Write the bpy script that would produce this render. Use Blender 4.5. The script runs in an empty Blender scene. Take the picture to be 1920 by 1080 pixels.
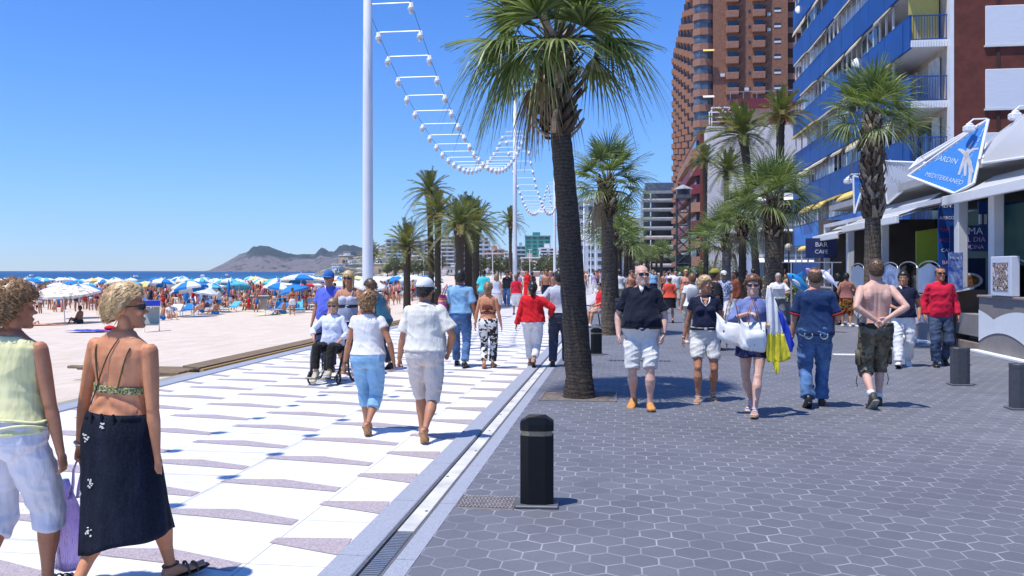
import bpy, math, random
from mathutils import Vector, Matrix, noise, Euler
random.seed(7)
R=math.radians
sc=bpy.context.scene; col=sc.collection
# ---------------- camera
F=1600.0; H=1.67; HY=508.0; A=math.atan(210/1600.0); CA=math.cos(A); SA=math.sin(A)
cam=bpy.data.cameras.new("camera"); camo=bpy.data.objects.new("camera",cam); col.objects.link(camo)
camo.location=(0,0,H); camo.rotation_euler=(R(90),0,0)
cam.sensor_width=36; cam.lens=30; cam.shift_y=-32/1920; cam.clip_start=.1; cam.clip_end=60000
sc.camera=camo
# ---------------- world, sun, exposure
SUN=Vector((-.30,-.2,1)).normalized()      # towards the sun
elev=math.asin(SUN.z); azi=math.atan2(SUN.x,SUN.y)
w=bpy.data.worlds.new("World"); sc.world=w; w.use_nodes=True
nt=w.node_tree; bg=nt.nodes['Background']; sky=nt.nodes.new('ShaderNodeTexSky')
sky.sky_type='NISHITA'; sky.sun_disc=False; sky.sun_elevation=elev; sky.sun_rotation=azi
sky.air_density=1.0; sky.dust_density=.0; sky.ozone_density=2.2; sky.altitude=0
gm=nt.nodes.new('ShaderNodeNewGeometry'); sx=nt.nodes.new('ShaderNodeSeparateXYZ'); nt.links.new(gm.outputs['Incoming'],sx.inputs[0])
ab=nt.nodes.new('ShaderNodeMath'); ab.operation='ABSOLUTE'; nt.links.new(sx.outputs[2],ab.inputs[0])
rp=nt.nodes.new('ShaderNodeValToRGB'); nt.links.new(ab.outputs[0],rp.inputs[0]); e=rp.color_ramp.elements; e[0].position=0; e[0].color=(.57,.77,1.28,1); e[1].position=.35; e[1].color=(.38,.80,1.44,1)
k=e.new(.06); k.color=(.56,.83,1.38,1)
mx=nt.nodes.new('ShaderNodeMix'); mx.data_type='RGBA'; mx.blend_type='MULTIPLY'; mx.inputs[0].default_value=1; nt.links.new(sky.outputs[0],mx.inputs[6]); nt.links.new(rp.outputs[0],mx.inputs[7])
nt.links.new(mx.outputs[2],bg.inputs[0]); bg.inputs[1].default_value=.118
sl=bpy.data.lights.new("sun",'SUN'); sl.energy=4.5; sl.angle=R(.55); sl.color=(1,.955,.88)
so=bpy.data.objects.new("sun",sl); col.objects.link(so); so.rotation_euler=SUN.to_track_quat('Z','Y').to_euler()
sc.view_settings.view_transform='Standard'; sc.view_settings.look='None'; sc.view_settings.exposure=.22; sc.view_settings.gamma=1
# ---------------- helpers
def GD(py): return H*F/(py-HY)
def P(px,py,d): return Vector(((px-960)/F*d,d,H+(HY-py)/F*d))
def VU(px,d):                       # camera pixel column + depth -> promenade frame (v across, u along)
    x=(px-960)/F*d; return (x*CA-d*SA, x*SA+d*CA)
def W(v,u,z=0): return Vector((v*CA+u*SA,-v*SA+u*CA,z))
def lerp(a,b,t): return a+(b-a)*t
def interp(tab,x):
    if x<=tab[0][0]: return tab[0][1:]
    for p,q in zip(tab,tab[1:]):
        if x<=q[0]:
            t=(x-p[0])/(q[0]-p[0]+1e-9); return tuple(lerp(i,j,t) for i,j in zip(p[1:],q[1:]))
    return tab[-1][1:]
class MB:
    def __init__(s): s.v=[]; s.f=[]; s.mi=[]; s.cur=0
    def add(s,vs,fs):
        o=len(s.v); s.v+=[tuple(p) for p in vs]; s.f+=[tuple(i+o for i in f) for f in fs]; s.mi+=[s.cur]*len(fs); return s
    def box(s,x0,x1,y0,y1,z0,z1):
        return s.add([(x0,y0,z0),(x1,y0,z0),(x1,y1,z0),(x0,y1,z0),(x0,y0,z1),(x1,y0,z1),(x1,y1,z1),(x0,y1,z1)],
          [(0,3,2,1),(4,5,6,7),(0,1,5,4),(1,2,6,5),(2,3,7,6),(3,0,4,7)])
    def bbox(s,x0,x1,y0,y1,z0,z1,b=.01):   # chamfered box
        b=min(b,(x1-x0)/2.01,(y1-y0)/2.01,(z1-z0)/2.01)
        rs=[]
        for z,k in ((z0,b),(z0+b,0),(z1-b,0),(z1,b)):
            a0,a1,c0,c1=x0+k,x1-k,y0+k,y1-k
            q=b if k==0 else b*.6
            rs.append([Vector(p) for p in ((a0+q,c0,z),(a1-q,c0,z),(a1,c0+q,z),(a1,c1-q,z),(a1-q,c1,z),(a0+q,c1,z),(a0,c1-q,z),(a0,c0+q,z))])
        return s.loft(rs)
    def quad(s,a,b,c,d): return s.add([a,b,c,d],[(0,1,2,3)])
    def loft(s,rings,cap=True,closed=True):
        n=len(rings[0]); vs=[p for r in rings for p in r]; fs=[]
        for i in range(len(rings)-1):
            for j in range(n if closed else n-1):
                k=(j+1)%n; fs.append((i*n+j,i*n+k,(i+1)*n+k,(i+1)*n+j))
        if cap: fs.append(tuple(reversed(range(n)))); fs.append(tuple((len(rings)-1)*n+j for j in range(n)))
        return s.add(vs,fs)
    def tube(s,pts,r,n=8,cap=True,flat=1.0,up=None):
        pts=[Vector(p) for p in pts]; rs=r if isinstance(r,(list,tuple)) else [r]*len(pts)
        rings=[]; prev=None
        for i,p in enumerate(pts):
            d=(pts[min(i+1,len(pts)-1)]-pts[max(i-1,0)])
            if d.length<1e-9: d=Vector((0,0,1))
            d.normalize()
            if prev is None:
                a=Vector(up) if up is not None else (Vector((0,0,1)) if abs(d.z)<.9 else Vector((1,0,0)))
                prev=d.cross(a).normalized()
            x=(prev-d*prev.dot(d)).normalized(); y=d.cross(x); prev=x
            rings.append([p+x*math.cos(6.28318*k/n)*rs[i]+y*math.sin(6.28318*k/n)*rs[i]*flat for k in range(n)])
        return s.loft(rings,cap)
    def bar(s,a,b,r,n=6): return s.tube([a,b],r,n)
    def ell(s,c,r,n=12,m=8,rot=None):
        c=Vector(c); rings=[]
        for i in range(m+1):
            t=math.pi*(i+.0)/m; t=min(max(t,.12),math.pi-.12)
            ring=[]
            for k in range(n):
                p=Vector((math.sin(t)*math.cos(6.28318*k/n)*r[0],math.sin(t)*math.sin(6.28318*k/n)*r[1],-math.cos(t)*r[2]))
                if rot is not None: p=rot@p
                ring.append(c+p)
            rings.append(ring)
        return s.loft(rings)
    def prism(s,pts,a):  # closed polygon (3D pts) extruded by vector a
        pts=[Vector(p) for p in pts]; a=Vector(a); return s.loft([pts,[p+a for p in pts]])
    def build(s,name,m,parent=None,smooth=False,prom=False):
        me=bpy.data.meshes.new(name); me.from_pydata(s.v,[],s.f); me.update()
        ms=m if isinstance(m,(list,tuple)) else [m]
        for k in ms: me.materials.append(k)
        if len(ms)>1: me.polygons.foreach_set('material_index',s.mi)
        if smooth: me.polygons.foreach_set('use_smooth',[True]*len(me.polygons))
        o=bpy.data.objects.new(name,me); col.objects.link(o)
        if parent is not None: o.parent=parent
        if prom: o.rotation_euler=(0,0,-A)
        return o
def tag(o,label=None,cat=None,group=None,kind=None):
    if label: o['label']=label
    if cat: o['category']=cat
    if group: o['group']=group
    if kind: o['kind']=kind
    return o
def thing(name,label,cat,loc,rz=0,group=None):
    o=bpy.data.objects.new(name,None); o.empty_display_size=.2; col.objects.link(o); o.location=loc; o.rotation_euler=(0,0,rz)
    return tag(o,label,cat,group)
def pthing(name,label,cat,v,u,z=0,rz=0,group=None): return thing(name,label,cat,W(v,u,z),rz-A,group)
def dup(o,loc=None,rz=None,sc_=None,label=None,group=None,parent=None):
    c=o.copy(); col.objects.link(c)
    if parent is not None: c.parent=parent
    if loc is not None: c.location=loc
    if rz is not None: c.rotation_euler=(c.rotation_euler[0],c.rotation_euler[1],rz)
    if sc_ is not None: c.scale=(sc_,)*3 if not hasattr(sc_,'__len__') else sc_
    if label: c['label']=label
    if group: c['group']=group
    for ch in list(o.children): dup(ch,parent=c)
    return c
# ---------------- materials
def newmat(name):
    m=bpy.data.materials.new(name); m.use_nodes=True; return m,m.node_tree,m.node_tree.nodes['Principled BSDF']
def nd(t,ty,**k):
    n=t.nodes.new(ty)
    for a,b in k.items():
        if a in ('op','operation'): n.operation=b
        else: setattr(n,a,b)
    return n
def mth(t,op,a,b=None,c=None,clamp=False):
    n=t.nodes.new('ShaderNodeMath'); n.operation=op; n.use_clamp=clamp
    for i,x in enumerate((a,b,c)):
        if x is None: continue
        if isinstance(x,(int,float)): n.inputs[i].default_value=x
        else: t.links.new(x,n.inputs[i])
    return n.outputs[0]
def mixc(t,f,a,b):
    n=t.nodes.new('ShaderNodeMix'); n.data_type='RGBA'
    for i,x in ((0,f),(6,a),(7,b)):
        if isinstance(x,(int,float)): n.inputs[i].default_value=x
        elif isinstance(x,(tuple,list)): n.inputs[i].default_value=(*x[:3],1)
        else: t.links.new(x,n.inputs[i])
    return n.outputs[2]
def coords(t,scale=(1,1,1),kind='Object'):
    c=t.nodes.new('ShaderNodeTexCoord'); m=t.nodes.new('ShaderNodeMapping'); m.inputs[3].default_value=scale
    t.links.new(c.outputs[kind],m.inputs[0]); return m.outputs[0]
def noi(t,vec,scale,detail=4,rough=.6):
    n=t.nodes.new('ShaderNodeTexNoise'); n.inputs['Scale'].default_value=scale; n.inputs['Detail'].default_value=detail; n.inputs['Roughness'].default_value=rough
    t.links.new(vec,n.inputs['Vector']); return n.outputs['Fac']
def ramp(t,fac,stops,interp='LINEAR'):
    n=t.nodes.new('ShaderNodeValToRGB'); cr=n.color_ramp; cr.interpolation=interp
    while len(cr.elements)<len(stops): cr.elements.new(.5)
    for e,(p,c) in zip(cr.elements,stops): e.position=p; e.color=(*c[:3],1) if hasattr(c,'__len__') else (c,c,c,1)
    t.links.new(fac,n.inputs[0]); return n.outputs[0]
def bump(t,b,h,strength,dist=.01):
    n=t.nodes.new('ShaderNodeBump'); n.inputs['Strength'].default_value=strength; n.inputs['Distance'].default_value=dist
    t.links.new(h,n.inputs['Height']); t.links.new(n.outputs[0],b.inputs['Normal'])
_M={}
def M(name,c,rough=.7,var=.15,scale=4,metal=0,bmp=0,bs=40,sv=(1,1,1),c2=None,lo=.4,hi=.6,spec=.5,coat=0):
    if name in _M: return _M[name]
    m,t,b=newmat(name); vec=coords(t,sv); n=noi(t,vec,scale)
    if c2 is None:
        ca=tuple(max(0,x*(1-var)) for x in c); cb=tuple(min(1,x*(1+var)) for x in c); out=ramp(t,n,[(.3,ca),(.7,cb)])
    else: out=ramp(t,n,[(lo,c),(hi,c2)])
    t.links.new(out,b.inputs['Base Color']); b.inputs['Roughness'].default_value=rough; b.inputs['Metallic'].default_value=metal
    b.inputs['Specular IOR Level'].default_value=spec; b.inputs['Coat Weight'].default_value=coat
    if bmp: bump(t,b,noi(t,vec,bs,5),bmp)
    _M[name]=m; return m
def skin(name,c):
    if name in _M: return _M[name]
    m,t,b=newmat(name); vec=coords(t); n=noi(t,vec,9,5); n2=noi(t,vec,60,3)
    o=ramp(t,n,[(.3,tuple(x*y for x,y in zip(c,(.84,.76,.72)))),(.7,tuple(min(1,x*1.12) for x in c))])
    o=mixc(t,mth(t,'MULTIPLY',mth(t,'SUBTRACT',noi(t,vec,28,5,.75),.48,clamp=True),2.2,clamp=True),o,(c[0]*.92,c[1]*.62,c[2]*.55)); t.links.new(o,b.inputs['Base Color']); b.inputs['Roughness'].default_value=.6
    b.inputs['Subsurface Weight'].default_value=.12; b.inputs['Subsurface Radius'].default_value=(.6,.25,.15); b.inputs['Subsurface Scale'].default_value=.02
    bump(t,b,n2,.15,.003); _M[name]=m; return m
def fabric(name,c,var=.1,rough=.85,weave=900,c2=None,folds=.6,scale=3):
    if name in _M: return _M[name]
    m,t,b=newmat(name); vec=coords(t); n=noi(t,vec,scale,4)
    o=ramp(t,n,[(.3,tuple(x*(1-var) for x in c)),(.7,tuple(min(1,x*(1+var)) for x in (c2 or c)))])
    t.links.new(o,b.inputs['Base Color']); b.inputs['Roughness'].default_value=rough; b.inputs['Specular IOR Level'].default_value=.25
    v2=coords(t,(9,9,3.2)); f=noi(t,v2,1.0,3,.5); bump(t,b,f,folds,.05)
    try: b.inputs['Sheen Weight'].default_value=.05
    except Exception: pass
    _M[name]=m; return m
def pattern(name,stops,scale=12,kind='noise',rough=.8,sv=(1,1,1),interp='CONSTANT',detail=2):
    if name in _M: return _M[name]
    m,t,b=newmat(name); vec=coords(t,sv)
    if kind=='noise': f=noi(t,vec,scale,detail)
    elif kind=='voronoi':
        v=t.nodes.new('ShaderNodeTexVoronoi'); v.inputs['Scale'].default_value=scale; t.links.new(vec,v.inputs['Vector']); f=v.outputs['Distance']
    else:
        v=t.nodes.new('ShaderNodeTexWave'); v.bands_direction=kind; v.inputs['Scale'].default_value=scale; v.inputs['Distortion'].default_value=.4; t.links.new(vec,v.inputs['Vector']); f=v.outputs['Fac']
    t.links.new(ramp(t,f,stops,interp),b.inputs['Base Color']); b.inputs['Roughness'].default_value=rough; _M[name]=m; return m
def glass(name='window_glass',c=(.03,.045,.055),rough=.08):
    if name in _M: return _M[name]
    m,t,b=newmat(name); n=noi(t,coords(t),1.5)
    t.links.new(ramp(t,n,[(.35,c),(.65,tuple(x*2.2 for x in c))]),b.inputs['Base Color']); b.inputs['Roughness'].default_value=rough; b.inputs['Specular IOR Level'].default_value=.8
    _M[name]=m; return m
def clearglass(name='clear_glass',tint=(.8,.87,.9)):
    if name in _M: return _M[name]
    m,t,b=newmat(name); tr=nd(t,'ShaderNodeBsdfTransparent'); tr.inputs[0].default_value=(*tint,1)
    gl=nd(t,'ShaderNodeBsdfGlossy'); gl.inputs['Roughness'].default_value=.05
    fr=nd(t,'ShaderNodeFresnel'); fr.inputs[0].default_value=1.45
    mx=nd(t,'ShaderNodeMixShader'); t.links.new(fr.outputs[0],mx.inputs[0]); t.links.new(tr.outputs[0],mx.inputs[1]); t.links.new(gl.outputs[0],mx.inputs[2])
    t.links.new(mx.outputs[0],t.nodes['Material Output'].inputs['Surface']); _M[name]=m; return m
_font=[None]
def text_mesh(s,size,mat_,parent,name='lettering',depth=.004,shear=0,spacing=1.0,align='CENTER'):
    cu=bpy.data.curves.new(name,'FONT'); cu.body=s; cu.size=size; cu.extrude=depth; cu.align_x=align; cu.align_y='CENTER'; cu.space_character=spacing; cu.resolution_u=2; cu.shear=shear
    o=bpy.data.objects.new(name,cu); col.objects.link(o); dg=bpy.context.evaluated_depsgraph_get()
    me=bpy.data.meshes.new_from_object(o.evaluated_get(dg)); bpy.data.objects.remove(o); bpy.data.curves.remove(cu)
    me.materials.clear(); me.materials.append(mat_); q=bpy.data.objects.new(name,me); col.objects.link(q); q.parent=parent; return q
WHITE=M('white_paint',(.8,.8,.8),.4,.04,3); STEEL=M('brushed_steel',(.6,.6,.6),.35,.1,5,metal=.9)
DARKM=M('dark_metal',(.03,.032,.035),.45,.2,6); GREYM=M('grey_metal_paint',(.1,.105,.12),.45,.15,5)
BLACK=M('black_plastic',(.012,.012,.013),.35,.2,8)
GLASS=glass()
# ================= THE SETTING: ground, paving, sand, sea, hills
def hexmat():
    m,t,b=newmat('hexagonal_paving'); c=nd(t,'ShaderNodeTexCoord'); s=nd(t,'ShaderNodeSeparateXYZ'); t.links.new(c.outputs['Object'],s.inputs[0])
    S=.198; x=mth(t,'DIVIDE',s.outputs[0],S); y=mth(t,'DIVIDE',s.outputs[1],S); q=1.7320508
    def cell(ox,oy):
        ax=mth(t,'SUBTRACT',mth(t,'FLOORED_MODULO',mth(t,'SUBTRACT',x,ox),1.0),.5); ay=mth(t,'SUBTRACT',mth(t,'FLOORED_MODULO',mth(t,'SUBTRACT',y,oy),q),q/2)
        return ax,ay,mth(t,'ADD',mth(t,'MULTIPLY',ax,ax),mth(t,'MULTIPLY',ay,ay))
    ax,ay,ad=cell(0,0); bx,by,bd=cell(.5,q/2); k=mth(t,'LESS_THAN',ad,bd)
    def sel(a,b_): return mth(t,'ADD',mth(t,'MULTIPLY',a,k),mth(t,'MULTIPLY',b_,mth(t,'SUBTRACT',1.0,k)))
    gx=sel(ax,bx); gy=sel(ay,by); agx=mth(t,'ABSOLUTE',gx); agy=mth(t,'ABSOLUTE',gy)
    dd=mth(t,'MAXIMUM',agx,mth(t,'ADD',mth(t,'MULTIPLY',agx,.5),mth(t,'MULTIPLY',agy,.8660254)))
    e=mth(t,'SUBTRACT',.5,dd)
    big=noi(t,c.outputs['Object'],1.3,4); fine=noi(t,c.outputs['Object'],45,4); wob=noi(t,c.outputs['Object'],14,3)
    wdt=mth(t,'MULTIPLY_ADD',wob,.035,.012)
    line=mth(t,'SUBTRACT',1.0,mth(t,'DIVIDE',mth(t,'SUBTRACT',e,mth(t,'MULTIPLY',wdt,.4)),mth(t,'MULTIPLY',wdt,.8),clamp=True),clamp=True)
    cb=nd(t,'ShaderNodeCombineXYZ'); t.links.new(mth(t,'ROUND',mth(t,'MULTIPLY',mth(t,'SUBTRACT',x,gx),2)),cb.inputs[0]); t.links.new(mth(t,'ROUND',mth(t,'MULTIPLY',mth(t,'SUBTRACT',y,gy),2)),cb.inputs[1])
    wn=nd(t,'ShaderNodeTexWhiteNoise'); t.links.new(cb.outputs[0],wn.inputs['Vector'])
    tone=mth(t,'ADD',mth(t,'MULTIPLY',wn.outputs['Value'],.22),mth(t,'ADD',mth(t,'MULTIPLY',big,.55),mth(t,'MULTIPLY',fine,.45)))
    tile=ramp(t,tone,[(.25,(.097,.100,.118)),(.95,(.176,.181,.208))])
    stain=noi(t,c.outputs['Object'],.35,5); tile=mixc(t,mth(t,'MULTIPLY',mth(t,'SUBTRACT',stain,.5,clamp=True),2.0,clamp=True),tile,(.235,.24,.265)); st2=noi(t,c.outputs['Object'],.16,6,.65); tile=mixc(t,mth(t,'MULTIPLY',mth(t,'SUBTRACT',st2,.46,clamp=True),3.0,clamp=True),tile,(.085,.088,.105))
    jn=mixc(t,mth(t,'MULTIPLY',line,mth(t,'MULTIPLY_ADD',noi(t,c.outputs['Object'],2.6,4),2.2,-.62,clamp=True)),tile,(.42,.42,.45))
    dirt=noi(t,c.outputs['Object'],28,3,.7)
    jn=mixc(t,mth(t,'GREATER_THAN',dirt,.735),jn,(.04,.04,.05))
    t.links.new(jn,b.inputs['Base Color']); b.inputs['Roughness'].default_value=.62
    bump(t,b,mth(t,'ADD',mth(t,'MULTIPLY',mth(t,'MINIMUM',e,.06),8),mth(t,'MULTIPLY',fine,.25)),.5,.006)
    return m
def whitepave():
    m,t,b=newmat('white_stone_paving'); c=coords(t); s=nd(t,'ShaderNodeSeparateXYZ'); t.links.new(c,s.inputs[0])
    def ln(o,off,per,wd): 
        f=mth(t,'FLOORED_MODULO',mth(t,'ADD',o,off),per); return mth(t,'LESS_THAN',mth(t,'ABSOLUTE',mth(t,'SUBTRACT',f,per/2)),wd)
    j=mth(t,'MAXIMUM',ln(s.outputs[0],.6,1.02,.0035),ln(s.outputs[1],.1,.86,.0035))
    base=ramp(t,noi(t,c,3,6),[(.3,(.66,.645,.63)),(.7,(.80,.79,.77))])
    spots=mth(t,'GREATER_THAN',noi(t,c,9,3,.7),.74); base=mixc(t,mth(t,'MULTIPLY',spots,.6),base,(.3,.3,.32))
    base=mixc(t,mth(t,'MULTIPLY',mth(t,'SUBTRACT',noi(t,c,.5,4),.52,clamp=True),2.2,clamp=True),base,(.6,.57,.54))
    o=mixc(t,mth(t,'MULTIPLY',j,.8),base,(.16,.16,.17)); t.links.new(o,b.inputs['Base Color']); b.inputs['Roughness'].default_value=.6
    bump(t,b,noi(t,c,60,4),.2,.004); return m
def granite(name,c,sc_=120,k=.45,jl=0):
    m,t,b=newmat(name); v=coords(t); n=noi(t,v,sc_,3,.8); n2=noi(t,v,1.5,3)
    o=ramp(t,n,[(.36,tuple(x*(1-k) for x in c)),(.5,c),(.64,tuple(min(1,x*(1+k)) for x in c))])
    o=mixc(t,mth(t,'MULTIPLY',n2,.35),o,tuple(x*.75 for x in c))
    if jl:
        s=nd(t,'ShaderNodeSeparateXYZ'); t.links.new(v,s.inputs[0])
        f=mth(t,'LESS_THAN',mth(t,'FLOORED_MODULO',s.outputs[1],jl),.006); o=mixc(t,mth(t,'MULTIPLY',f,.8),o,(.04,.04,.05))
    t.links.new(o,b.inputs['Base Color']); b.inputs['Roughness'].default_value=.6; bump(t,b,n,.25,.003); return m
def sheet(name,x0,x1,y0,y1,z,m,nx=1,ny=1):
    mb=MB()
    vs=[(lerp(x0,x1,i/nx),lerp(y0,y1,j/ny),z) for j in range(ny+1) for i in range(nx+1)]
    mb.add(vs,[(j*(nx+1)+i,j*(nx+1)+i+1,(j+1)*(nx+1)+i+1,(j+1)*(nx+1)+i) for j in range(ny) for i in range(nx)])
    return tag(mb.build(name,m,prom=True),kind='structure')
VK=-1.66
sheet('ground',-7.2,9000,-60,9000,-.02,M('dry_ground',(.3,.28,.24),.9,.2,.4))
HEX=hexmat(); sheet('hex_pavement',-1.19,60,-12,420,0,HEX)
sheet('white_path',-6.6,VK,-12,420,.0,whitepave())
kg=granite('kerb_granite',(.33,.35,.41),90,.25,1.2)
mb=MB(); mb.bbox(VK,-1.47,-12,420,-.05,.016,.006); tag(mb.build('kerb_strip',kg,prom=True),kind='structure')
mb=MB(); mb.box(-1.31,-1.19,-12,420,-.05,.004); mb.build('kerb_edge',kg,prom=True)['kind']='structure'
mb=MB(); mb.bbox(-6.86,-6.6,-12,420,-.6,.02,.008); tag(mb.build('kerb_seaside',kg,prom=True),kind='structure')
# drainage channel
dr=pthing('drain_channel','long narrow pale drainage channel with slotted cover between the white and grey paving','drain',-1.39,0)
mb=MB(); mb.box(-.08,.08,-12,5.35,-.04,-.012); mb.box(-.08,-.066,-12,420,-.04,.006); mb.box(.066,.08,-12,420,-.04,.006); mb.build('channel',M('channel_metal',(.12,.12,.13),.5,.2,20),dr)
mb=MB()
y=5.35
while y<120:
    mb.bbox(-.055,.055,y,y+.993,-.03,.002,.004); y+=1.0
mb.box(-.064,.064,y,420,-.03,.002)
lid=M('channel_cover_stone',(.56,.55,.53),.7,.25,3); mb.build('cover',lid,dr)
mb=MB(); y=3.0
while y<5.33: mb.box(-.05,.05,y,y+.016,-.012,0); y+=.03
mb.build('grate',STEEL,dr)
y=5.8
while y<30: MB().ell((random.choice((-.03,.03,0)),y,.002),(.014,.014,.004),8,4).build('lifting_hole',BLACK,dr); y+=1.0
# inlaid granite darts of the white path, laid in staggered columns
mb=MB()
for ci in range(6):
    x1=-2.16-ci*1.01+1.01; x0=x1-1.01
    off=5.83+ci*.56+ (.0 if ci%2 else .03)
    k=int((1.5-off)/.86)
    while off+k*.86<150:
        y=off+k*.86; k+=1
        j=random.uniform(-.02,.02); a=(x0+j,y+.0); 
        pts=[(x0,y),(x0+.01,y+.098),(x0+.48,y+.145),(x0+1.01,y-.045),(x0+1.005,y-.17)]
        pts=[(max(x0,-6.6)if p[0]<-6.6 else p[0],p[1]) for p in pts]
        pts2=[]
        for p in pts: pts2.append((min(p[0],VK),p[1]))
        if x0>VK-.05: continue
        mb.add([(p[0],p[1],.004) for p in pts2],[tuple(reversed(range(len(pts2))))])
tag(mb.build('paving_inlay',granite('mauve_granite',(.41,.345,.355),70,.4),prom=True),kind='structure')
# sand, falling away from the promenade towards the water
def shore(u): return interp([(-80,-150),(200,-152),(380,-150),(520,-175),(700,-260),(1000,-420)],u)[0]
def sandz(v): return interp([(-400,-2.6),(-165,-2.1),(-148,-1.72),(-60,-1.3),(-22,-1.02),(-12,-.5),(-7.6,-.08),(-6.86,-.05)],v)[0]
m,t,b=newmat('beach_sand'); v=coords(t)
o=ramp(t,noi(t,v,1.2,7,.7),[(.3,(.54,.45,.36)),(.7,(.70,.60,.50))]); o=mixc(t,mth(t,'GREATER_THAN',noi(t,v,6,3,.7),.70),o,(.5,.4,.35))
t.links.new(o,b.inputs['Base Color']); b.inputs['Roughness'].default_value=.95; bump(t,b,noi(t,v,5,8,.75),.9,.05)
mb=MB(); us=[-60+i*4 for i in range(60)]+[180+i*40 for i in range(22)]; fr=[0,.002,.006,.012,.02,.03,.04,.05,.062,.075,.09,.105,.12,.14,.16,.18,.2,.23,.26,.3,.36,.43,.5,.6,.7,.8,.9,1.0,1.06]
vs=[]
for u in us:
    for f in fr:
        vv=lerp(-6.86,shore(u),f); z=lerp(-.05,-1.72,0)+0; zz=sandz(vv if abs(shore(u)+150)<3 else lerp(-6.86,-150,f))
        near=1 if f>.006 else 0
        vs.append((vv,u,zz+near*.06*(noise.noise(Vector((vv*.35,u*.35,0)))+.6*noise.noise(Vector((vv*1.1,u*1.1,3)))) ))
n=len(fr); mb.add(vs,[(j*n+i,(j+1)*n+i,(j+1)*n+i+1,j*n+i+1) for j in range(len(us)-1) for i in range(n-1)])
tag(mb.build('sand',m,smooth=True,prom=True),kind='structure')
m,t,b=newmat('sea_water'); v=coords(t,(1,.35,1)); vv=coords(t)
s=nd(t,'ShaderNodeSeparateXYZ'); t.links.new(vv,s.inputs[0])
dep=mth(t,'DIVIDE',mth(t,'MULTIPLY',mth(t,'ADD',s.outputs[0],150),-1),260,clamp=True)
o=ramp(t,dep,[(0,(.03,.17,.24)),(.3,(.012,.10,.22)),(1,(.008,.055,.17))])
o=mixc(t,mth(t,'MULTIPLY',noi(t,v,.03,6),.5),o,(.01,.08,.2)); t.links.new(o,b.inputs['Base Color']); b.inputs['Roughness'].default_value=.4; b.inputs['Specular IOR Level'].default_value=.22
bump(t,b,noi(t,v,.8,6,.7),.9,.5)
mb=MB(); mb.quad((-16000,-3000,-1.72),(-100,-3000,-1.72),(-100,16000,-1.72),(-16000,16000,-1.72)); mb.add([(-100,650,-1.721),(900,650,-1.721),(900,-1,-1.721)],[]); tag(mb.build('sea',m,prom=True),kind='structure')
# headland far across the bay
prof=[(380,508),(391,507),(415,496),(451,476),(463,472.5),(476,463.6),(488,460),(502,461.5),(515,466),(532,472.5),(552,478),(568,476),(591,476.5),(596,470),(603,466),(615,470.7),(624,474),(642,463),(656,463),(679,467),(720,468),(760,473),(820,480),(900,490),(960,500)]
m,t,b=newmat('headland_rock'); v=coords(t); n1=noi(t,v,.006,8,.7); g=nd(t,'ShaderNodeNewGeometry'); sp=nd(t,'ShaderNodeSeparateXYZ'); t.links.new(g.outputs['Position'],sp.inputs[0])
hgt=mth(t,'ADD',mth(t,'DIVIDE',sp.outputs[2],130.0),mth(t,'MULTIPLY',mth(t,'SUBTRACT',noi(t,v,.0035,7,.7),.5),1.9))
o=ramp(t,hgt,[(.36,(.16,.135,.135)),(.5,(.06,.065,.06)),(.62,(.022,.035,.03))]); o=mixc(t,mth(t,'GREATER_THAN',noi(t,v,.03,5,.8),.57),o,(.02,.03,.025))
t.links.new(o,b.inputs['Base Color']); b.inputs['Roughness'].default_value=.9
mb=MB(); N=230; K=26; vs=[]; D0=3300.0
for i in range(N+1):
    px=lerp(380,960,i/N); y=interp(prof,px)[0]
    for k in range(K+1):
        f=k/K; d=D0+f*1500; hh=max(0,(HY-y))/F*(D0+650)
        bell=math.sin(min(1,f/.45)*math.pi/2)**.75 if f<.45 else math.cos((f-.45)/.55*math.pi/2)
        p=P(px,508,d); nn=noise.fractal(Vector((p.x*.004,p.y*.004,1)),1,2,6); gul=noise.fractal(Vector((p.x*.012,p.y*.005,4)),1,2,4)
        rid=1.0 if abs(f-.45)<.05 else 1+ .30*nn-.25*abs(gul)
        vs.append((p.x,p.y,-6+ (hh+7)*bell*rid))
mb.add(vs,[(i*(K+1)+k,i*(K+1)+k+1,(i+1)*(K+1)+k+1,(i+1)*(K+1)+k)[::-1] for i in range(N) for k in range(K)])
tag(mb.build('headland',m,smooth=True),kind='structure')
# rocky town hillside at the end of the beach
m,t,b=newmat('hillside_scrub'); v=coords(t); o=ramp(t,noi(t,v,.12,6,.75),[(.46,(.03,.045,.025)),(.53,(.2,.18,.14)),(.6,(.6,.56,.5))]); t.links.new(o,b.inputs['Base Color']); b.inputs['Roughness'].default_value=.9
hp=[(585,512),(600,505),(625,493),(650,479),(680,470),(720,468),(770,470),(830,474),(900,478),(1000,482),(1080,486)]
mb=MB(); N=90; K=14; vs=[]
for i in range(N+1):
    px=lerp(585,1080,i/N); y=interp(hp,px)[0]
    for k in range(K+1):
        f=k/K; d=520+f*330; p=P(px,508,d); hh=max(0,(514-y))/F*700
        vs.append((p.x,p.y,-2.2+(hh)*min(1,f/.6)**.8*(1+.12*noise.fractal(Vector((p.x*.03,p.y*.03,2)),1,2,5))*(1 if f<.8 else (1-f)/.2)))
mb.add(vs,[(i*(K+1)+k,i*(K+1)+k+1,(i+1)*(K+1)+k+1,(i+1)*(K+1)+k)[::-1] for i in range(N) for k in range(K)])
tag(mb.build('hillside',m,smooth=True),kind='structure')
HILL=lambda px,f:(-2.2+max(0,(514-interp(hp,px)[0]))/F*700*min(1,f/.6)**.8)
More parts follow.
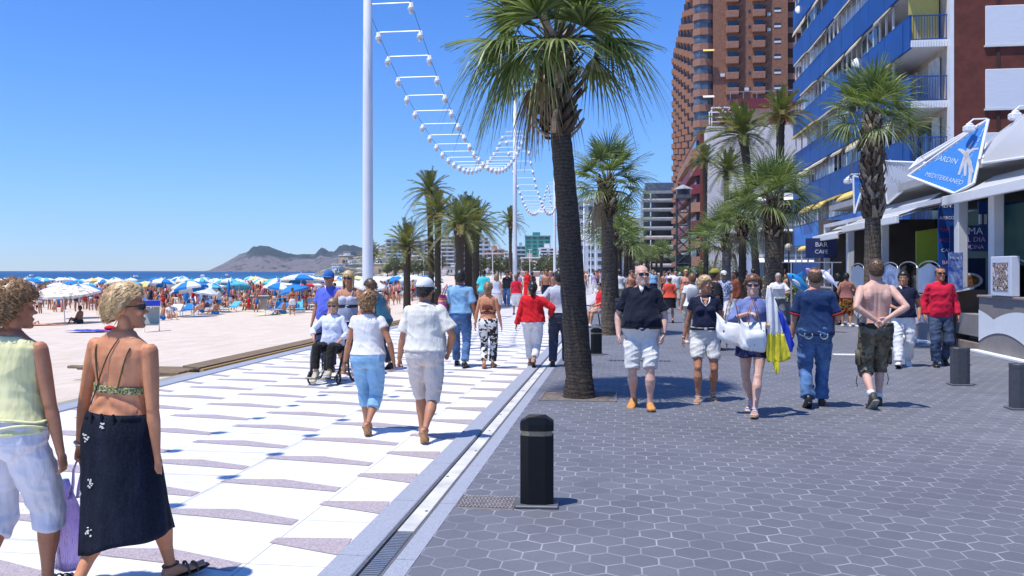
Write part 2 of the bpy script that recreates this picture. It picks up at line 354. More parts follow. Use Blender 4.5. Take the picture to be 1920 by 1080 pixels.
# ================= BUILDINGS
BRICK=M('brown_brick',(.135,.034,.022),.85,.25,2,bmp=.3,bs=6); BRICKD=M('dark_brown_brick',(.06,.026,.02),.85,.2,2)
BRICKL=M('light_brown_brick',(.32,.16,.105),.85,.2,3); CREAM=M('cream_render',(.66,.60,.58),.85,.06,1.5)
BLUEP=M('blue_parapet_paint',(.004,.065,.27),.5,.15,.6); BLUEL=M('light_blue_panel',(.03,.19,.58),.4,.08,1)
BEIGE=M('beige_wall',(.48,.42,.34),.85,.1,1.5); CURT=M('window_curtain',(.5,.49,.46),.8,.25,4,sv=(6,6,.6)); AWY=M('yellow_awning_cloth',(.72,.52,.14),.8,.2,3)
RAILB=M('blue_railing_paint',(.01,.06,.27),.4,.1,4); WFR=M('white_window_frame',(.7,.7,.7),.5,.06,4)
MAROON=M('maroon_paint',(.17,.02,.03),.6,.15,2); DGL=glass('dark_window_glass',(.015,.02,.028)); TGREY=M('grey_concrete',(.3,.31,.33),.85,.15,1)
# --- blue balcony block
u0,u1,vf,vw=43.3,72.0,13.72,15.4; FH=2.93
bb=pthing('apartment_building','apartment block with long royal blue balcony parapets and a brown brick end wall','building',vw,u0)
L=u1-u0; dv=vf-vw
mb=MB(); mb.box(0,14,.0,L,0,27.3); mb.build('wall',BEIGE,bb)
mb=MB(); mb.box(.16,14.3,-.32,-.004,0,27.6); mb.build('brick_end_wall',BRICK,bb)
mb=MB(); mb.box(-.02,.156,-.34,.05,0,27.7); mb.build('white_pier',WHITE,bb)
mb=MB(); mb.box(2.05,2.2,-.36,-.322,0,27.5); mb.build('downpipe',BRICKD,bb)
for k in range(8):
    zb=H+(508-208)/F*41 + (k-1)*3.0-0.0; o=MB().bbox(1.55,14.2,-.39,-.322,zb,zb+1.85,.02).build('window_blind',M('white_roller_blind',(.72,.73,.76),.5,.05,2,sv=(1,1,12)),bb)
    MB().box(1.5,14.25,-.42,-.324,zb-.1,zb-.01).build('sill',WFR,o)
random.seed(11)
for k in range(9):
    zs=.75+FH*k          # slab underside
    slab=MB(); slab.box(dv,-.003,-.0,L,zs,zs+.32); sl_=slab.build('balcony_slab',WFR,bb)
    par=MB(); par.box(dv-.05,dv+.05,.06,L,zs-.06,zs+1.52); par.box(dv-.06,dv+.06,.06,L,zs+1.52,zs+1.57); par.build('parapet',BLUEP,bb)
    pn=MB()
    for yy in range(1,int(L),3): pn.box(dv-.075,dv-.052,yy+.03,yy+2.97,zs-.03,zs+1.48)
    pn.build('parapet_panel',BLUEL if k in(1,) else BLUEP,bb)
    rl=MB(); z0,z1=zs+.34,zs+1.5
    for a in [i*.125 for i in range(15)]: rl.box(dv+a-.012,dv+a+.012,.02,.045,z0,z1)
    for zz in (z0,z1-.02): rl.box(dv-.05,-.02,.01,.055,zz,zz+.05)
    rl.build('railing',RAILB,bb)
    fr=MB()
    for a in range(15): fr.box(dv+a*.12,dv+a*.12+.07,-.03,-.003,zs-.02,zs+.30)
    fr.build('slab_trim',WHITE,bb)
    # window walls inside the balcony and glazing run
    gl=MB(); gl.box(-.06,-.012,1.0,L-.5,zs+.35,zs+2.55); gl.build('window',CURT if k%2 else GLASS,bb)
    y=.8; cm_=M('pale_curtain',(.62,.62,.6),.85,.2,3)
    while y<L-2:
        if random.random()<.75: MB().box(-.16,-.08,y,y+random.choice((.5,.9,1.4)),zs+.4,zs+2.6).build('curtain',cm_,bb)
        y+=1.6
    ps=MB(); y=3.2
    while y<L:
        ps.box(dv+.1,dv+.2,y,y+.09,zs+1.5,zs+FH-.01); y+=1.15 if (k%3) else 2.3
    ps.box(dv+.09,dv+.21,3.15,L-.02,zs+FH-.12,zs+FH-.025); ps.build('window_frame',WFR,bb)
    # enclosed glazing on parts of the run
    y=4.0+2*(k%3)
    while y<L-5:
        ln=random.choice((3,4.6,5.5)); MB().box(dv+.13,dv+.16,y,y+ln,zs+1.58,zs+FH-.3).build('glazing',GLASS if (k+int(y))%2==0 else M('dull_glass',(.3,.33,.34),.25,.4,1.5),bb); y+=ln+random.choice((2.2,3.4,5))
    y=3.0
    while y<L-4:
        ln=random.choice((2.5,3.5,4.5)); dz=random.choice((.2,.3,.45)); xo=random.choice((.15,.22,.35)) if k not in (2,4) else .5
        MB().prism([(dv+.02,y,zs-.03),(dv-xo,y,zs-.03-dz),(dv-xo,y,zs-.16-dz),(dv+.02,y,zs-.10)],(0,ln,0)).build('awning',AWY if k in (1,2,4) and random.random()<.8 else M('cream_awning_cloth',(.62,.52,.36),.8,.15,3),bb); y+=ln+random.choice((.3,1.5,3))
MB().prism([(dv-.09,0,0)]*0 or [(dv-.02,3.1,.75+FH*4-.05),(dv-.45,3.1,.75+FH*4-.9),(dv-.47,3.1,.75+FH*4-.85),(dv-.04,3.1,.75+FH*4)],(0,3.2,0)).build('awning',AWY,bb)
MB().box(-1.6,-.2,.6,.64,.75+FH*4+.35,.75+FH*4+2.6).build('curtain',M('yellow_curtain',(.50,.42,.12),.8,.15,4,sv=(8,8,1)),bb)
for i,(px,py,d) in enumerate(((1498,18,67),(1536,29,63),(1608,118,50))):
    lb=['white satellite dish on the far blue balcony, highest and leftmost','white satellite dish on the blue balcony next to the leftmost one','white satellite dish on the blue balcony above the restaurant palm'][i]
    p=P(px,py,d); t_=thing('satellite_dish',lb,'satellite dish',p,0,'satellite dishes on the blue balconies')
    MB().ell((0,0,0),(.30,.10,.36),14,8,Euler((R(-20),0,R(-20))).to_matrix()).build('dish',WHITE,t_,True)
    MB().bar((0,.05,-.1),(.25,.6,-.7),.02).build('arm',STEEL,t_); MB().bar((0,-.05,-.25),(-.02,-.42,.02),.012).build('feed_horn',STEEL,t_)
TB=M('tower_brick',(.27,.125,.075),.85,.25,2,bmp=.3,bs=6)
# --- brown tower far behind
v0,TU=VU(1337,157); vR=v0+14.4; 
tw=pthing('apartment_tower','very tall brown brick apartment tower with stacked balconies','building',v0,TU)
FT=2.82; NF=21
mb=MB(); mb.box(0,13.3,0,3,0,NF*FT); mb.box(-1.6,13.3,3,76,0,NF*FT); mb.build('wall',TB,tw)
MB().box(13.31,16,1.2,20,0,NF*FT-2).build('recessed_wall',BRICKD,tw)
bk=MB(); 
for k in range(NF): bk.box(13.3,16.05,1.0,1.19,k*FT+.1,k*FT+1.2)
bk.build('recessed_balcony',BRICKL,tw)
for q in range(14):
    x_=random.choice((1.3,5.6,9.4,12.4)); z_=random.randint(5,NF-1)*FT+random.uniform(.2,.8); MB().bbox(x_,x_+.8,-.34,-.003,z_,z_+.55,.03).build('air_conditioner',WFR,tw)
for k in range(4,NF):
    z=k*FT
    for cx,wd in ((2.4,2.1),(7.1,2.1)):
        b_=MB().bbox(cx-.1,cx+wd,-1.15,-.005,z+.0,z+1.25,.05).build('balcony',BRICKL,tw)
        MB().box(cx+.25,cx+wd-.1,-.05,-.003,z+1.26,z+2.45).build('window',DGL,b_)
        MB().box(cx+wd-.02,cx+wd+.35,-.9,-.01,z+.2,z+2.0).build('side_screen',BRICKD,b_)
    o=MB().box(10.9,12.1,-.04,-.003,z+1.0,z+1.75).build('window',DGL,tw); MB().box(10.9,12.1,-.07,-.045,z+.95,z+1.3).build('blind',WFR,o)
    MB().box(6.35,6.75,-.03,-.003,z+1.0,z+1.5).build('small_window',DGL,tw)
# glazed corner bays, one per floor, and the long sawtooth seaside front
for k in range(NF):
    z=k*FT
    def octo(x,y,rx,ry,z0,z1,m_,nm,par):
        mb=MB(); ring=[(x+rx*math.cos(t)*(1 if True else 1),y+ry*math.sin(t)) for t in [R(22.5+45*i) for i in range(8)]]
        return mb.prism([(a,b_,z0) for a,b_ in ring],(0,0,z1-z0)).build(nm,m_,par)
    o=octo(-1.7,1.2,2.0,1.8,z,z+1.25,BRICKL,'corner_bay',tw); octo(-1.7,1.2,1.8,1.6,z+1.25,z+FT,M('bay_glazing',(.10,.12,.15),.15,.6,.8),'bay_glazing',o)
    if k in (11,14): MB().prism([(-1.9,-.75,z+2.75),(.1,-.75,z+2.75),(.1,-1.4,z+2.3),(-1.9,-1.4,z+2.3)],(0,0,.06)).build('bay_awning',AWY if k==14 else WFR,o)
for k in range(NF):
    z=k*FT; mb=MB(); mg=MB()
    for j in range(7):
        y=5+j*10.2; x=-1.6
        mb.prism([(x,y,z+.0),(x-2.3,y+1.2,z),(x-1.0,y+8.6,z),(x,y+9.4,z)],(0,0,1.15))
        mg.prism([(x,y+.4,z+1.151),(x-1.8,y+1.6,z+1.151),(x-.7,y+8.4,z+1.151),(x,y+9.0,z+1.151)],(0,0,FT-1.16))
    mb.build('sawtooth_balcony_row',BRICKL,tw); mg.build('window_row',M('tower_dark_glazing',(.06,.05,.05),.3,.6,.5),tw)  # dark glazing band above each brick balcony row
# --- cream block with roof pergola
cv,CU=VU(1326,104); cz=H+(508-237)/F*104
cb=pthing('apartment_building','low cream block with red striped side, maroon roof parapet and a white roof pergola','building',cv,CU)
MB().box(0,26,0,4,0,cz).build('end_wall',CREAM,cb)
mb=MB(); mb.box(-.5,25,4,36,0,cz+.3); mb.build('wall',BRICK,cb)
MB().box(3.6,26,3,20,cz,cz+2.6).build('penthouse_wall',M('pinkish_render',(.46,.30,.27),.8,.1,1.5),cb)
MB().box(2.9,26.5,2.2,20.5,cz+2.6,cz+3.7).build('roof_parapet',MAROON,cb)
for k in range(8):
    z=k*2.3; MB().prism([(-.5,4.0,z),(-1.5,5,z),(-1.5,34,z),(-.5,35,z)],(0,0,1.2)).build('side_balcony',MAROON if k in (3,5,6) else BRICKL,cb)
    MB().box(-.9,-.51,5,34,z+1.2,z+2.25).build('side_window_row',DGL,cb)
mb=MB()
for x in (.6,4.3):
    for y in (.6,3.6): mb.box(x-.06,x+.06,y-.06,y+.06,cz,cz+2.3)
for y in (.6,3.6): mb.box(.5,4.4,y-.06,y+.06,cz+2.3,cz+2.42)
for i in range(6): mb.box(.7+i*.72,.78+i*.72,.5,3.7,cz+2.42,cz+2.5)
mb.box(.4,4.5,-.0,.06,cz+.5,cz+.6); mb.box(.4,4.5,0,.06,cz+1.05,cz+1.13)
mb.build('pergola',WHITE,cb)
MB().box(3.9,5,2.7,2.99,cz+.3,cz+2.2).build('window',DGL,cb)
mb=MB(); 
for i in range(9): mb.box(3+i*1.6,3.05+i*1.6,2.3,2.35,cz+3.7,cz+4.6)
mb.box(3,16,2.3,2.34,cz+4.55,cz+4.62); mb.build('roof_railing',STEEL,cb)
# --- low hotel front behind the right-hand palms, under the blue block
hv,hu=VU(1420,78)
ho=pthing('hotel_annex','low pale building with stacked grey terraces and white canopies behind the right-hand palms','building',hv,hu)
MB().box(0,16,0,14,0,9.6).build('wall',M('pale_blue_render',(.42,.47,.56),.8,.1,1),ho)
for k in range(3):
    z=2.9+k*2.7; s_=MB().box(-.8,15,-2.4,-.01,z,z+.25).build('terrace_slab',WFR,ho); MB().box(-.8,15,-2.4,-2.3,z+.25,z+1.1).build('terrace_rail',TGREY,s_)
    for i in range(5): o=MB().box(.8+i*3,3.0+i*3,-.06,-.012,z+.35,z+2.2).build('window',DGL,ho); MB().box(.7+i*3,.8+i*3,-.1,-.011,z+.3,z+2.3).build('frame',WFR,o)
    MB().prism([(-.5,-2.3,z-.1),(14,-2.3,z-.1),(14,-3.6,z-.5),(-.5,-3.6,z-.5)],(0,0,.05)).build('canopy',WHITE,ho)
for i in range(4): MB().box(.6+i*3.6,3.6+i*3.6,-.08,-.013,.3,2.5).build('shop_window',DGL,ho)
sg=thing('hotel_sign','tall narrow white sign with dark letters standing behind the palms','sign',P(1389,508,66)-Vector((0,0,H)))
MB().box(-.28,.28,-.06,.06,.9,4.0).build('panel',WHITE,sg); MB().box(-.03,.03,-.04,.04,0,.9).build('post',DARKM,sg)
for i,ch in enumerate('ASAH'):
    o=text_mesh(ch,.8,BLACK,sg); o.location=(0,-.064,3.62-i*.76); o.rotation_euler=(R(90),0,0)
# --- grey balcony block farther on
gv,gu=VU(1206,255); g2,_=VU(1262,255); gz=H+(508-342)/F*255
gb=pthing('apartment_building','distant dark grey apartment block with pale curved balconies left of the brown tower','building',gv,gu)
Lw=g2-gv+1; MB().box(0,Lw+8,0,40,0,gz-2.5).build('wall',TGREY,gb); MB().box(.6,Lw+8,1.5,38,gz-2.5,gz).build('penthouse',M('blue_grey_glass',(.10,.13,.18),.3,.3,1),gb)
for k in range(9):
    z=k*2.75
    o=MB().bbox(-.6,Lw+6,-1.6,-.01,z,z+1.1,.3).build('balcony',M('pinkish_concrete',(.45,.38,.36),.8,.12,1) if k<5 else TGREY,gb)
    MB().box(.2,Lw+6,-.3,-.011,z+1.1,z+2.7).build('window_row',DGL,gb)
    MB().box(2,2.3,-1.5,-.2,z+1.1,z+2.74).build('pier',WFR,o)
gb2=pthing('apartment_building','distant pale blue apartment block behind the fan palms left of the avenue end','building',*VU(1082,330))
MB().box(0,11,0,30,0,28).build('wall',M('pale_blue_wall',(.45,.52,.62),.8,.1,1),gb2); MB().box(-.8,12,-1,31,28,28.8).build('roof',TGREY,gb2)
for k in range(9): 
    for i in range(3): MB().box(.9+i*3.5,2.9+i*3.5,-.2,-.01,k*3+1,k*3+2.5).build('window',DGL,gb2)
# --- distant town along the bay
random.seed(5)
def block(px0,px1,ytop,d,wallm,label,fl=None,bal=True,roof=None,name='apartment_building',ybot=506,group=None,trim=WFR):
    p=P(px0,508,d); wd=(px1-px0)/F*d; z0=H+(508-ybot)/F*d-1; zt=H+(508-ytop)/F*d
    t_=thing(name,label,'building',(p.x,p.y,z0),0,group)
    h=zt-z0; MB().box(0,wd,0,14,-6,h).build('wall',wallm,t_)
    n=fl or max(2,int(h/3.1)); st=h/n
    for k in range(n):
        q=max(2,int(wd/3.2))
        for i in range(q):
            a=wd*(i+.18)/q; MB().box(a,a+wd/q*.62,-.12,-.01,k*st+st*.3,k*st+st*.8).build('window',GLASS,t_)
        if bal: MB().box(-.3,wd+.3,-1.0,-.13,k*st-.1,k*st+st*.26).build('balcony',trim,t_)
    MB().box(-.4,wd+.4,-.4,14.4,h,h+.5).build('roof',roof or trim,t_)
    MB().box(wd*.3,wd*.6,3,8,h+.5,h+2.6).build('roof_house',wallm,t_)
    return t_
WB=M('white_render',(.72,.71,.69),.8,.08,1); PK=M('pink_render',(.5,.36,.33),.8,.1,1); LB=M('lightblue_render',(.38,.5,.6),.8,.1,1); GN=pattern('green_netting',[(.3,(.03,.22,.19)),(.6,(.06,.32,.27))],.4,interp='LINEAR'); TC=M('terracotta_render',(.62,.27,.17),.8,.15,1); GB=M('grey_blue_render',(.28,.33,.42),.8,.12,1)
block(724,756,450,600,LB,'pale blue hotel with white balcony bands, leftmost of the bay-front blocks',8,ybot=500)
block(773,792,452,590,GB,'narrow grey-blue block next to the pale blue hotel behind the beach palms',8)
block(794,820,448,580,WB,'white block with balconies between the thin palm trunks',9)
block(826,851,444,570,M('tan_render',(.42,.34,.29),.8,.1,1),'tan block with white balconies between the palm pairs',9)
block(853,880,462,590,PK,'low pinkish block behind the thick palm trunks',6)
block(895,918,452,600,WB,'white block right of the palm group',7)
block(912,945,468,560,TC,'stepped terracotta-orange block left of the second lamp post',5)
block(899,914,446,640,GB,'small grey tower rising behind the white block',8)
block(945,968,474,540,WB,'low cream block behind the second lamp post',5)
block(985,1032,443,520,GN,'building site wrapped in green netting',9,bal=False,roof=TGREY,name='netted_building')
block(968,986,462,560,M('greenish_render',(.2,.36,.34),.8,.1,1),'teal block beside the green netted site',6)
block(1012,1044,466,430,WB,'white balcony block in front of the green netted site',8)
block(978,1012,484,420,PK,'low pink building below the green netted site',4)
block(1044,1070,470,400,WB,'white block just left of the big palm trunk',7)
block(1094,1112,380,360,WB,'tall slim white block beyond the lamp posts',14)
block(1108,1128,372,400,LB,'tall pale blue block beyond the fan palms',14)
block(1170,1200,415,330,WB,'white block between the two rows of fan palms',10)
block(1236,1262,440,300,CREAM,'cream block low between the grey block and the tower',8)
# houses scattered over the rocky hillside (each its own thing)
hm=[WB,CREAM,M('ochre_render',(.55,.42,.28),.8,.1,1),M('warm_white_render',(.68,.62,.55),.8,.1,1)]
rm=M('tile_roof',(.4,.2,.13),.85,.2,2)
protos=[]
for i in range(4):
    t_=thing('hillside_house','small pale house on the rocky hillside at the end of the beach','house',(0,0,0),0,'houses scattered over the rocky hillside')
    wd=5+i; hh=3.2+.8*(i%3)
    w_=MB().box(-wd/2,wd/2,0,6,-3,hh); w_.box(-wd/2+1,0,-1.5,0,-3,hh*.55); w_.build('wall',hm[i],t_)
    MB().bbox(-wd/2-.3,wd/2+.3,-.3,6.3,hh,hh+.45,.15).build('roof',rm if i%2 else hm[3],t_)
    for k in range(2): MB().box(.3+k*1.5,1.2+k*1.5,-.06,-.01,.8,2.2).build('window',GLASS,t_)
    protos.append(t_)
n=0
for i in range(150):
    px=random.uniform(618,1075); f=random.uniform(.02,.62)
    if px<700 and random.random()<.4: continue
    d=520+f*330; p=P(px,508,d); z=HILL(px,f)
    src=protos[n%4]; s_=random.uniform(.7,1.25)
    if n<4: src.location=(p.x,p.y,z); src.scale=(s_,)*3; src.rotation_euler.z=random.uniform(-.5,.5)
    else: dup(src,(p.x,p.y,z),random.uniform(-.5,.5),s_)
    n+=1
# ================= STREET FURNITURE, GARLANDS, RESTAURANT
POLEW=M('white_pole_paint',(.72,.73,.76),.35,.05,2); LAMPG=M('lamp_glass',(.6,.6,.58),.2,.1,5); CABLE=M('cable',(.03,.03,.03),.6,.1,5)
vP=-5.055; up=[-6.64,16.46,39.56,62.66,85.76,108.86,131.96,155.06]; 
wl=['nearest tall white lamp post with the light garland tied to it','second tall white lamp post with a lamp arm, right of the beach palms','third white lamp post just left of the big palm trunk','fourth white lamp post right of the big palm trunk']
for i,u in enumerate(up):
    lab=wl[i-1] if 1<=i<=4 else ('white lamp post at the near end, outside the picture' if i==0 else 'distant white lamp post in the row beyond the big palm')
    t_=pthing('lamp_post',lab,'lamp post',vP,u,0,0,'white lamp posts along the promenade')
    MB().tube([(0,0,0),(0,0,.4),(0,0,5),(0,0,10.3)],[.115,.11,.098,.07],14).build('pole',POLEW,t_,True)
    MB().tube([(0,0,0),(0,0,.05),(0,0,.06),(0,0,.12)],[.2,.2,.14,.13],14).build('base_plate',POLEW,t_)
    MB().tube([(0,0,9.7),(0,0,9.9)],[.1,.1],12).build('collar',STEEL,t_)
    for s in (1,) if i!=1 else (1,-1):
        a=MB().tube([(0,0,10.05),(s*.25,0,10.12),(s*.42,0,10.1)],.03,8).build('lamp_arm',POLEW,t_)
        l_=MB().ell((s*.62,0,10.1),(.27,.14,.07),14,8).build('lamp_head',POLEW,t_,True); MB().ell((s*.62,0,10.05),(.22,.11,.06),12,6).build('diffuser',LAMPG,l_,True)
    MB().box(-.42,.36,-.03,.03,8.15,8.22).build('crossbar',POLEW,t_)
def bulbmesh():
    a=MB(); a.tube([(0,0,.02),(0,0,-.05),(0,0,-.055),(0,0,-.12)],[.035,.042,.058,.072],10); b_=MB(); b_.ell((0,0,-.155),(.045,.045,.06),10,7); return a,b_
proto_b=None
for s in range(6):
    ua,ub=up[s],up[s+1]; um=(ua+ub)/2
    zf=lambda u:5.23+.0222*(u-um)**2
    gar=['string of white bulbs and crossbars hung between the near lamp posts overhead','ladder-like garland of white bulbs sagging between the first and second lamp posts','garland of white bulbs between the second and third lamp posts','garland of white bulbs hung beyond the third lamp post','distant garland of white bulbs beyond the fourth lamp post','farthest garland of white bulbs over the promenade'][s]
    t_=pthing('light_garland',gar,'light garland',0,0,0,0,'bulb garlands along the promenade')
    us=[ua+.3+(ub-ua-.6)*i/40 for i in range(41)]
    for v in (-5.55,-4.56):
        MB().tube([(v,u,zf(u)) for u in us],.0035 if s<1 else .006 if s<3 else .014,5).build('wire',CABLE,t_)
    nb=26
    for i in range(nb):
        u=um+(i-(nb-1)/2)*.87
        if u<ua+.2 or u>ub-.2: continue
        MB().tube([(-5.51,u,zf(u)+.02),(-4.6,u,zf(u)+.02)],.007 if s<1 else .012 if s<2 else .016,6).build('crossbar',POLEW,t_)
        for v in (-5.55,-4.56):
            if s>=4 and i%2: continue
            if proto_b is None:
                a,b_=bulbmesh(); o=a.build('bulb_holder',POLEW,t_,True); o2=b_.build('bulb',LAMPG,o,True); proto_b=(o,o2)
            else:
                o=proto_b[0].copy(); col.objects.link(o); o2=proto_b[1].copy(); col.objects.link(o2); o.parent=t_; o2.parent=o
            o.scale=(1.08,1.08,1.08); o.location=(v,u,zf(u)); o.rotation_euler=(random.uniform(-.15,.15),random.uniform(-.15,.15),0)
# bollards
def bollard(px,py,label,wd=.235,h=.63,m_=BLACK,cap=True,flip=0):
    d=GD(py); p=P(px,508,d); t_=thing('bollard',label,'bollard',(p.x,p.y,0),-A*.5,'rectangular metal bollards')
    hw=wd/2; 
    MB().bbox(-hw-.035,hw+.035,-.11,.11,0,.022,.006).build('base_plate',GREYM,t_)
    def sec(z,k=1,bul=0): return [Vector((x*k,y*k,z)) for x,y in ((-hw,-.05),(-hw*.5,-.078-bul),(hw*.5,-.078-bul),(hw,-.05),(hw,.05),(hw*.5,.078+bul),(-hw*.5,.078+bul),(-hw,.05))]
    MB().loft([sec(.02),sec(h*.80)]).build('post',m_,t_)
    MB().loft([sec(h*.80,.93 if cap else .99),sec(h*.855,.93 if cap else .99)]).build('band',M('band_metal',(.30,.27,.2),.35,.2,20,metal=.8) if cap else m_,t_)
    r=[sec(h*.855,1.01),sec(h*.93,1.01)]
    top=[Vector((q.x,q.y*.9,h*.93+ ((.05 if abs(q.x)<hw*.7 else .015) if cap else .012))) for q in sec(0)]
    MB().loft(r+[top]).build('cap',m_,t_); return t_
BLK=M('bollard_black_paint',(.006,.0062,.0075),.42,.25,14,bmp=.1,bs=90,spec=.3)
bollard(1007,947,'near black metal bollard with a brass band, standing alone on the hexagonal paving',m_=BLK)
bollard(1118,665,'black bollard right of the big palm trunk, by the bench',.22,.52,m_=BLK)
GB_=M('bollard_grey_paint',(.06,.063,.07),.5,.15,14)
bollard(1800,722,'grey bollard in front of the red-shirted man by the restaurant wall',.24,.58,GB_,False)
bollard(1916,767,'grey bollard cut by the right edge of the picture',.26,.58,GB_,False)
# inspection cover
gv_,gu_=VU(914,GD(943)); t_=pthing('inspection_cover','square cast iron inspection cover with studs, left of the near black bollard','manhole cover',gv_,gu_)
MB().bbox(-.21,.21,-.16,.16,-.02,.006,.004).build('frame',M('rusty_iron',(.16,.13,.12),.6,.3,30,metal=.3),t_)
mb=MB()
for i in range(15):
    for j in range(8): mb.box(-.19+i*.0258+(j%2)*.008,-.175+i*.0258+(j%2)*.008,-.145+j*.038,-.123+j*.038,.0062,.014)
mb.build('studs',M('worn_iron',(.42,.38,.36),.5,.3,30,metal=.4),t_)
for px,py,wd,lab in ((1200,677,.6,'narrow drain grate set in the paving behind the bald man'),(1606,665,.45,'pale square access cover behind the shirtless man')):
    v_,u_=VU(px,GD(py)); t_=pthing('drain_grate' if wd>.5 else 'access_cover',lab,'drain cover',v_,u_)
    MB().bbox(-wd,wd,-.12,.12,-.02,.005,.003).build('frame',GREYM if wd>.5 else WHITE,t_)
    mb=MB(); [mb.box(-wd+.05+i*.07,-wd+.09+i*.07,-.1,.1,.0052,.009) for i in range(int(wd*2/.07)-1)]; mb.build('slats',DARKM if wd>.5 else WFR,t_)
# bench
def bench(px,py,label,ang=0):
    d=GD(py); p=P(px,508,d); t_=thing('park_bench',label,'bench',(p.x,p.y,0),ang,'benches on the promenade')
    for s in (-.8,.8): 
        mb=MB(); mb.tube([(s,-.25,0),(s,-.22,.42),(s,.2,.42),(s,.3,.85)],.022,6); mb.tube([(s,.28,0),(s,.2,.42)],.022,6); mb.tube([(s,-.25,.6),(s,.22,.62)],.018,6); mb.build('leg',DARKM,t_)
    mb=MB(); [mb.bbox(-.9,.9,-.24+i*.11,-.15+i*.11,.425,.455,.008) for i in range(4)]; mb.build('seat',DARKM,t_)
    mb=MB(); [mb.bbox(-.9,.9,.2+i*.035,.225+i*.035,.52+i*.12,.61+i*.12,.008) for i in range(3)]; mb.build('backrest',DARKM,t_); return t_
bench(1140,612,'dark metal bench behind the second fan palm, with a woman in red on it',R(-60)); bench(1190,585,'dark bench behind the bald man, right of the second fan palm',R(-60))
# lattice tower
p=P(1281,508,70); t_=thing('lattice_tower','dark steel lattice tower with a closed base and small cabin on top','tower',(p.x,p.y,0),-A)
hw=.52; mb=MB(); MB().box(-.6,.6,-.6,.6,0,3.0).build('base_cladding',M('dark_green_steel',(.02,.026,.03),.5,.2,3),t_)
for x in (-hw,hw):
    for y in (-hw,hw): mb.box(x-.05,x+.05,y-.05,y+.05,3,7.6)
mb.build('post',DARKM,t_)
mb=MB()
for k in range(7):
    z=.2+k*1.05
    for y in (-hw-(.1 if z<3 else 0),hw):
        mb.bar((-hw,y,z),(hw,y,z+1.0),.035); mb.bar((hw,y,z),(-hw,y,z+1.0),.035); mb.bar((-hw,y,z+1.02),(hw,y,z+1.02),.03)
    if z>3:
        for x in (-hw,hw): mb.bar((x,-hw,z),(x,hw,z+1.0),.035); mb.bar((x,hw,z),(x,-hw,z+1.0),.035)
mb.build('bracing',DARKM,t_); MB().box(-.62,.62,-.62,.62,7.6,7.9).build('platform',GREYM,t_); MB().box(-.5,.5,-.5,.5,7.9,8.35).build('cabin',DARKM,t_)
MB().tube([(0,0,8.35),(0,0,8.42),(0,0,8.75)],[.8,.75,.05],4).build('roof',TGREY,t_)
# globe street lamp
p=P(1479,508,33); t_=thing('globe_lamp','dark post with a round cream globe beside the palm at the restaurant','street lamp',(p.x,p.y,0))
MB().tube([(0,0,0),(0,0,.3),(0,0,2.45)],[.07,.04,.03],8).build('pole',DARKM,t_); MB().ell((0,0,2.6),(.14,.14,.14),16,10).build('globe',M('cream_globe',(.7,.62,.45),.3,.05,4),t_,True)
# wooden walkway edge on the sand
WOOD=M('weathered_wood',(.20,.14,.085),.85,.35,3,bmp=.5,bs=20,sv=(1,8,1)); WOODY=M('straw_coloured_timber',(.42,.26,.09),.85,.3,6,sv=(1,20,1),bmp=.4)
t_=pthing('timber_walkway','raised timber edging between the sand and the white path','walkway',0,0)
MB().prism([(-7.30,13.4,.06),(-7.02,13.4,.03),(-7.0,30,.03),(-7.2,30,.06)],(0,0,.03)).build('deck',WOOD,t_)
mb=MB(); y=13.4
while y<30: mb.box(-7.0,-6.93,y,y+.075,-.12,.035-.0*y); y+=.095
mb.build('upright_boards',WOODY,t_)
mb=MB(); [mb.bbox(-8.6-i*.3,-7.32,13.3+i*.17,13.43+i*.17,-.06,-.01,.01) for i in range(5)]; mb.build('ramp_board',WOOD,t_)
# ================= RESTAURANT TERRACE (right)
WG=M('terrace_grey_render',(.24,.215,.205),.8,.12,2,bmp=.2,bs=30); WW=M('terrace_white_render',(.74,.76,.78),.7,.05,2); COLW=M('white_column_paint',(.62,.63,.66),.5,.06,2)
def terrace(uA,uB,v,label,top=1.13,ph=0.0):
    t_=pthing('terrace_wall',label,'wall',v,uA); L=uB-uA
    MB().box(0,.35,0,L,0,top).build('wall',WG,t_)
    n=int(L/.06)+2; mb=MB(); lo=[];hi=[]
    for i in range(n):
        y=min(L-.01,i*.06+.01); c=((y+ph)%2.3)/2.3; w_=abs(math.sin(c*math.pi)); c2=((y+ph+.75)%2.3)/2.3; w2=abs(math.sin(c2*math.pi))
        lo.append((-.012,y,.20+.26*w_**.8)); hi.append((-.012,y,.70+.20*w2**.8))
    vs=lo+hi; mb.add(vs,[(i,i+1,n+i+1,n+i)[::-1] for i in range(n-1)]); vs2=[(x+.03,y,z) for x,y,z in vs]; mb.build('painted_wave',WW,t_)
    MB().bbox(-.04,.4,-.02,L+.02,top,top+.05,.01).build('coping',WG,t_)
    MB().bbox(-.16,-.002,-.1,L+.1,0,.055,.01).build('plinth',WW,t_); return t_
terrace(9.5,18.68,7.25,'grey terrace wall with a white wave painted on it, nearest part at the right edge')
terrace(20.4,34,7.0,'grey terrace wall with a white wave behind the red-shirted man',1.05,.5)
t_=pthing('entrance_steps','brown stone steps between the two terrace walls','steps',7.3,18.72)
ST=M('brown_step_stone',(.27,.2,.16),.8,.15,6)
for i in range(4): MB().bbox(i*.33,4,0,1.64,i*.0,(i+1)*.17,.01).build('step',ST,t_)
MB().box(.06,4,1.5,1.67,0,1.25).build('side_wall',M('brown_render',(.2,.13,.09),.8,.15,2),t_)
v_=6.95
t_=pthing('menu_lectern','sloping white menu board on a bracket beside the steps','menu board',7.05,19.95,0)
MB().prism([(-.1,-.25,1.16),(.5,-.25,1.28),(.5,.25,1.28),(-.1,.25,1.16)],(0,0,.03)).build('board',WW,t_); MB().box(.15,.21,-.03,.03,0,1.2).build('post',DARKM,t_)
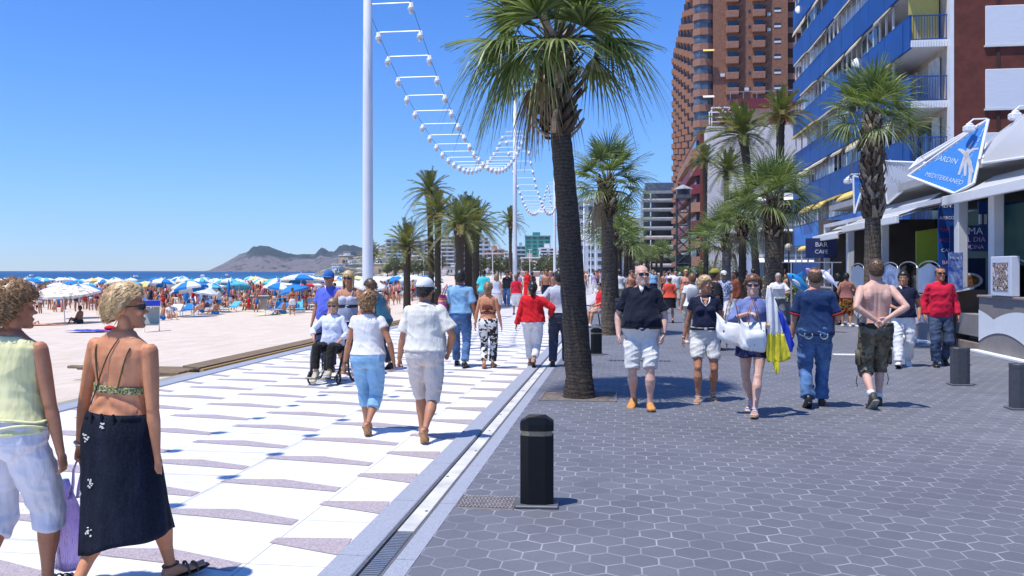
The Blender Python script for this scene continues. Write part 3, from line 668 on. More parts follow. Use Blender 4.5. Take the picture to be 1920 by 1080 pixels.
MB().prism([(-.04,-.2,1.203),(.44,-.2,1.3),(.44,.0,1.3),(-.04,.0,1.203)],(0,0,.004)).build('print',M('menu_print',(.05,.06,.1),.6,.3,60,c2=(.5,.5,.5)),t_)
# shop interior shell
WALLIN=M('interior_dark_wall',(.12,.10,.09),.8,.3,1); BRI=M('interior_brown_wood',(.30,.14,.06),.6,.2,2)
rs=pthing('restaurant','single storey restaurant with white columns and deep shaded terrace','restaurant',0,0)
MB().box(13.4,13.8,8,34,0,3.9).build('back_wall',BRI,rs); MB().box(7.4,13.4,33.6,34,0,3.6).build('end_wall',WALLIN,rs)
MB().box(7.8,15.2,8,34,3.95,4.15).build('ceiling',M('ceiling_grey',(.35,.35,.35),.8,.1,2),rs); MB().box(7.3,13.4,8,34,.3,.75).build('terrace_floor',WG,rs)
for i,u in enumerate((10.4,14.6,18.75,20.6,26.4,30.2,33.6)):
    MB().bbox(7.5,7.72,u-.13,u+.13,.3,3.3,.02).build('column',COLW,rs)
MB().box(7.5,7.7,8,34,3.3,3.42).build('lintel',COLW,rs); MB().box(11.2,11.4,12,33,.75,3.95).build('glass_front',glass('shop_front_glass',(.02,.028,.03)),rs)
MB().box(9.6,10.3,13.6,14.7,2.55,3.25).build('television',BLACK,rs); MB().box(9.5,9.58,15.9,18.6,2.2,3.3).build('sun_blind',M('dark_brown_blind',(.1,.04,.025),.7,.2,2),rs)
MB().box(11.0,11.16,11.5,13.2,1.4,3.4).build('bright_window',M('pale_green_window',(.45,.62,.55),.3,.1,2),rs)
for u in (16.0,20.5,25):
    MB().box(10,11,u,u+1.4,.75,1.7).build('counter',BRI,rs); MB().box(9.9,11.05,u-.05,u+1.45,1.7,1.76).build('counter_top',WFR,rs)
MB().prism([(7.9,24.5,2.75),(9.35,24.5,2.95),(8.9,24.5,2.1),(7.9,24.5,1.75)],(0,.05,0)).build('lime_sign',M('lime_green',(.33,.44,.05),.5,.08,2),rs)
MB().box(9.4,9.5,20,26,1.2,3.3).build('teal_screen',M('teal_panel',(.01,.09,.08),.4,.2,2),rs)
# striped canopy valance, ceiling beams
mb=MB(); [mb.box(8.9+i*.12,8.96+i*.12,22.9,22.95,2.85,3.1) for i in range(26)]; mb.build('valance_white_stripes',WHITE,rs); MB().box(8.9,12,22.96,23,2.83,3.42).build('valance',RAILB,rs)
# info boards with lettering
def board(px,py,d,wd,ht,rows,label,bg=RAILB,rz=None,name='sign_board'):
    p=P(px,py,d); t_=thing(name,label,'sign',p,-A if rz is None else rz)
    MB().bbox(-wd/2,wd/2,0,.03,-ht/2,ht/2,.005).build('panel',bg,t_)
    for s,sz,zz,mm in rows:
        o=text_mesh(s,sz,mm,t_,'lettering'); o.location=(0,-.005,zz); o.rotation_euler=(R(90),0,0)
    return t_
RED=M('red_sign_paint',(.6,.06,.1),.5,.1,3); PNK=M('pink_sign_paint',(.75,.45,.5),.5,.1,3)
board(1822,447,20.5,1.0,.62,[('AMA',.24,.17,WHITE),('DEL DIA',.17,-.03,PNK),('COCINA',.14,-.21,PNK)],'blue board with white and pink lettering behind the white column')
board(1776,443,21,.42,1.9,[('MENU',.14,.75,WHITE),('ARROZ',.11,.45,WHITE),('TAPAS',.12,.15,RED),('PIZZA',.12,-.1,RED),('CAFE',.12,-.35,WHITE),('BAR',.13,-.65,PNK)],'narrow blue menu panel left of the white column')
board(1792,510,18.6,.30,.85,[('MENU',.09,.3,WHITE)],'small blue poster leaning on the terrace rail beside the red-shirted man',M('blue_poster',(.05,.10,.4),.5,.6,5,c2=(.4,.5,.75)))
board(1812,520,21.2,.0+.9,.95,[],'dark blue poster with a round dish picture behind the menu frame',M('navy_poster',(.008,.02,.09),.5,.4,3))
t_=thing('plate_picture','oval picture of a dish on the dark blue poster','picture',P(1818,526,21.0),-A)
MB().tube([(0,-.02,0),(0,0,0)],[.30,.30],24).build('plate',WW,t_); MB().tube([(0,-.03,0),(0,-.019,0)],[.22,.22],20).build('dish',M('dish_red',(.22,.04,.02),.5,.6,12,c2=(.3,.2,.05)),t_)
for o in t_.children: o.scale=(1,1,.62)
# framed picture menu on the wall, glass wind screens with arched tops
t_=pthing('menu_case','white framed case of food photographs on the terrace wall','menu case',7.2,17.5,1.19)
mb=MB(); MB().bbox(-.02,.14,-.45,.45,.0,.76,.01).build('case',M('white_case_paint',(.6,.63,.72),.5,.05,3),t_); pm=pattern('food_photos',[(.0,(.6,.55,.5)),(.42,(.04,.03,.03)),(.5,(.5,.33,.2)),(.56,(.06,.12,.3)),(.62,(.75,.75,.75))],9,detail=3)
MB().box(-.028,-.021,-.33,.33,.1,.64).build('photo_sheet',pm,t_)
def screen(v,u,wd,label,m_,z=1.12):
    t_=pthing('wind_screen',label,'wind screen',v,u,z,0,'arched wind screens on the terrace wall')
    fr=MB(); pts=[(0,-wd/2,0),(0,-wd/2,.62)]+[(0,-wd/2*math.cos(a),.62+.16*math.sin(a)) for a in [math.pi*i/10 for i in range(11)]]+[(0,wd/2,.62),(0,wd/2,0)]
    fr.tube(pts,.016,6); fr.bar((0,-wd/2,.04),(0,wd/2,.04),.02); fr.build('frame',STEEL,t_)
    MB().prism([(0,-wd/2+.02,.05),(0,wd/2-.02,.05),(0,wd/2-.02,.6),(0,0,.74),(0,-wd/2+.02,.6)],(.012,0,0)).build('pane',m_,t_)
CG=clearglass(); pg=M('printed_glass',(.08,.18,.42),.3,.6,6,c2=(.4,.5,.68)); fg=M('frosted_glass',(.24,.33,.50),.3,.1,4)
for i,(v,u,m_,lb) in enumerate(((7.3,15.9,CG,'clear arched glass screen right of the menu case'),(7.42,17.6,CG,'clear arched glass screen behind the menu case'),(7.15,21.3,fg,'frosted arched glass screen behind the red-shirted man'),(7.15,22.8,CG,'clear arched glass screen between the frosted and printed ones'),(7.15,24.3,pg,'blue printed arched glass screen behind the man in white trousers'),(7.15,25.9,pg,'printed arched glass screen beside the shirtless man'),(7.15,27.5,fg,'farthest arched glass screen behind the shirtless man'))): screen(v,u,1.4,lb,m_)
# awnings
CAN,t,b=newmat('white_canvas'); b.inputs['Base Color'].default_value=(.80,.80,.81,1); b.inputs['Roughness'].default_value=.7; bump(t,b,noi(t,coords(t),3,4),.3,.02)
ts=nd(t,'ShaderNodeBsdfTranslucent'); ts.inputs[0].default_value=(.85,.86,.88,1); mx=nd(t,'ShaderNodeMixShader'); mx.inputs[0].default_value=.55; t.links.new(b.outputs[0],mx.inputs[1]); t.links.new(ts.outputs[0],mx.inputs[2]); t.links.new(mx.outputs[0],t.nodes['Material Output'].inputs['Surface'])
def awning(u0,u1,vf,zf_,vb,zb,label):
    t_=pthing('awning',label,'awning',0,0,0,0,'white canvas awnings of the restaurants')
    n=12; mb=MB(); rings=[]
    vs=[]; 
    for i in range(n+1):
        f=i/n; sag=-.07*math.sin(f*math.pi); vs+= [(lerp(vf,vb,f),u0,lerp(zf_,zb,f)+sag),(lerp(vf,vb,f),u1,lerp(zf_,zb,f)+sag)]
    vs+=[(x,y,z+.012) for x,y,z in vs]; k=2*(n+1)
    mb.add(vs,[(2*i,2*i+1,2*i+3,2*i+2) for i in range(n)]+[(k+2*i,k+2*i+2,k+2*i+3,k+2*i+1) for i in range(n)]); mb.build('canvas',CAN,t_,True)
    MB().bbox(vf-.03,vf+.06,u0-.02,u1+.02,zf_-.19,zf_+.01,.012).build('front_box',WHITE,t_)
    for u in (u0+.2,(u0+u1)/2,u1-.2): MB().tube([(vf+.05,u,zf_-.05),(lerp(vf,vb,.5),u,lerp(zf_,zb,.5)-.18),(vb,u,zb-.35)],.022,6).build('folding_arm',STEEL,t_)
awning(10,19.95,7.0,3.30,8.05,3.74,'large near white awning over the terrace at the right edge')
awning(23.2,28.7,7.0,3.10,8.1,3.68,'middle white awning behind the palm trunk')
awning(29.9,33.5,7.1,2.95,8.2,3.45,'small far white awning above the blue sign board')
board(1540,465,31,1.1,.72,[('BAR',.24,.12,WHITE),('CAFE',.2,-.14,WHITE)],'dark blue hanging board with white lettering under the far awning',M('dark_blue_board',(.02,.035,.14),.5,.2,3))
# triangular fabric signs on tube frames
TRB=M('blue_sign_canvas',(.035,.20,.58),.6,.08,3); SILV=M('pale_lettering',(.42,.56,.78),.6,.05,3)
t_=thing('sail_sign','blue triangular fabric sign with a white palm emblem on a white tube frame','sign',(0,0,0))
a,b_,c=P(1703,330,20.6),P(1853,224,19.2),P(1790,363,19.2)
t_.location=c; A_,B_,C_=a-c,b_-c,Vector((0,0,0)); nrm=(A_-C_).cross(B_-C_).normalized()
if nrm.y>0: nrm=-nrm
ctr=(A_+B_+C_)/3; sh=lambda p,k:ctr+(p-ctr)*k
_o=Vector((0,0,H)); _r=Vector(((1826-960)/F,1,(HY-344)/F)); D_=_o+_r*((c-_o).dot(nrm)/_r.dot(nrm))-c; ctr=(A_+B_+C_+D_)/4
MB().prism([sh(A_,.94),sh(B_,.93),sh(D_,.94),sh(C_,.93)],nrm*-.012).build('fabric',TRB,t_)
for p_,q_ in ((A_,B_),(B_,D_),(D_,C_),(C_,A_)): MB().bar(p_,q_,.035,8).build('frame_tube',WHITE,t_)
mb=MB()
for p_,q_ in ((A_,B_),(C_,A_),(B_,C_)):
    for i in range(3,26):
        f=i/28; x=p_.lerp(q_,f); y=sh(p_,.92).lerp(sh(q_,.92),f+ (.012 if i%2 else -.012)); mb.bar(x,y,.006,4)
mb.build('lacing',WFR,t_)
def P2(px,py):  # point of the sign plane seen at a pixel of the photograph's layout, fixed in the world
    r=Vector(((px-960)/F,1,(HY-py)/F)); o=Vector((0,0,H)); k=(t_.location-o).dot(nrm)/r.dot(nrm); return o+r*k-t_.location+nrm*.008
mb=MB()
def limb2(pts,w0,w1):
    q=[P2(x,y) for x,y in pts]; n=len(q); Lf=[];Rt=[]
    for i,p_ in enumerate(q):
        d_=(q[min(i+1,n-1)]-q[max(i-1,0)]).normalized(); s_=d_.cross(nrm).normalized()*lerp(w0,w1,i/(n-1)); Lf.append(p_+s_); Rt.append(p_-s_)
    mb.add(Lf+Rt,[(i,i+1,n+i+1,n+i) for i in range(n-1)]+[(i,n+i,n+i+1,i+1) for i in range(n-1)])
limb2([(1812,290),(1819,305),(1820,325),(1817,350)],.04,.04); limb2([(1812,290),(1803,282),(1797,280)],.05,.02); limb2([(1812,290),(1818,276),(1825,264)],.05,.02); limb2([(1812,290),(1824,280),(1835,279)],.05,.02); limb2([(1811,292),(1804,310),(1798,328)],.05,.03); limb2([(1811,292),(1810,312),(1810,330)],.04,.03); limb2([(1813,292),(1819,308),(1824,324)],.05,.03)
mb.build('palm_emblem',WHITE,t_)
ex=(P2(1800,345)-P2(1742,331)).normalized(); 
rot=Matrix((ex,(-nrm).cross(ex)*-1,nrm)).transposed(); up_=nrm.cross(ex).normalized(); rot=Matrix((ex,up_,nrm)).transposed()
for s_,sz,(qx,qy) in (('JARDIN',.19,(1776,300)),('MEDITERRANEO',.155,(1770,335))):
    o=text_mesh(s_,sz,SILV,t_,'lettering',.002); o.rotation_euler=rot.to_euler(); o.location=P2(qx,qy)
def flood(px,py,d,label,s=1):
    f_=thing('floodlight',label,'floodlight',P(px,py,d)); MB().bbox(-.11,.11,-.1,.1,-.09,.06,.03).build('housing',WHITE,f_); MB().tube([(0,0,.05),(0,0,.12),(.1*s,0,.2),(.42*s,.05,.22)],.018,6).build('bracket',WHITE,f_); MB().ell((0,-.02,.07),(.08,.07,.05)).build('cap',WHITE,f_,True)
flood(1817,240,19.3,'white floodlight on the arm above the blue triangular sign'); flood(1903,217,18,'white floodlight at the top right above the white sail panel'); flood(1590,339,26.5,'white floodlight above the small sign left of the restaurant palm')
def sail(pts,label,rows=(),m_=CAN):
    t_=thing('shade_sail',label,'fabric panel',pts[0],0,'white fabric panels on tube frames'); o=pts[0]; q=[p-o for p in pts]; n=(q[1]-q[0]).cross(q[2]-q[0]).normalized(); n=-n if n.y>0 else n
    MB().prism(q,n*-.015).build('fabric',m_,t_)
    for i in range(len(q)): MB().bar(q[i],q[(i+1)%len(q)],.03,6).build('frame_tube',WHITE,t_)
    c=sum(q,Vector())/len(q)
    for s_,sz,dx,dz in rows:
        e_=text_mesh(s_,sz,M('grey_lettering',(.42,.43,.45),.6,.1,3),t_,'lettering',.002); e_.location=c+Vector((dx,0,dz))+n*.03; ex=Vector((1,0,0)); ex=(ex-n*ex.dot(n)).normalized(); e_.rotation_euler=Matrix((ex,n.cross(ex),n)).transposed().to_euler()
    return t_
sail([P(1655,302,25),P(1752,306,23),P(1664,382,25)],'white triangular panel with faded grey lettering beside the palm trunk',(('CAFETERIA',.22,0,.28),('BAR',.25,-.12,-.15)))
sail([P(1842,306,18.5),P(1850,268,20),P(1932,208,17),P(1932,293,16)],'white fabric sail at the upper right corner of the terrace')
sail([P(1705,318,22),P(1722,298,22),P(1850,226,19.8)],'narrow white fabric strip above the blue triangular sign')
sail([P(1600,330,26),P(1622,335,26),P(1602,400,26)],'small blue triangular sign left of the palm trunk',(),TRB)
board(1512,508,36,2.6,.9,[],'low hedge planter',M('x',(.1,.1,.1))) if False else None
# ================= PALMS
def leafmat(name,c1,c2,tr=.25):
    m,t,b=newmat(name); v=coords(t); o=ramp(t,noi(t,v,2.2,5,.7),[(.3,c1),(.68,c2)]); t.links.new(o,b.inputs['Base Color']); b.inputs['Roughness'].default_value=.42; b.inputs['Specular IOR Level'].default_value=.45
    ts=nd(t,'ShaderNodeBsdfTranslucent'); t.links.new(mixc(t,.5,o,(c2[0]*1.2,c2[1]*1.4,c2[2]*.5)),ts.inputs[0]); mx=nd(t,'ShaderNodeMixShader'); mx.inputs[0].default_value=tr
    t.links.new(b.outputs[0],mx.inputs[1]); t.links.new(ts.outputs[0],mx.inputs[2]); t.links.new(mx.outputs[0],t.nodes['Material Output'].inputs['Surface']); return m
LF=leafmat('fan_leaf_green',(.028,.05,.014),(.19,.25,.06)); LF2=leafmat('leaf_pale_green',(.17,.22,.07),(.36,.40,.17)); LDEAD=leafmat('dry_leaf',(.2,.14,.07),(.34,.25,.13),.15)
PF=leafmat('feather_leaf_green',(.05,.07,.022),(.19,.22,.06)); PF2=leafmat('feather_leaf_yellow',(.17,.15,.04),(.3,.27,.09))
def barkmat(name,c,ring=14):
    m,t,b=newmat(name); v=coords(t,(1,1,1)); s=nd(t,'ShaderNodeSeparateXYZ'); t.links.new(v,s.inputs[0])
    z=mth(t,'ADD',mth(t,'MULTIPLY',s.outputs[2],ring),mth(t,'MULTIPLY',noi(t,v,3.5,4),3.2)); f=mth(t,'FRACT',z); n=noi(t,v,26,6,.75)
    h=mth(t,'ADD',mth(t,'MULTIPLY',f,.22),mth(t,'MULTIPLY',n,.95)); o=ramp(t,h,[(.36,tuple(x*.35 for x in c)),(.56,c),(.78,tuple(x*2.1 for x in c))])
    t.links.new(o,b.inputs['Base Color']); b.inputs['Roughness'].default_value=.9; bump(t,b,h,1.0,.045); return m
BARK=barkmat('palm_bark',(.065,.05,.037),22); BARK2=barkmat('palm_bark_light',(.12,.09,.062),10); BOOT=M('leaf_base_brown',(.10,.065,.04),.9,.45,14,bmp=.5,bs=50); BOOTL=M('cut_leaf_base',(.34,.26,.18),.85,.35,18,bmp=.4,bs=60)
def fanleaf(mb,base,az,el,Lp,Lb,nseg,droop,rng,spread=115,w=.018,strips=4):
    d=Vector((math.cos(az)*math.cos(el),math.sin(az)*math.cos(el),math.sin(el))); side=Vector((-math.sin(az),math.cos(az),0)); upv=side.cross(d)*-1
    if upv.z<0: upv=-upv
    pts=[base+d*Lp*t+Vector((0,0,-droop*.35*(Lp*t)**2)) for t in (0,.33,.66,1)]
    mb.cur=1; mb.tube(pts,[.016,.012,.010,.008],5); hub=pts[-1]; d2=(pts[-1]-pts[-2]).normalized(); tw=rng.uniform(-.5,.5); side=(side*math.cos(tw)+upv*math.sin(tw)).normalized()
    for i in range(nseg):
        th=R(lerp(-spread,spread,(i+.5)/nseg)+rng.uniform(-2,2)); L=Lb*(1-.28*abs(th)/2.0)*rng.uniform(.9,1.05)
        u=(d2*math.cos(th)+side*math.sin(th)).normalized(); nrm=u.cross(upv).normalized(); ww=w*(Lb/.8)
        prev=None; dr=droop*rng.uniform(.7,1.6); mb.cur=0 if rng.random()<.7 else 2
        fold=upv*(.35*ww*(1 if i%2 else -1)); out=[]
        for k in range(strips+1):
            f=k/strips; x=L*f; p=hub+u*x+upv*(.16*x*(1-f))+Vector((0,0,-dr*.9*max(0,f-.35)**1.7*L)); wk=ww*(.25+1.5*f if f<.4 else max(.02,(1-f)/.6*.95))
            out.append(p+nrm*wk+fold); out.append(p-nrm*wk)
        mb.add(out,[(2*k,2*k+1,2*k+3,2*k+2) for k in range(strips)])
def fancrown(seed,n,Lp,Lb,nseg,strips=4,dead=.05,lowest=-8,w=.018,dead_n=0):
    rng=random.Random(seed); mb=MB()
    for i in range(n):
        f=(i+.5)/n; el=R(lerp(84,lowest,f**.9)+rng.uniform(-7,7)); az=i*2.39996+rng.uniform(-.2,.2)
        fanleaf(mb,Vector((math.cos(az)*.09,math.sin(az)*.09,lerp(.12,-.28,f))),az,el,Lp*rng.uniform(.8,1.1),Lb*rng.uniform(.85,1.1),nseg,lerp(.12,.62,f**1.5)*rng.uniform(.5,1.5),rng,rng.uniform(85,120),w,strips)
    for i in range(dead_n):
        az=rng.uniform(0,6.28); mb.cur=3; n0=len(mb.mi); fanleaf(mb,Vector((math.cos(az)*.1,math.sin(az)*.1,-.3)),az,R(rng.uniform(-68,-45)),Lp*.55,Lb*.65,16,1.6,rng,45,w,strips)
        for q in range(n0,len(mb.mi)): mb.mi[q]=3
    return mb
def trunk(mb,pts,rs,n=18,seed=0,amp=.05):
    rings=[]; rr=[]; m=60
    P_=[Vector(p) for p in pts]
    for i in range(m+1):
        f=i/m*(len(P_)-1); k=min(int(f),len(P_)-2); c=P_[k].lerp(P_[k+1],f-k); r=lerp(rs[k],rs[k+1],f-k)
        rings.append([c+Vector((math.cos(a),math.sin(a),0))*r*(1+amp*noise.noise(Vector((math.cos(a)*2,math.sin(a)*2,c.z*6+seed)))+amp*.5*((i*7)%3-1)) for a in [6.2832*j/n for j in range(n)]])
    return mb.loft(rings)
def boots(mb,c,z0,z1,r0,r1,nrow,seed,L=.2,open_=.6,bw=.055):
    rng=random.Random(seed)
    for i in range(nrow*7):
        f=i/(nrow*7); z=lerp(z0,z1,f); a=i*2.39996+rng.uniform(-.15,.15); r=lerp(r0,r1,f); o=Vector((math.cos(a),math.sin(a),0)); s=Vector((-math.sin(a),math.cos(a),0)); l=L*rng.uniform(.75,1.3)
        b0=Vector((c.x,c.y,0))+o*r*.8+Vector((0,0,z)); tip=b0+o*l*open_*rng.uniform(.4,1.2)+Vector((0,0,l*.8))+s*l*rng.uniform(-.45,.45); mid=b0.lerp(tip,.5)+o*.02; bb=bw*rng.uniform(.7,1.2)
        mb.cur=0 if rng.random()<.65 else 1
        mb.loft([[b0+s*bb+o*.03,b0-s*bb+o*.03,b0-s*bb-o*.03,b0+s*bb-o*.03],[mid+s*bb*.7+o*.02,mid-s*bb*.7+o*.02,mid-s*bb*.7-o*.01,mid+s*bb*.7-o*.01],[tip+s*bb*.5,tip-s*bb*.3+Vector((0,0,-.03)),tip-s*bb*.3-o*.015,tip+s*bb*.5-o*.015]])
_cr={}; V3=Vector
def fanpalm(px,d,topz,label,Rc=1.5,tr=.19,lean=(0,0),zb=.9,hi=1,seed=0,z0=0,bootz=None,barkm=None,nb=9,crown_key=None,sc_=1.0,group=None,bopen=.6,dv=0):
    p=P(px,508,d); t_=thing('palm_tree',label,'palm tree',(p.x,p.y,z0),0,group)
    lx,ly=lean; T=Vector((lx,ly,topz)); b1=T*((topz-zb)/topz); b1.z=topz-zb
    mb=MB(); trunk(mb,[(0,0,-.1),(0,0,.25),b1*.5 if False else Vector((lx*.45,ly*.45,topz*.5)),b1,T],[tr*1.5,tr*1.2,tr*.98,tr*.92,tr*.55],18 if hi else 10,seed); mb.build('trunk',barkm or BARK,t_,True)
    mb=MB(); boots(mb,Vector(((b1.x+T.x)/2,(b1.y+T.y)/2,0)),topz-zb,topz-.05,tr*1.15,tr*.8,nb,seed,.27 if hi else .2,bopen); mb.build('leaf_bases',[BOOT,BOOTL],t_)
    key=crown_key or (seed,hi)
    if key not in _cr:
        n,ns,st=((38,36,5) if hi==2 else (30,24,4) if hi==1 else (22,14,3)); o=fancrown(seed+3,n,.62,.85,ns,st,lowest=6 if hi==2 else -8,dead_n=(0,5,7)[hi],w=.022 if hi else .034).build('crown',[LF,M('petiole',(.14,.17,.05),.5,.2,5),LF2,LDEAD],t_); _cr[key]=o
    else: o=_cr[key].copy(); col.objects.link(o); o.parent=t_; o.rotation_euler=(0,0,seed*1.3+px)
    o.location=T; s=Rc/1.5; o.scale=(s,s,s); return t_
# the big near palm with its tree pit
G1='fan palms along the promenade'
bp=fanpalm(1086,11.3,4.85,'largest fan palm, nearest, leaning left beside the kerb with a rough dark trunk',1.52,.152,(-.33,.1),1.42,2,21,nb=22,group=G1,bopen=.75)
mb=MB(); rg_=random.Random(9)
for az,el,lp,lb in ((-.1,8,.75,1.0),(.1,-12,.55,.9),(3.2,-14,.55,.95),(3.0,-30,.5,.9),(3.5,4,.7,.95),(-2.6,-22,.5,.9),(-1.9,-20,.5,.85)): fanleaf(mb,V3((-.33,.1,4.78)),az,R(el),lp,lb,40,1.25,rg_,100,.016,5)
mb.build('hanging_fronds',[LF,M('petiole',(.14,.17,.05),.5,.2,5),LF2],bp)
_v,_u=VU(1086,11.35)
t_=pthing('tree_pit','square opening with dry soil round the base of the largest palm','tree pit',_v,_u)
MB().box(-.48,.48,-.42,.42,.0,.004).build('soil',M('dry_soil',(.16,.13,.11),.95,.4,12,bmp=.6),t_); mb=MB()
for a in ((-.5,-.48,-.44,.44),(.48,.5,-.44,.44),(-.5,.5,-.44,-.42),(-.5,.5,.42,.44)): mb.box(*a,-.03,.012)
mb.build('rim',M('rim_steel',(.2,.19,.19),.5,.2,20),t_)
fanpalm(1141,22.3,4.05,'second fan palm, just right of the big trunk, with a shaggy pale crown',1.45,.165,(-.05,0),1.0,1,33,group=G1,barkm=BARK2,nb=12)
fanpalm(1637,18.6,5.1,'fan palm standing in front of the blue balconies with a tall shaggy brown trunk',1.42,.17,(-.02,0),2.3,1,45,group='fan palms on the restaurant side',nb=26,barkm=BARK2,bopen=.35)
fanpalm(1449,26.5,4.0,'thick-trunked fan palm left of the blue balconies, second from the restaurant',1.7,.25,(0,0),1.3,1,57,group='fan palms on the restaurant side',barkm=BARK2,nb=14)
fanpalm(1362,38,3.3,'grey-trunked fan palm left of the thick-trunked one',1.75,.2,(0,0),.8,1,61,group='fan palms on the restaurant side',barkm=M('grey_bark',(.2,.18,.17),.9,.3,9,bmp=.5))
fanpalm(1392,31,3.6,'fan palm with a drooping crown behind the man in the dark cap',1.4,.14,(0,0),.8,1,62,crown_key=(57,1),group='fan palms on the restaurant side')
# avenue palms, receding in two rows
k=0
for side,dat in (('l',[(1152,33,3.3),(1160,44,3.3),(1172,56,3.6),(1180,70,3.5),(1184,86,3.6),(1188,104,3.6)]),('r',[(1322,50,3.4),(1240,90,3.7),(1240,96,3.8),(1230,112,3.8),(1222,130,3.8),(1216,150,3.8)]),('m',[(1212,95,3.4),(1204,120,3.4),(1200,150,3.5)])):
    for px,d,z in dat:
        fanpalm(px,d,z,{'l':'fan palm in the receding row left of the avenue','r':'fan palm in the receding row right of the avenue','m':'small fan palm far down the middle of the avenue'}[side],1.75,.16,(random.uniform(-.1,.1),0),.7,0,70+k%3,crown_key=('a',k%3),group={'l':'palms left of the avenue','r':'palms right of the avenue','m':'palms far down the avenue'}[side],nb=5); k+=1
def featherleaf(mb,base,az,el,L,droop,npair,rng,lw=.012,ll=.34,strips=2):
    d0=Vector((math.cos(az),math.sin(az),0)); pts=[]; n=12
    for i in range(n+1):
        t=i/n; x=L*t*math.cos(el)*(1-.12*t); z=L*t*math.sin(el)-droop*L*t*t*.75; pts.append(base+d0*x+Vector((0,0,z)))
    mb.cur=1; mb.tube(pts,[.02*(1-.8*i/n) for i in range(n+1)],4); side=Vector((-math.sin(az),math.cos(az),0)); c=0 if rng.random()<.7 else 2
    for i in range(npair):
        t=.12+.87*(i+.5)/npair; f=t*n; k=min(int(f),n-1); p=pts[k].lerp(pts[k+1],f-k); tan=(pts[k+1]-pts[k]).normalized(); upn=side.cross(tan); upn=upn if upn.z>0 else -upn
        l=ll*math.sin(min(1,t*1.5+.25)*math.pi*.5)*(1.05-.55*t)*rng.uniform(.85,1.15)
        for s in (1,-1):
            u=(side*s*.72+tan*.62+upn*rng.uniform(.15,.5)).normalized(); e=p+u*l+Vector((0,0,-l*rng.uniform(.1,.35))); mdd=p+u*l*.5; nn=tan*lw; mb.cur=c
            mb.add([p+nn,p-nn,mdd-nn*1.1,mdd+nn*1.1,e],[(0,1,2,3),(3,2,4)])
_pc={}
def datepalm(px,d,topz,label,L=1.9,tr=.18,key=0,n=44,z0=0,lean=0,group=None,npair=34,fruit=False,wind=0,rz=0):
    p=P(px,508,d); t_=thing('date_palm',label,'palm tree',(p.x,p.y,z0),0,group); T=Vector((lean,0,topz))
    mb=MB(); trunk(mb,[(0,0,-.2),(lean*.2,0,topz*.3),(lean*.6,0,topz*.7),T+Vector((0,0,.1))],[tr*1.15,tr,tr*.95,tr*1.25],14,px,.09); mb.build('trunk',BARK,t_,True)
    mb=MB(); boots(mb,T,topz-.45,topz+.05,tr*1.1,tr*1.3,5,px,.18,.8,.05); mb.build('leaf_bases',[BOOT,BOOTL],t_)
    if key not in _pc:
        rng=random.Random(key+5); mb=MB()
        for i in range(n):
            f=(i+.5)/n; az=i*2.39996; el=R(lerp(80,-12,f)+rng.uniform(-6,6)); featherleaf(mb,Vector((0,0,.05)),az,el,L*rng.uniform(.85,1.05),lerp(.35,.75,f),npair,rng,ll=L*.2,lw=.011*L/1.9)
        if wind:
            for i,v in enumerate(mb.v):
                r_=math.hypot(v[0],v[1]); mb.v[i]=(v[0]-wind*r_*.35,v[1],v[2]+.05*r_*wind*(1 if v[0]<0 else -.5))
        _pc[key]=o=mb.build('crown',[PF,M('rachis',(.2,.2,.08),.5,.2,5),PF2],t_)
        o['L']=L
    else: o=_pc[key].copy(); col.objects.link(o); o.parent=t_; o.scale=(L/_pc[key]['L'],)*3
    del_=o.location; o.location=T; o.rotation_euler=(0,0,rz)
    if fruit:
        mb=MB(); rng=random.Random(4)
        for i in range(9):
            a=i*.7; q=T+Vector((math.cos(a)*.3,math.sin(a)*.3,.05))
            for j in range(14): e=q+Vector((math.cos(a)*.25+rng.uniform(-.12,.12),math.sin(a)*.25+rng.uniform(-.12,.12),rng.uniform(-.4,.1))); mb.bar(q,e,.008,4); mb.ell(e,(.03,.03,.045),5,4)
        mb.build('date_clusters',M('orange_dates',(.5,.23,.03),.5,.25,9),t_)
    return t_
G2='date palms growing in the sand by the path'
sz=lambda px,d: sandz(VU(px,d)[0])-.03
datepalm(763,41,3.15,'leftmost date palm of the group on the sand, with a low spreading crown',1.9,.17,0,z0=sz(763,41),group=G2)
datepalm(809,43,5.9,'tallest thin date palm of the group, crown against the sky',1.75,.15,1,z0=sz(809,43),lean=-.1,group=G2)
datepalm(821,41,4.6,'thin date palm just right of the tallest one',1.8,.15,0,z0=sz(821,41),rz=2,group=G2)
datepalm(862,38,3.7,'thick-trunked date palm behind the man in the light blue shirt',1.9,.20,1,z0=sz(862,38),rz=1,group=G2)
datepalm(878,42,4.3,'middle date palm of the thick-trunked three by the light blue shirt',1.8,.2,0,z0=sz(878,42),rz=4,group=G2)
datepalm(892,40,3.8,'rightmost date palm of the close group, beside the woman with the bare back',1.85,.17,1,z0=sz(892,40),rz=3,group=G2)
datepalm(957,62,5.3,'lone thin date palm just left of the second lamp post',1.6,.12,0,z0=-.1,rz=5,group=G2)
datepalm(697,75,4.2,'small far date palm hidden behind the nearest lamp post',1.7,.14,1,z0=-1.1,rz=5.5,group=G2)
G3='tall date palms by the apartment blocks'
datepalm(1421,44,8.6,'leaning date palm with a windblown dark crown beside the cream block',2.55,.19,5,46,lean=-.75,group=G3,wind=.8,npair=44)
datepalm(1463,52,11.0,'tallest date palm with orange fruit clusters, by blue balconies',2.6,.22,6,44,group=G3,fruit=True,wind=-.3,npair=40)
datepalm(1322,84,12.4,'slim tall date palm in front of the cream block left edge',2.5,.22,1,rz=2,group=G3)
datepalm(1362,60,8.6,'date palm with a drooping crown left of the leaning one',2.3,.17,5,rz=3,group=G3)
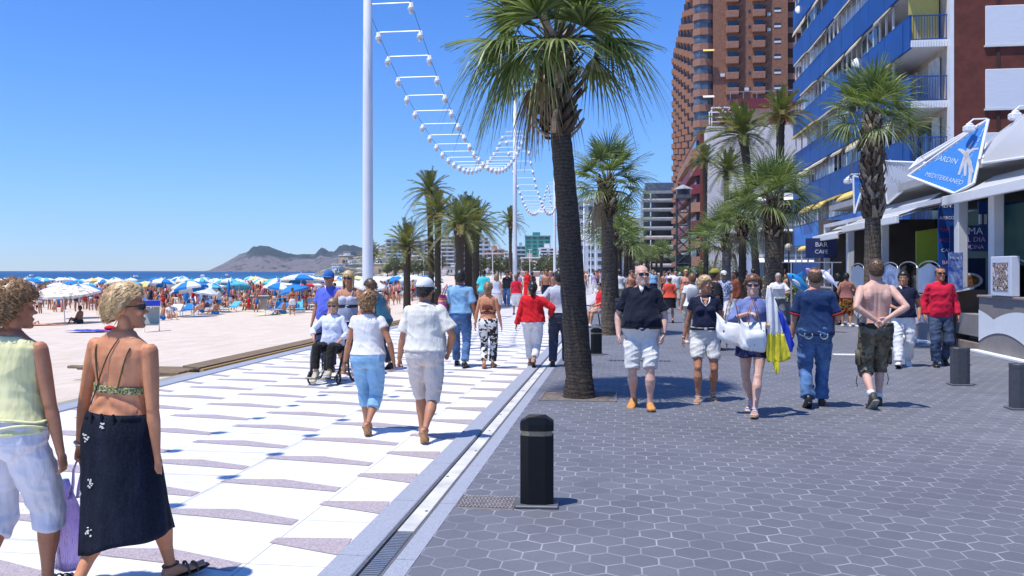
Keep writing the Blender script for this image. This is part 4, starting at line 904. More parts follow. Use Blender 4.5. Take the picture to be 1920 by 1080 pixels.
# hedges and shrubs (each its own clump)
def shrub(px,d,wd,ht,label,m_=LF,seed=0,name='hedge',dep=.6,grp='low green hedges and shrubs by the hotel'):
    p=P(px,508,d); t_=thing(name,label,name,(p.x,p.y,0),-A,grp); rng=random.Random(seed); mb=MB()
    for i in range(int(900*wd)):
        q=Vector((rng.uniform(-wd/2,wd/2),rng.uniform(-dep/2,dep/2),ht*rng.random()**.6)); q*=1; n=Vector((rng.uniform(-1,1),rng.uniform(-1,1),rng.uniform(-.3,1))).normalized(); a=n.orthogonal().normalized()*.05; b2=n.cross(a).normalized()*.025; mb.cur=0 if rng.random()<.7 else 1
        mb.add([q-a,q-b2,q+a,q+b2],[(0,1,2,3)])
    mb.build('foliage',[m_,LF2],t_); mb=MB()
    for i in range(int(6*wd)+2):
        x=lerp(-wd/2,wd/2,rng.random()); mb.tube([(x,0,0),(x+rng.uniform(-.1,.1),rng.uniform(-.1,.1),ht*.8)],[.02,.008],5)
    mb.build('stems',BARK,t_); return t_
shrub(1430,52,5,1.3,'long clipped hedge behind the palms at the hotel front',seed=1)
shrub(1512,33,1.6,1.15,'bushy green shrub behind the man in the navy T-shirt',seed=2,name='shrub')
shrub(1305,60,2.6,2.0,'tall green shrub beside the lattice tower',seed=3,name='shrub')
shrub(1345,58,2.6,2.4,'dark green shrub between the lattice tower and the hotel sign',seed=4,name='shrub')
p=P(1478,508,27.5); t_=thing('planter','grey round concrete planter behind the newspaper reader','planter',(p.x,p.y,0)); MB().tube([(0,0,0),(0,0,.1),(0,0,.62),(0,0,.66)],[.38,.42,.52,.54],20).build('bowl',TGREY,t_,True); MB().tube([(0,0,.655),(0,0,.67)],[.46,.46],16).build('soil',BOOT,t_)
# ================= PEOPLE
V=Vector
MALE=[(.79,.10,.07,-.004),(.83,.148,.098,-.012),(.88,.168,.112,-.016),(.94,.168,.112,-.012),(1.0,.158,.102,-.002),(1.06,.150,.098,.004),(1.12,.150,.100,.006),(1.20,.160,.108,.006),(1.28,.172,.113,.002),(1.34,.180,.108,-.006),(1.385,.176,.09,-.013),(1.42,.135,.072,-.018),(1.45,.085,.060,-.018),(1.475,.060,.056,-.014)]
FEM=[(.79,.10,.075,-.004),(.83,.158,.105,-.014),(.88,.176,.118,-.02),(.94,.174,.116,-.014),(1.0,.156,.102,-.002),(1.06,.138,.094,.004),(1.12,.136,.093,.005),(1.20,.146,.10,.005),(1.28,.154,.104,.002),(1.34,.162,.098,-.005),(1.385,.158,.082,-.012),(1.42,.120,.066,-.016),(1.45,.072,.054,-.016),(1.475,.052,.05,-.013)]
def vox_mesh(mb,name,vox,m,parent,sm=3,post=None,fac=.5):
    o=mb.build(name,m); r=o.modifiers.new('r','REMESH'); r.mode='VOXEL'; r.voxel_size=vox; r.adaptivity=0
    s=o.modifiers.new('s','SMOOTH'); s.iterations=sm; s.factor=fac
    dg=bpy.context.evaluated_depsgraph_get(); me=bpy.data.meshes.new_from_object(o.evaluated_get(dg)); old=o.data; o.modifiers.clear(); o.data=me; bpy.data.meshes.remove(old)
    if post:
        me.update(); nr=[v.normal.copy() for v in me.vertices]
        for v,n in zip(me.vertices,nr): v.co=post(v.co,n)
    me.polygons.foreach_set('use_smooth',[True]*len(me.polygons)); me.update()
    if not me.materials: me.materials.append(m)
    if parent is not None: o.parent=parent
    o.data.name=name; return o
def ik(a,t,l1,l2,pole):
    d=t-a; L=min(d.length,(l1+l2)*.999); d=d.normalized(); x=(l1*l1-l2*l2+L*L)/(2*L); h=math.sqrt(max(0,l1*l1-x*x)); p=V(pole); p=(p-d*p.dot(d)); p=p.normalized() if p.length>1e-5 else V((0,1,0))
    return a+d*x+p*h, a+d*L
def limb(mb,a,b,prof,flat=1.0,side=(1,0,0),n=14,cap=1):
    d=(b-a); L=d.length; d=d.normalized(); x=V(side); x=(x-d*x.dot(d)).normalized(); y=d.cross(x); rings=[]
    def rg(c,r,fl): return [c+x*(math.cos(6.2832*k/n)*r)+y*(math.sin(6.2832*k/n)*r*fl) for k in range(n)]
    p0,p1=prof[0],prof[-1]
    if cap:
        for k,(o,s) in enumerate(((-.85,.5),(-.5,.85))): rings.append(rg(a+d*(o*p0[1]),p0[1]*s,flat))
    for q in prof:
        r=q[1]; off=q[2] if len(q)>2 else 0; rings.append(rg(a+d*(L*q[0])+y*off,r,flat))
    if cap==1:
        for o,s in ((.5,.85),(.85,.5)): rings.append(rg(a+d*(L+o*p1[1]),p1[1]*s,flat))
    return mb.loft(rings)
class Fig: pass
def folds(amp,seed=0,sx=9,sz=4,hem=None):
    def f(co,n):
        k=noise.noise(V((co.x*sx+seed,co.y*sx,co.z*sz)))+.5*noise.noise(V((co.x*sx*2.1,co.y*sx*2.1+seed,co.z*sz*2.6))); r=1-abs(noise.noise(V((co.x*sx*.8+co.z*5,co.y*sx*.8+seed,co.z*sz*1.6))))*2
        return co+n*amp*(k*.8+max(0,r)*.9-.3)
    return f
def person(label,px,py=None,d=None,face=0,h=1.7,sex='m',fat=.0,skinm=None,vox=.008,Lf=(.2,-8),Rf=(-.2,35),Lw=None,Rw=None,Lp=(-.4,-1,0),Rp=(.4,-1,0),curl=(.45,.45),head=(0,0,0),lean=0,side=0,seat=None,lat=(.115,.115),fyaw=(8,-8),ankles=None,cat='person',group=None,lift=(0,0),det=1,z0=0,palms=(None,None),shw=1.0,fore=None,name='person',bust=.5,roll=0,post=None,pos=None,armk=1.0):
    g=Fig(); g.fat=fat; prof=MALE if sex=='m' else FEM; g.sex=sex; g.h=h; S=h/1.715; g.vox=vox; g.det=det
    hipz=.90 if seat is None else seat; dz=hipz-.90
    def T(p):           # torso bend
        p=V(p); w_=min(1,max(0,(p.z-.92)/.25)); a=R(lean)*w_; q=p-V((0,0,.95)); q=Matrix.Rotation(-a,3,'X')@q; q=Matrix.Rotation(R(side)*w_,3,'Y')@q; return q+V((0,0,.95+dz))
    g.T=T
    if sex=='m': shw*=.93
    def sec(z):
        hw,hd,yc=interp(prof,z); b=math.exp(-((z-1.06)/.13)**2)*fat; b2=math.exp(-((z-.92)/.14)**2)*fat*.6
        return hw*(shw if z>1.2 else 1)+.045*b+.03*b2+.01*fat,hd+.05*b+.03*b2,yc+.035*b
    def tring(z,off=0,n=26,e=2.35,zo=None,k=(1,1),f=None):
        hw,hd,yc=sec(z); hw=(hw+off)*k[0]; hd=(hd+off)*k[1]; out=[]
        for i in range(n):
            a=6.28318*i/n; c,s_=math.cos(a),math.sin(a); rr=1/((abs(c)**e+abs(s_)**e)**(1/e)); m_=f(a) if f else 1; out.append(T((c*rr*hw*m_,yc+s_*rr*hd*m_,z if zo is None else zo)))
        return out
    g.tring=tring; g.sec=sec
    shx=(.172 if sex=='m' else .153)*shw+.008*fat; hx=.096
    g.sh=[T((-shx,-.014,1.378)),T((shx,-.014,1.378))]; g.hip=[V((-hx,-.005,.875+dz)),V((hx,-.005,.875+dz))]
    # feet
    g.ank=[];g.kn=[];g.fd=[];g.fup=[]
    for i,(yy,pt) in enumerate((Lf,Rf)):
        s=-1 if i==0 else 1
        if ankles: a=V(ankles[i]); 
        else: a=V((s*lat[i],yy,(.075*math.cos(R(pt))+(.125*math.sin(R(pt)) if pt>0 else .05*math.sin(-R(pt))))+lift[i]))
        k,a=ik(g.hip[i],a,.43,.40,(s*.08,1,0)); g.kn.append(k); g.ank.append(a)
        yw=R(fyaw[i]); f=V((-math.sin(yw)*1,math.cos(yw),0)); up_=V((0,0,1)); ax=f.cross(up_); m_=Matrix.Rotation(-R(pt),3,ax); g.fd.append(m_@f); g.fup.append(m_@up_)
    # arms
    g.el=[];g.wr=[]
    for i,(wt,pl) in enumerate(((Lw,Lp),(Rw,Rp))):
        s=-1 if i==0 else 1
        if wt is None: wt=(s*(shx+.075+.03*fat),.03,.86)
        wt=V(wt)+V((0,0,dz)); e,wv=ik(g.sh[i],wt,.285*armk,.255*armk,pl); g.el.append(e); g.wr.append(wv)
    body=MB()
    body.loft([tring(p[0]) for p in prof])
    if sex=='m':
        for s in (-1,1): body.ell(T((s*.075,.07,1.30)),(.075,.045,.055)); body.ell(T((s*.085,-.075,1.30)),(.07,.045,.09)); body.ell(T((s*.072,-.060,.88)),(.080,.065,.085))
        body.ell(T((0,.050+.05*fat,1.06)),(.115,.05+.045*fat,.12))
    else:
        for s in (-1,1): body.ell(T((s*.068,.075+.01*bust,1.255)),(.062,.03+.05*bust,.06)); body.ell(T((s*.07,-.065,1.30)),(.06,.038,.08)); body.ell(T((s*.078,-.062,.88)),(.086,.072,.088))
    nr=.056 if sex=='m' else .045
    g.nb=T((0,-.016,1.42)); hb=T((0,.004,1.50)); limb(body,g.nb,hb+V((0,.0,.02)),[(0,nr*1.25),(.35,nr*1.04),(1,nr*.97)])
    limb(body,T((-.11,-.025,1.392)),T((-.02,-.02,1.45)),[(0,.045),(1,.05)]); limb(body,T((.11,-.025,1.392)),T((.02,-.02,1.45)),[(0,.045),(1,.05)])
    k=(1.0 if sex=='m' else .86)*(1+.14*fat)
    g.k=k
    for i in (0,1):
        s=-1 if i==0 else 1
        body.ell(g.sh[i]+V((0,0,-.016)),(.050*k,.052*k,.056*k))
        limb(body,g.sh[i],g.el[i],[(0,.050*k),(.3,.049*k),(.6,.044*k),(.85,.039*k),(1,.037*k)]); limb(body,g.el[i],g.wr[i],[(0,.037*k),(.22,.041*k),(.5,.036*k),(.8,.028*k),(1,.025*k)],.88)
        kk=(1 if sex=='m' else 1.02)*(1+.12*fat)
        limb(body,g.hip[i],g.kn[i],[(0,.088*kk),(.25,.084*kk),(.55,.070*kk),(.8,.058),(1,.053)]); 
        limb(body,g.kn[i],g.ank[i],[(0,.052),(.12,.050),(.3,.056*kk,-.008),(.45,.052*kk,-.006),(.7,.039),(.9,.032),(1,.033)])
        body.ell(g.kn[i]+V((0,.012,0)),(.044,.045,.05))
        A_,f,u=g.ank[i],g.fd[i],g.fup[i]; sd=f.cross(u).normalized(); rings=[]
        for t,hw,h0,h1 in ((-.058,.016,-.07,-.03),(-.048,.028,-.076,-.01),(-.02,.033,-.077,.02),(.02,.034,-.077,.015),(.06,.037,-.076,-.02),(.10,.042,-.077,-.042),(.14,.044,-.077,-.05),(.17,.040,-.077,-.054),(.19,.03,-.076,-.058)):
            c=A_+f*t+u*((h0+h1)/2); hh=(h1-h0)/2; rings.append([c+sd*(math.cos(a)*hw)+u*(math.sin(a)*hh) for a in [6.2832*q/12 for q in range(12)]])
        body.loft(rings)
        if det:
            for q,(x,l) in enumerate(((-.028*s,.03),(-.010*s,.026),(.006*s,.022),(.02*s,.018),(.033*s,.012))):
                c=A_+f*(.175)+u*(-.066)+sd*x; body.tube([c,c+f*l],[.011 if q==0 else .008,.009 if q==0 else .006],6)
    # head
    Rh=Euler((R(head[0]),R(head[2]),R(head[1]))).to_matrix() if lean==0 else Euler((R(head[0]-lean*.5),R(head[2]),R(head[1]))).to_matrix()
    hs=1.04 if sex=='m' else .995; hp_=hb+V((0,0,-.012)); g.Rh=Rh; g.hp=hp_; g.hs=hs
    HT=lambda p:hp_+Rh@(V(p)*hs); g.HT=HT
    HS=[(.0,.022,.086,.05),(.012,.036,.094,.015),(.035,.047,.096,-.03),(.06,.055,.094,-.055),(.085,.062,.091,-.075),(.11,.067,.087,-.088),(.13,.070,.084,-.095),(.15,.0725,.089,-.099),(.172,.073,.083,-.099),(.193,.067,.066,-.09),(.21,.052,.042,-.07),(.222,.03,.015,-.045),(.227,.01,-.005,-.025)]
    body.loft([[HT((math.cos(a)*hw,(yf+yb)/2+math.sin(a)*(yf-yb)/2,z)) for a in [6.2832*q/20 for q in range(20)]] for z,hw,yf,yb in HS])
    body.loft([[HT(p) for p in r] for r in ([(-.008,.086,.14),(.008,.086,.14),(0,.07,.14)],[(-.011,.102,.105),(.011,.102,.105),(0,.07,.105)],[(-.017,.116,.086),(.017,.116,.086),(0,.075,.083)],[(-.015,.104,.078),(.015,.104,.078),(0,.075,.076)])])
    body.ell(HT((0,.109,.089)),(.012,.012,.010)); body.ell(HT((0,.0895,.053)),(.022,.0085,.006)); body.ell(HT((0,.0885,.044)),(.019,.0085,.006)); body.ell(HT((0,.083,.014)),(.024,.015,.016))
    for s in (-1,1):
        body.ell(HT((s*.033,.080,.142)),(.026,.012,.009)); body.ell(HT((s*.038,.074,.095)),(.024,.017,.02)); body.ell(HT((s*.074,-.002,.108)),(.009,.018,.032),10,8,Rh@Euler((R(-12),0,R(s*-18))).to_matrix())
        limb(body,hb+V((s*.02,-.01,-.06)),HT((s*.042,.0,.05)),[(0,.03),(1,.032)])
    # hands
    for i in (0,1):
        s=-1 if i==0 else 1; wv=g.wr[i]; dd=(wv-g.el[i]).normalized()
        if palms[i]: dd,n_=V(palms[i][0]).normalized(),V(palms[i][1])
        else: n_=V((-s,0,0)); dd=(dd+V((0,.05,-.15))).normalized()
        n_=(n_-dd*n_.dot(dd)).normalized(); th=dd.cross(n_)*(1); 
        if th.dot(V((0,1,0)))<0 and not palms[i]: th=-th
        if palms[i] and len(palms[i])>2: th=-th
        hk=.95 if sex=='m' else .87; rings=[]
        for t,a_,b_ in ((-.012,.024,.019),(.012,.029,.018),(.04,.038,.016),(.07,.041,.0145),(.088,.039,.012)):
            c=wv+dd*t*hk; rings.append([c+th*(math.cos(q)*a_*hk)+n_*(math.sin(q)*b_*hk) for q in [6.2832*j/12 for j in range(12)]])
        body.loft(rings); cu=curl[i]
        if det:
            for x,l in ((.029,.068),(.010,.076),(-.010,.071),(-.028,.056)):
                p=wv+(dd*.082+th*x)*hk; u=dd.copy(); pts=[p-dd*.015,p]; 
                for j,(fr_,an) in enumerate(((.45,30),(.32,50),(.23,35))):
                    u=(Matrix.Rotation(R(an)*cu*1.3,3,dd.cross(n_))@u).normalized() if True else u
                    if (Matrix.Rotation(.1,3,dd.cross(n_))@dd).dot(n_)<0: pass
                    p=p+u*l*fr_*hk; pts.append(p)
                body.tube(pts,[.0095*hk,.0095*hk,.0088*hk,.0080*hk,.0068*hk],8)
            p=wv+(dd*.018+th*.026)*hk; u=(dd*.75+th*.6+n_*.35).normalized(); u2=(dd*.95+th*.15+n_*.35).normalized(); body.tube([p,p+u*.038*hk,p+u*.038*hk+u2*.03*hk,p+u*.038*hk+u2*.052*hk],[.014*hk,.0115*hk,.010*hk,.007*hk],8)
        else: body.ell(wv+dd*.12*hk,(.03,.03,.045))
    if pos is None:
        if d is None: d=GD(py)
        pos=P(px,508,d); pos.z=z0
    o=vox_mesh(body,name,vox,skinm or SK1,None,2,post)
    o.location=pos; o.scale=(S,S,S); o.rotation_euler=(0,0,R(face)); tag(o,label,cat,group); g.o=o; return g
SK1=skin('fair_tanned_skin',(.56,.31,.20)); SK2=skin('deep_tanned_skin',(.45,.21,.115)); SK3=skin('pale_pink_skin',(.66,.42,.33)); SK4=skin('brown_skin',(.24,.105,.055))
# ---------- hair, eyewear
def hairm(name,c1,c2):
    if name in _M: return _M[name]
    m,t,b=newmat(name); v=coords(t,(1,1,.35)); o=ramp(t,noi(t,v,70,4,.7),[(.32,c1),(.66,c2)]); t.links.new(o,b.inputs['Base Color']); b.inputs['Roughness'].default_value=.42; _M[name]=m; return m
HBL=hairm('blonde_hair',(.32,.19,.08),(.80,.58,.30)); HBR=hairm('brown_hair',(.05,.028,.014),(.15,.085,.04)); HCU=hairm('streaked_curly_hair',(.13,.06,.025),(.48,.29,.13)); HBK=hairm('black_hair',(.008,.007,.006),(.025,.02,.017)); HAU=hairm('auburn_hair',(.07,.028,.012),(.24,.11,.05)); HGR=hairm('grey_hair',(.28,.27,.26),(.55,.54,.52)); HLB=hairm('light_brown_hair',(.12,.07,.035),(.38,.25,.13))
def hair(g,m,kind='short',n=500,thick=.016,ln=.06,wd=.006,seed=1,back=.02,front=.165,curl_=0,vol=1.0,sweep=(0,-1,-.2)):
    rng=random.Random(seed); C_=V((0,-.006,.118)); RX=V((.0765,.096,.112)); HT=g.HT; mb=MB()
    def zl(yn): return interp([(-1,back),(-.35,back+.025),(.0,.098),(.25,.125),(.5,front-.012),(1,front)],yn)[0]
    def pt(a,e): return V((math.cos(e)*math.cos(a),math.cos(e)*math.sin(a),math.sin(e)))
    rows=[]; 
    for i in range(19):
        e=-math.pi/2+math.pi*i/18; row=[]
        for j in range(26):
            a=6.28318*j/26; u=pt(a,e); p=C_+V((u.x*RX.x,u.y*RX.y,u.z*RX.z)); inn=p.z-zl(u.y*math.cos(0)); k=max(0,min(1,inn/.02+.3)); off=lerp(-.022,thick*vol*(1+.35*max(0,u.z))*(1+.3*noise.noise(u*3+V((seed,0,0)))),k)
            row.append(HT(p+u*off+V((0,0,0))))
        rows.append(row)
    mb.loft(rows)
    if kind=='none': n=0
    for i in range(n):
        a=rng.uniform(0,6.2832); e=math.asin(rng.uniform(-.75,1)); u=pt(a,e); p=C_+V((u.x*RX.x,u.y*RX.y,u.z*RX.z))
        if p.z<zl(u.y)+.004: continue
        p=p+u*thick*vol*.75; sw=V(sweep); t_=(sw-u*sw.dot(u)); t_=t_.normalized() if t_.length>.05 else V((rng.uniform(-1,1),rng.uniform(-1,1),0)); t_=(t_+V((rng.gauss(0,.14),rng.gauss(0,.14),rng.gauss(0,.14)))*(1+1.6*curl_)).normalized()
        L=ln*rng.uniform(.6,1.3); sd=u.cross(t_).normalized(); q=p; pts=[]; ph=rng.uniform(0,6.28)
        for k in range(5):
            f=k/4; c=curl_*.012*vol; pts.append(q+u*(c*math.sin(ph+f*5)+.004*math.sin(f*3.14))+sd*c*math.cos(ph+f*5)); q=q+t_*L/4; t_=(t_-u*.16*L/.06*(1 if not curl_ else .6)+V((0,0,-.05))).normalized(); 
        w_=wd*rng.uniform(.7,1.3); mb.tube([HT(x) for x in pts],[w_,w_*1.1,w_,w_*.7,w_*.15],5,flat=.45,up=g.Rh@u)
    if kind=='long':
        for i in range(int(n*.9)):
            a=rng.uniform(R(150),R(390)); u=pt(a,0); p=C_+V((u.x*RX.x*1.02,u.y*RX.y*1.02,rng.uniform(-.03,.05))); L=rng.uniform(.10,.19)*vol
            mb.tube([HT(p),HT(p+V((u.x*.014,u.y*.012-.004,-L*.4))),HT(p+V((u.x*.004,u.y*.0,-L)))],[wd*1.2,wd*1.3,wd*.2],5)
    if kind=='pony':
        for i in range(160):
            r_=rng.uniform(0,.02); a=rng.uniform(0,6.28); p=V((math.cos(a)*r_,-.115+math.sin(a)*r_,.13)); mb.tube([HT(V((p.x*.3,-.1,.14))),HT(p+V((0,-.035,-.02))),HT(p+V((math.cos(a)*.01,-.03,-.1))),HT(p+V((0,-.0,-.19)))],[.004,.006,.006,.001],5)
    if kind=='bun':
        mb.ell(HT((0,-.115,.135)),(.035,.03,.035))
    o=mb.build('hair',m,g.o,True); return o
def shades(g,m=None):
    mb=MB(); HT=g.HT
    for s in (-1,1):
        mb.loft([[HT(p) for p in ((s*.006,.101,.132),(s*.034,.099,.136),(s*.064,.080,.134),(s*.062,.079,.108),(s*.040,.094,.100),(s*.014,.101,.108))],[HT(p) for p in ((s*.006,.095,.132),(s*.034,.093,.136),(s*.062,.074,.134),(s*.060,.073,.108),(s*.040,.088,.100),(s*.014,.095,.108))]])
        mb.tube([HT((s*.064,.08,.126)),HT((s*.079,.03,.124)),HT((s*.08,-.01,.118))],.0035,5)
    mb.tube([HT((-.01,.102,.124)),HT((0,.105,.125)),HT((.01,.102,.124))],.003,5); return mb.build('sunglasses',m or glass('sunglass_lens',(.006,.005,.005),.1),g.o)
def eyes(g):
    for s in (-1,1):
        o=MB().ell(g.HT((s*.032,.079,.118)),(.0125,.0115,.010)).build('eye',WFR,g.o,True); MB().ell(g.HT((s*.032,.0895,.118)),(.0058,.003,.0058)).build('iris',BLACK,o,True)
    mb=MB(); 
    for s in (-1,1): mb.tube([g.HT((s*.015,.096,.139)),g.HT((s*.034,.096,.145)),g.HT((s*.052,.084,.139))],.0035,5)
    mb.build('eyebrows',HBR,g.o)
def cap(g,m,bill=(0,1),nm='cap'):
    HT=g.HT; rows=[]; 
    for e in [0,12,25,40,55,70,84]:
        e=R(e); rows.append([HT(V((math.cos(e)**.8*math.cos(a)*.090,-.006+math.cos(e)**.8*math.sin(a)*.110,.145+math.sin(e)*.10))) for a in [6.2832*j/24 for j in range(24)]])
    mb=MB(); mb.loft(rows); o=mb.build(nm,m,g.o,True); b=MB(); up_=[];dn=[]
    for j in range(13):
        a=R(25+130*j/12); x=math.cos(a); y=math.sin(a); up_.append(HT((x*.085,y*.10,.155))); dn.append(HT((x*.09,y*.10+.085*math.sin(a)**1.2,.142-.02*abs(x))))
    n=13; up2=[p+V((0,0,-.006)) for p in up_]; dn2=[p+V((0,0,-.006)) for p in dn]
    b.add(up_+dn+up2+dn2,[(i,i+1,n+i+1,n+i) for i in range(n-1)]+[(2*n+i,3*n+i,3*n+i+1,2*n+i+1) for i in range(n-1)]+[(n+i,n+i+1,3*n+i+1,3*n+i) for i in range(n-1)]); b.build('cap_peak',m,o); return o
# ---------- clothes
def shirt(g,m,hem=.90,off=.016,sl=.55,slr=.018,flare=.02,neck=1.455,nm='shirt',amp=.006,collar=None,seed=0,folds_=True,wide=1.0,vox=None):
    mb=MB(); pr=[hem]+[z for z in (.94,1.0,1.06,1.12,1.2,1.28,1.34,1.385,1.42) if z>hem+.02]+[neck]; rs=[]
    for z in pr:
        f=max(0,(1.1-z)/(1.1-hem)) if hem<1.1 else 0; o_=off+flare*f+(.0 if z<1.4 else -.004); hw,hd,yc=g.sec(z)
        if z<1.1: # cloth falls straight, does not cling to the waist
            hw2=max(hw,g.sec(1.2)[0]*.96*wide); hd2=max(hd,g.sec(1.2)[1]*.97); rs.append(g.tring(z,o_,k=((hw2+o_)/(hw+o_),(hd2+o_)/(hd+o_))))
        else: rs.append(g.tring(z,o_))
    mb.loft(rs)
    if g.sex=='f':
        for s in (-1,1): mb.ell(g.T((s*.066,.08,1.25)),(.072,.07,.068))
    if g.sex=='m': mb.ell(g.T((0,.050+.05*g.fat,1.06)),(.125+off,.055+.045*g.fat+off*1.3,.15))
    if sl>0:
        for i in (0,1):
            a,e,w_=g.sh[i],g.el[i],g.wr[i]; k=g.k; r0=.051*k+off*.62; mb.ell(a+V((0,0,-.012)),(r0+.004,r0+.004,r0+.006))
            if sl<=1: b=a.lerp(e,sl); limb(mb,a,b,[(0,r0),(.5,r0-.001),(1,.047*k+slr)],cap=2)
            else:
                limb(mb,a,e,[(0,r0),(.5,r0-.004),(1,.041*k+slr)]); limb(mb,e,e.lerp(w_,sl-1),[(0,.043*k+slr),(.5,.041*k+slr),(1,.034*k+slr)],cap=2)
    o=vox_mesh(mb,nm,vox or g.vox*1.15,m,g.o,3,folds(amp,seed) if folds_ else None)
    if collar:
        c=MB(); n=20; z=neck-.012; rr=(.062,.066) if g.sex=='m' else (.056,.058); i0=[];i1=[];i2=[]
        for j in range(n+1):
            a=R(110+320*j/n); x,y=math.cos(a),math.sin(a); i0.append(g.T((x*rr[0]*1.05,-.016+y*rr[1]*1.05,z))); i1.append(g.T((x*rr[0],-.014+y*rr[1],z+.035))); i2.append(g.T((x*(rr[0]+.028),-.016+y*(rr[1]+.028),z+.0-(.02 if y>.4 else 0))))
        c.add(i0+i1+i2,[(j,j+1,n+1+j+1,n+1+j) for j in range(n)]+[(n+1+j,n+2+j,2*n+3+j,2*n+2+j) for j in range(n)]); c.build('collar',collar,o,True)
    return o
def trousers(g,m,waist=1.02,ln=2.0,off=.014,ease=.022,hemr=None,nm='trousers',amp=.007,seed=3,vox=None,belt=None):
    mb=MB(); zs=[.80,.84,.88,.92,.96,1.0,waist] if waist>1.0 else [.80,.84,.88,.92,.96,waist]; mb.loft([g.tring(z,off if z>.83 else off*.5) for z in zs])
    for s_ in (-1,1): mb.ell(g.T((s_*.074,-.060,.88)),(.084+off*.7,.068+off*1.1+(.006 if g.sex=='f' else 0),.09+off*.5))
    for i in (0,1):
        h_,k,a=g.hip[i],g.kn[i],g.ank[i]; f=min(1,ln); e=ease; kk=1+.0
        q_=.012*g.fat; prof=[(0,.091+q_+e*.3),(.3,.088+q_+e*.5),(.65,.073+q_+e*.85),(1,.059+e*1.05)]
        if ln<=1: limb(mb,h_,h_.lerp(k,ln),[(0,prof[0][1]),(.4,.087+q_+e*.65),(1,(hemr or lerp(.085,.062,ln)+e*1.2))],cap=2)
        else:
            hr=hemr or .045+e; limb(mb,h_,k,prof); l=ln-1; limb(mb,k,k.lerp(a,l),[(0,.060+e*1.1),(.45,lerp(.060+e,hr,.45)),(1,hr)],cap=2)
    o=vox_mesh(mb,nm,vox or g.vox*1.15,m,g.o,3,folds(amp,seed,8,6))
    if belt:
        b=MB(); z=waist-.02; b.loft([g.tring(z-.018,off+.010),g.tring(z+.018,off+.010)]); b.build('belt',belt,o,True); B=MB(); c=g.T((0,g.sec(z)[2]+g.sec(z)[1]+off+.012,z)); B.bbox(c.x-.022,c.x+.022,c.y-.006,c.y+.006,c.z-.018,c.z+.018,.004); B.build('buckle',STEEL,o)
    return o
def shoes(g,m,sole=None,kind='shoe',sm=None,hi=.0):
    for i in (0,1):
        A_,f,u=g.ank[i],g.fd[i],g.fup[i]; sd=f.cross(u).normalized()
        def rg(t,hw,h0,h1,n=14): c=A_+f*t+u*((h0+h1)/2); hh=(h1-h0)/2; return [c+sd*(math.copysign(abs(math.cos(a))**.8,math.cos(a))*hw)+u*(math.copysign(abs(math.sin(a))**.7,math.sin(a))*hh) for a in [6.2832*q/n for q in range(n)]]
        if kind=='sandal':
            o=MB().loft([rg(-.06,.024,-.094,-.078),rg(-.04,.035,-.098,-.077),rg(.03,.034,-.092,-.077),(rg(.11,.048,-.092,-.077)),rg(.17,.046,-.092,-.077),rg(.215,.026,-.09,-.077)]).build('shoe',m,g.o,True)
            mb=MB()
            for t,hw,top in ((.135,.047,-.040),(.085,.043,-.018)): mb.tube([A_+f*t+sd*(math.cos(a)*hw)+u*(-.080+math.sin(a)*(top+.085)) for a in [math.pi*q/10 for q in range(11)]],.009,6,flat=.5)
            mb.tube([A_+f*-.045*math.cos(a)+sd*.038*math.sin(a)*1+u*(.002) for a in [6.2832*q/14 for q in range(15)]],.006,5)
            mb.build('strap',sm or m,o)
        else:
            mb=MB(); top=.035+hi if kind=='trainer' else .0
            mb.loft([rg(-.068,.026,-.082,top-.02),rg(-.055,.036,-.088,top),rg(-.015,.042,-.088,top+.005),rg(.03,.042,-.088,.012),rg(.07,.045,-.088,-.008),rg(.11,.050,-.088,-.026),rg(.15,.052,-.088,-.035),rg(.19,.045,-.088,-.042),rg(.213,.03,-.085,-.052)])
            o=mb.build('shoe',m,g.o,True)
            MB().loft([rg(-.074,.03,-.099,-.08),rg(-.055,.041,-.1,-.078),rg(.03,.044,-.1,-.078),rg(.11,.053,-.1,-.078),rg(.17,.053,-.098,-.078),rg(.222,.03,-.092,-.078)]).build('sole',sole or BLACK,o,True)
def strapband(g,pts,r,m,nm,flat=.4):
    return MB().tube(pts,r,8,flat=flat).build(nm,m,g.o,True)
def watch(g,i,m=None):
    w_,e=g.wr[i],g.el[i]; d_=(w_-e).normalized(); c=w_-d_*.02; x=d_.orthogonal().normalized(); y=d_.cross(x); MB().tube([c+(x*math.cos(a)+y*math.sin(a))*.030 for a in [6.2832*q/14 for q in range(15)]],.006,6).build('wristwatch' if m is None else 'bracelet',m or BLACK,g.o,True)
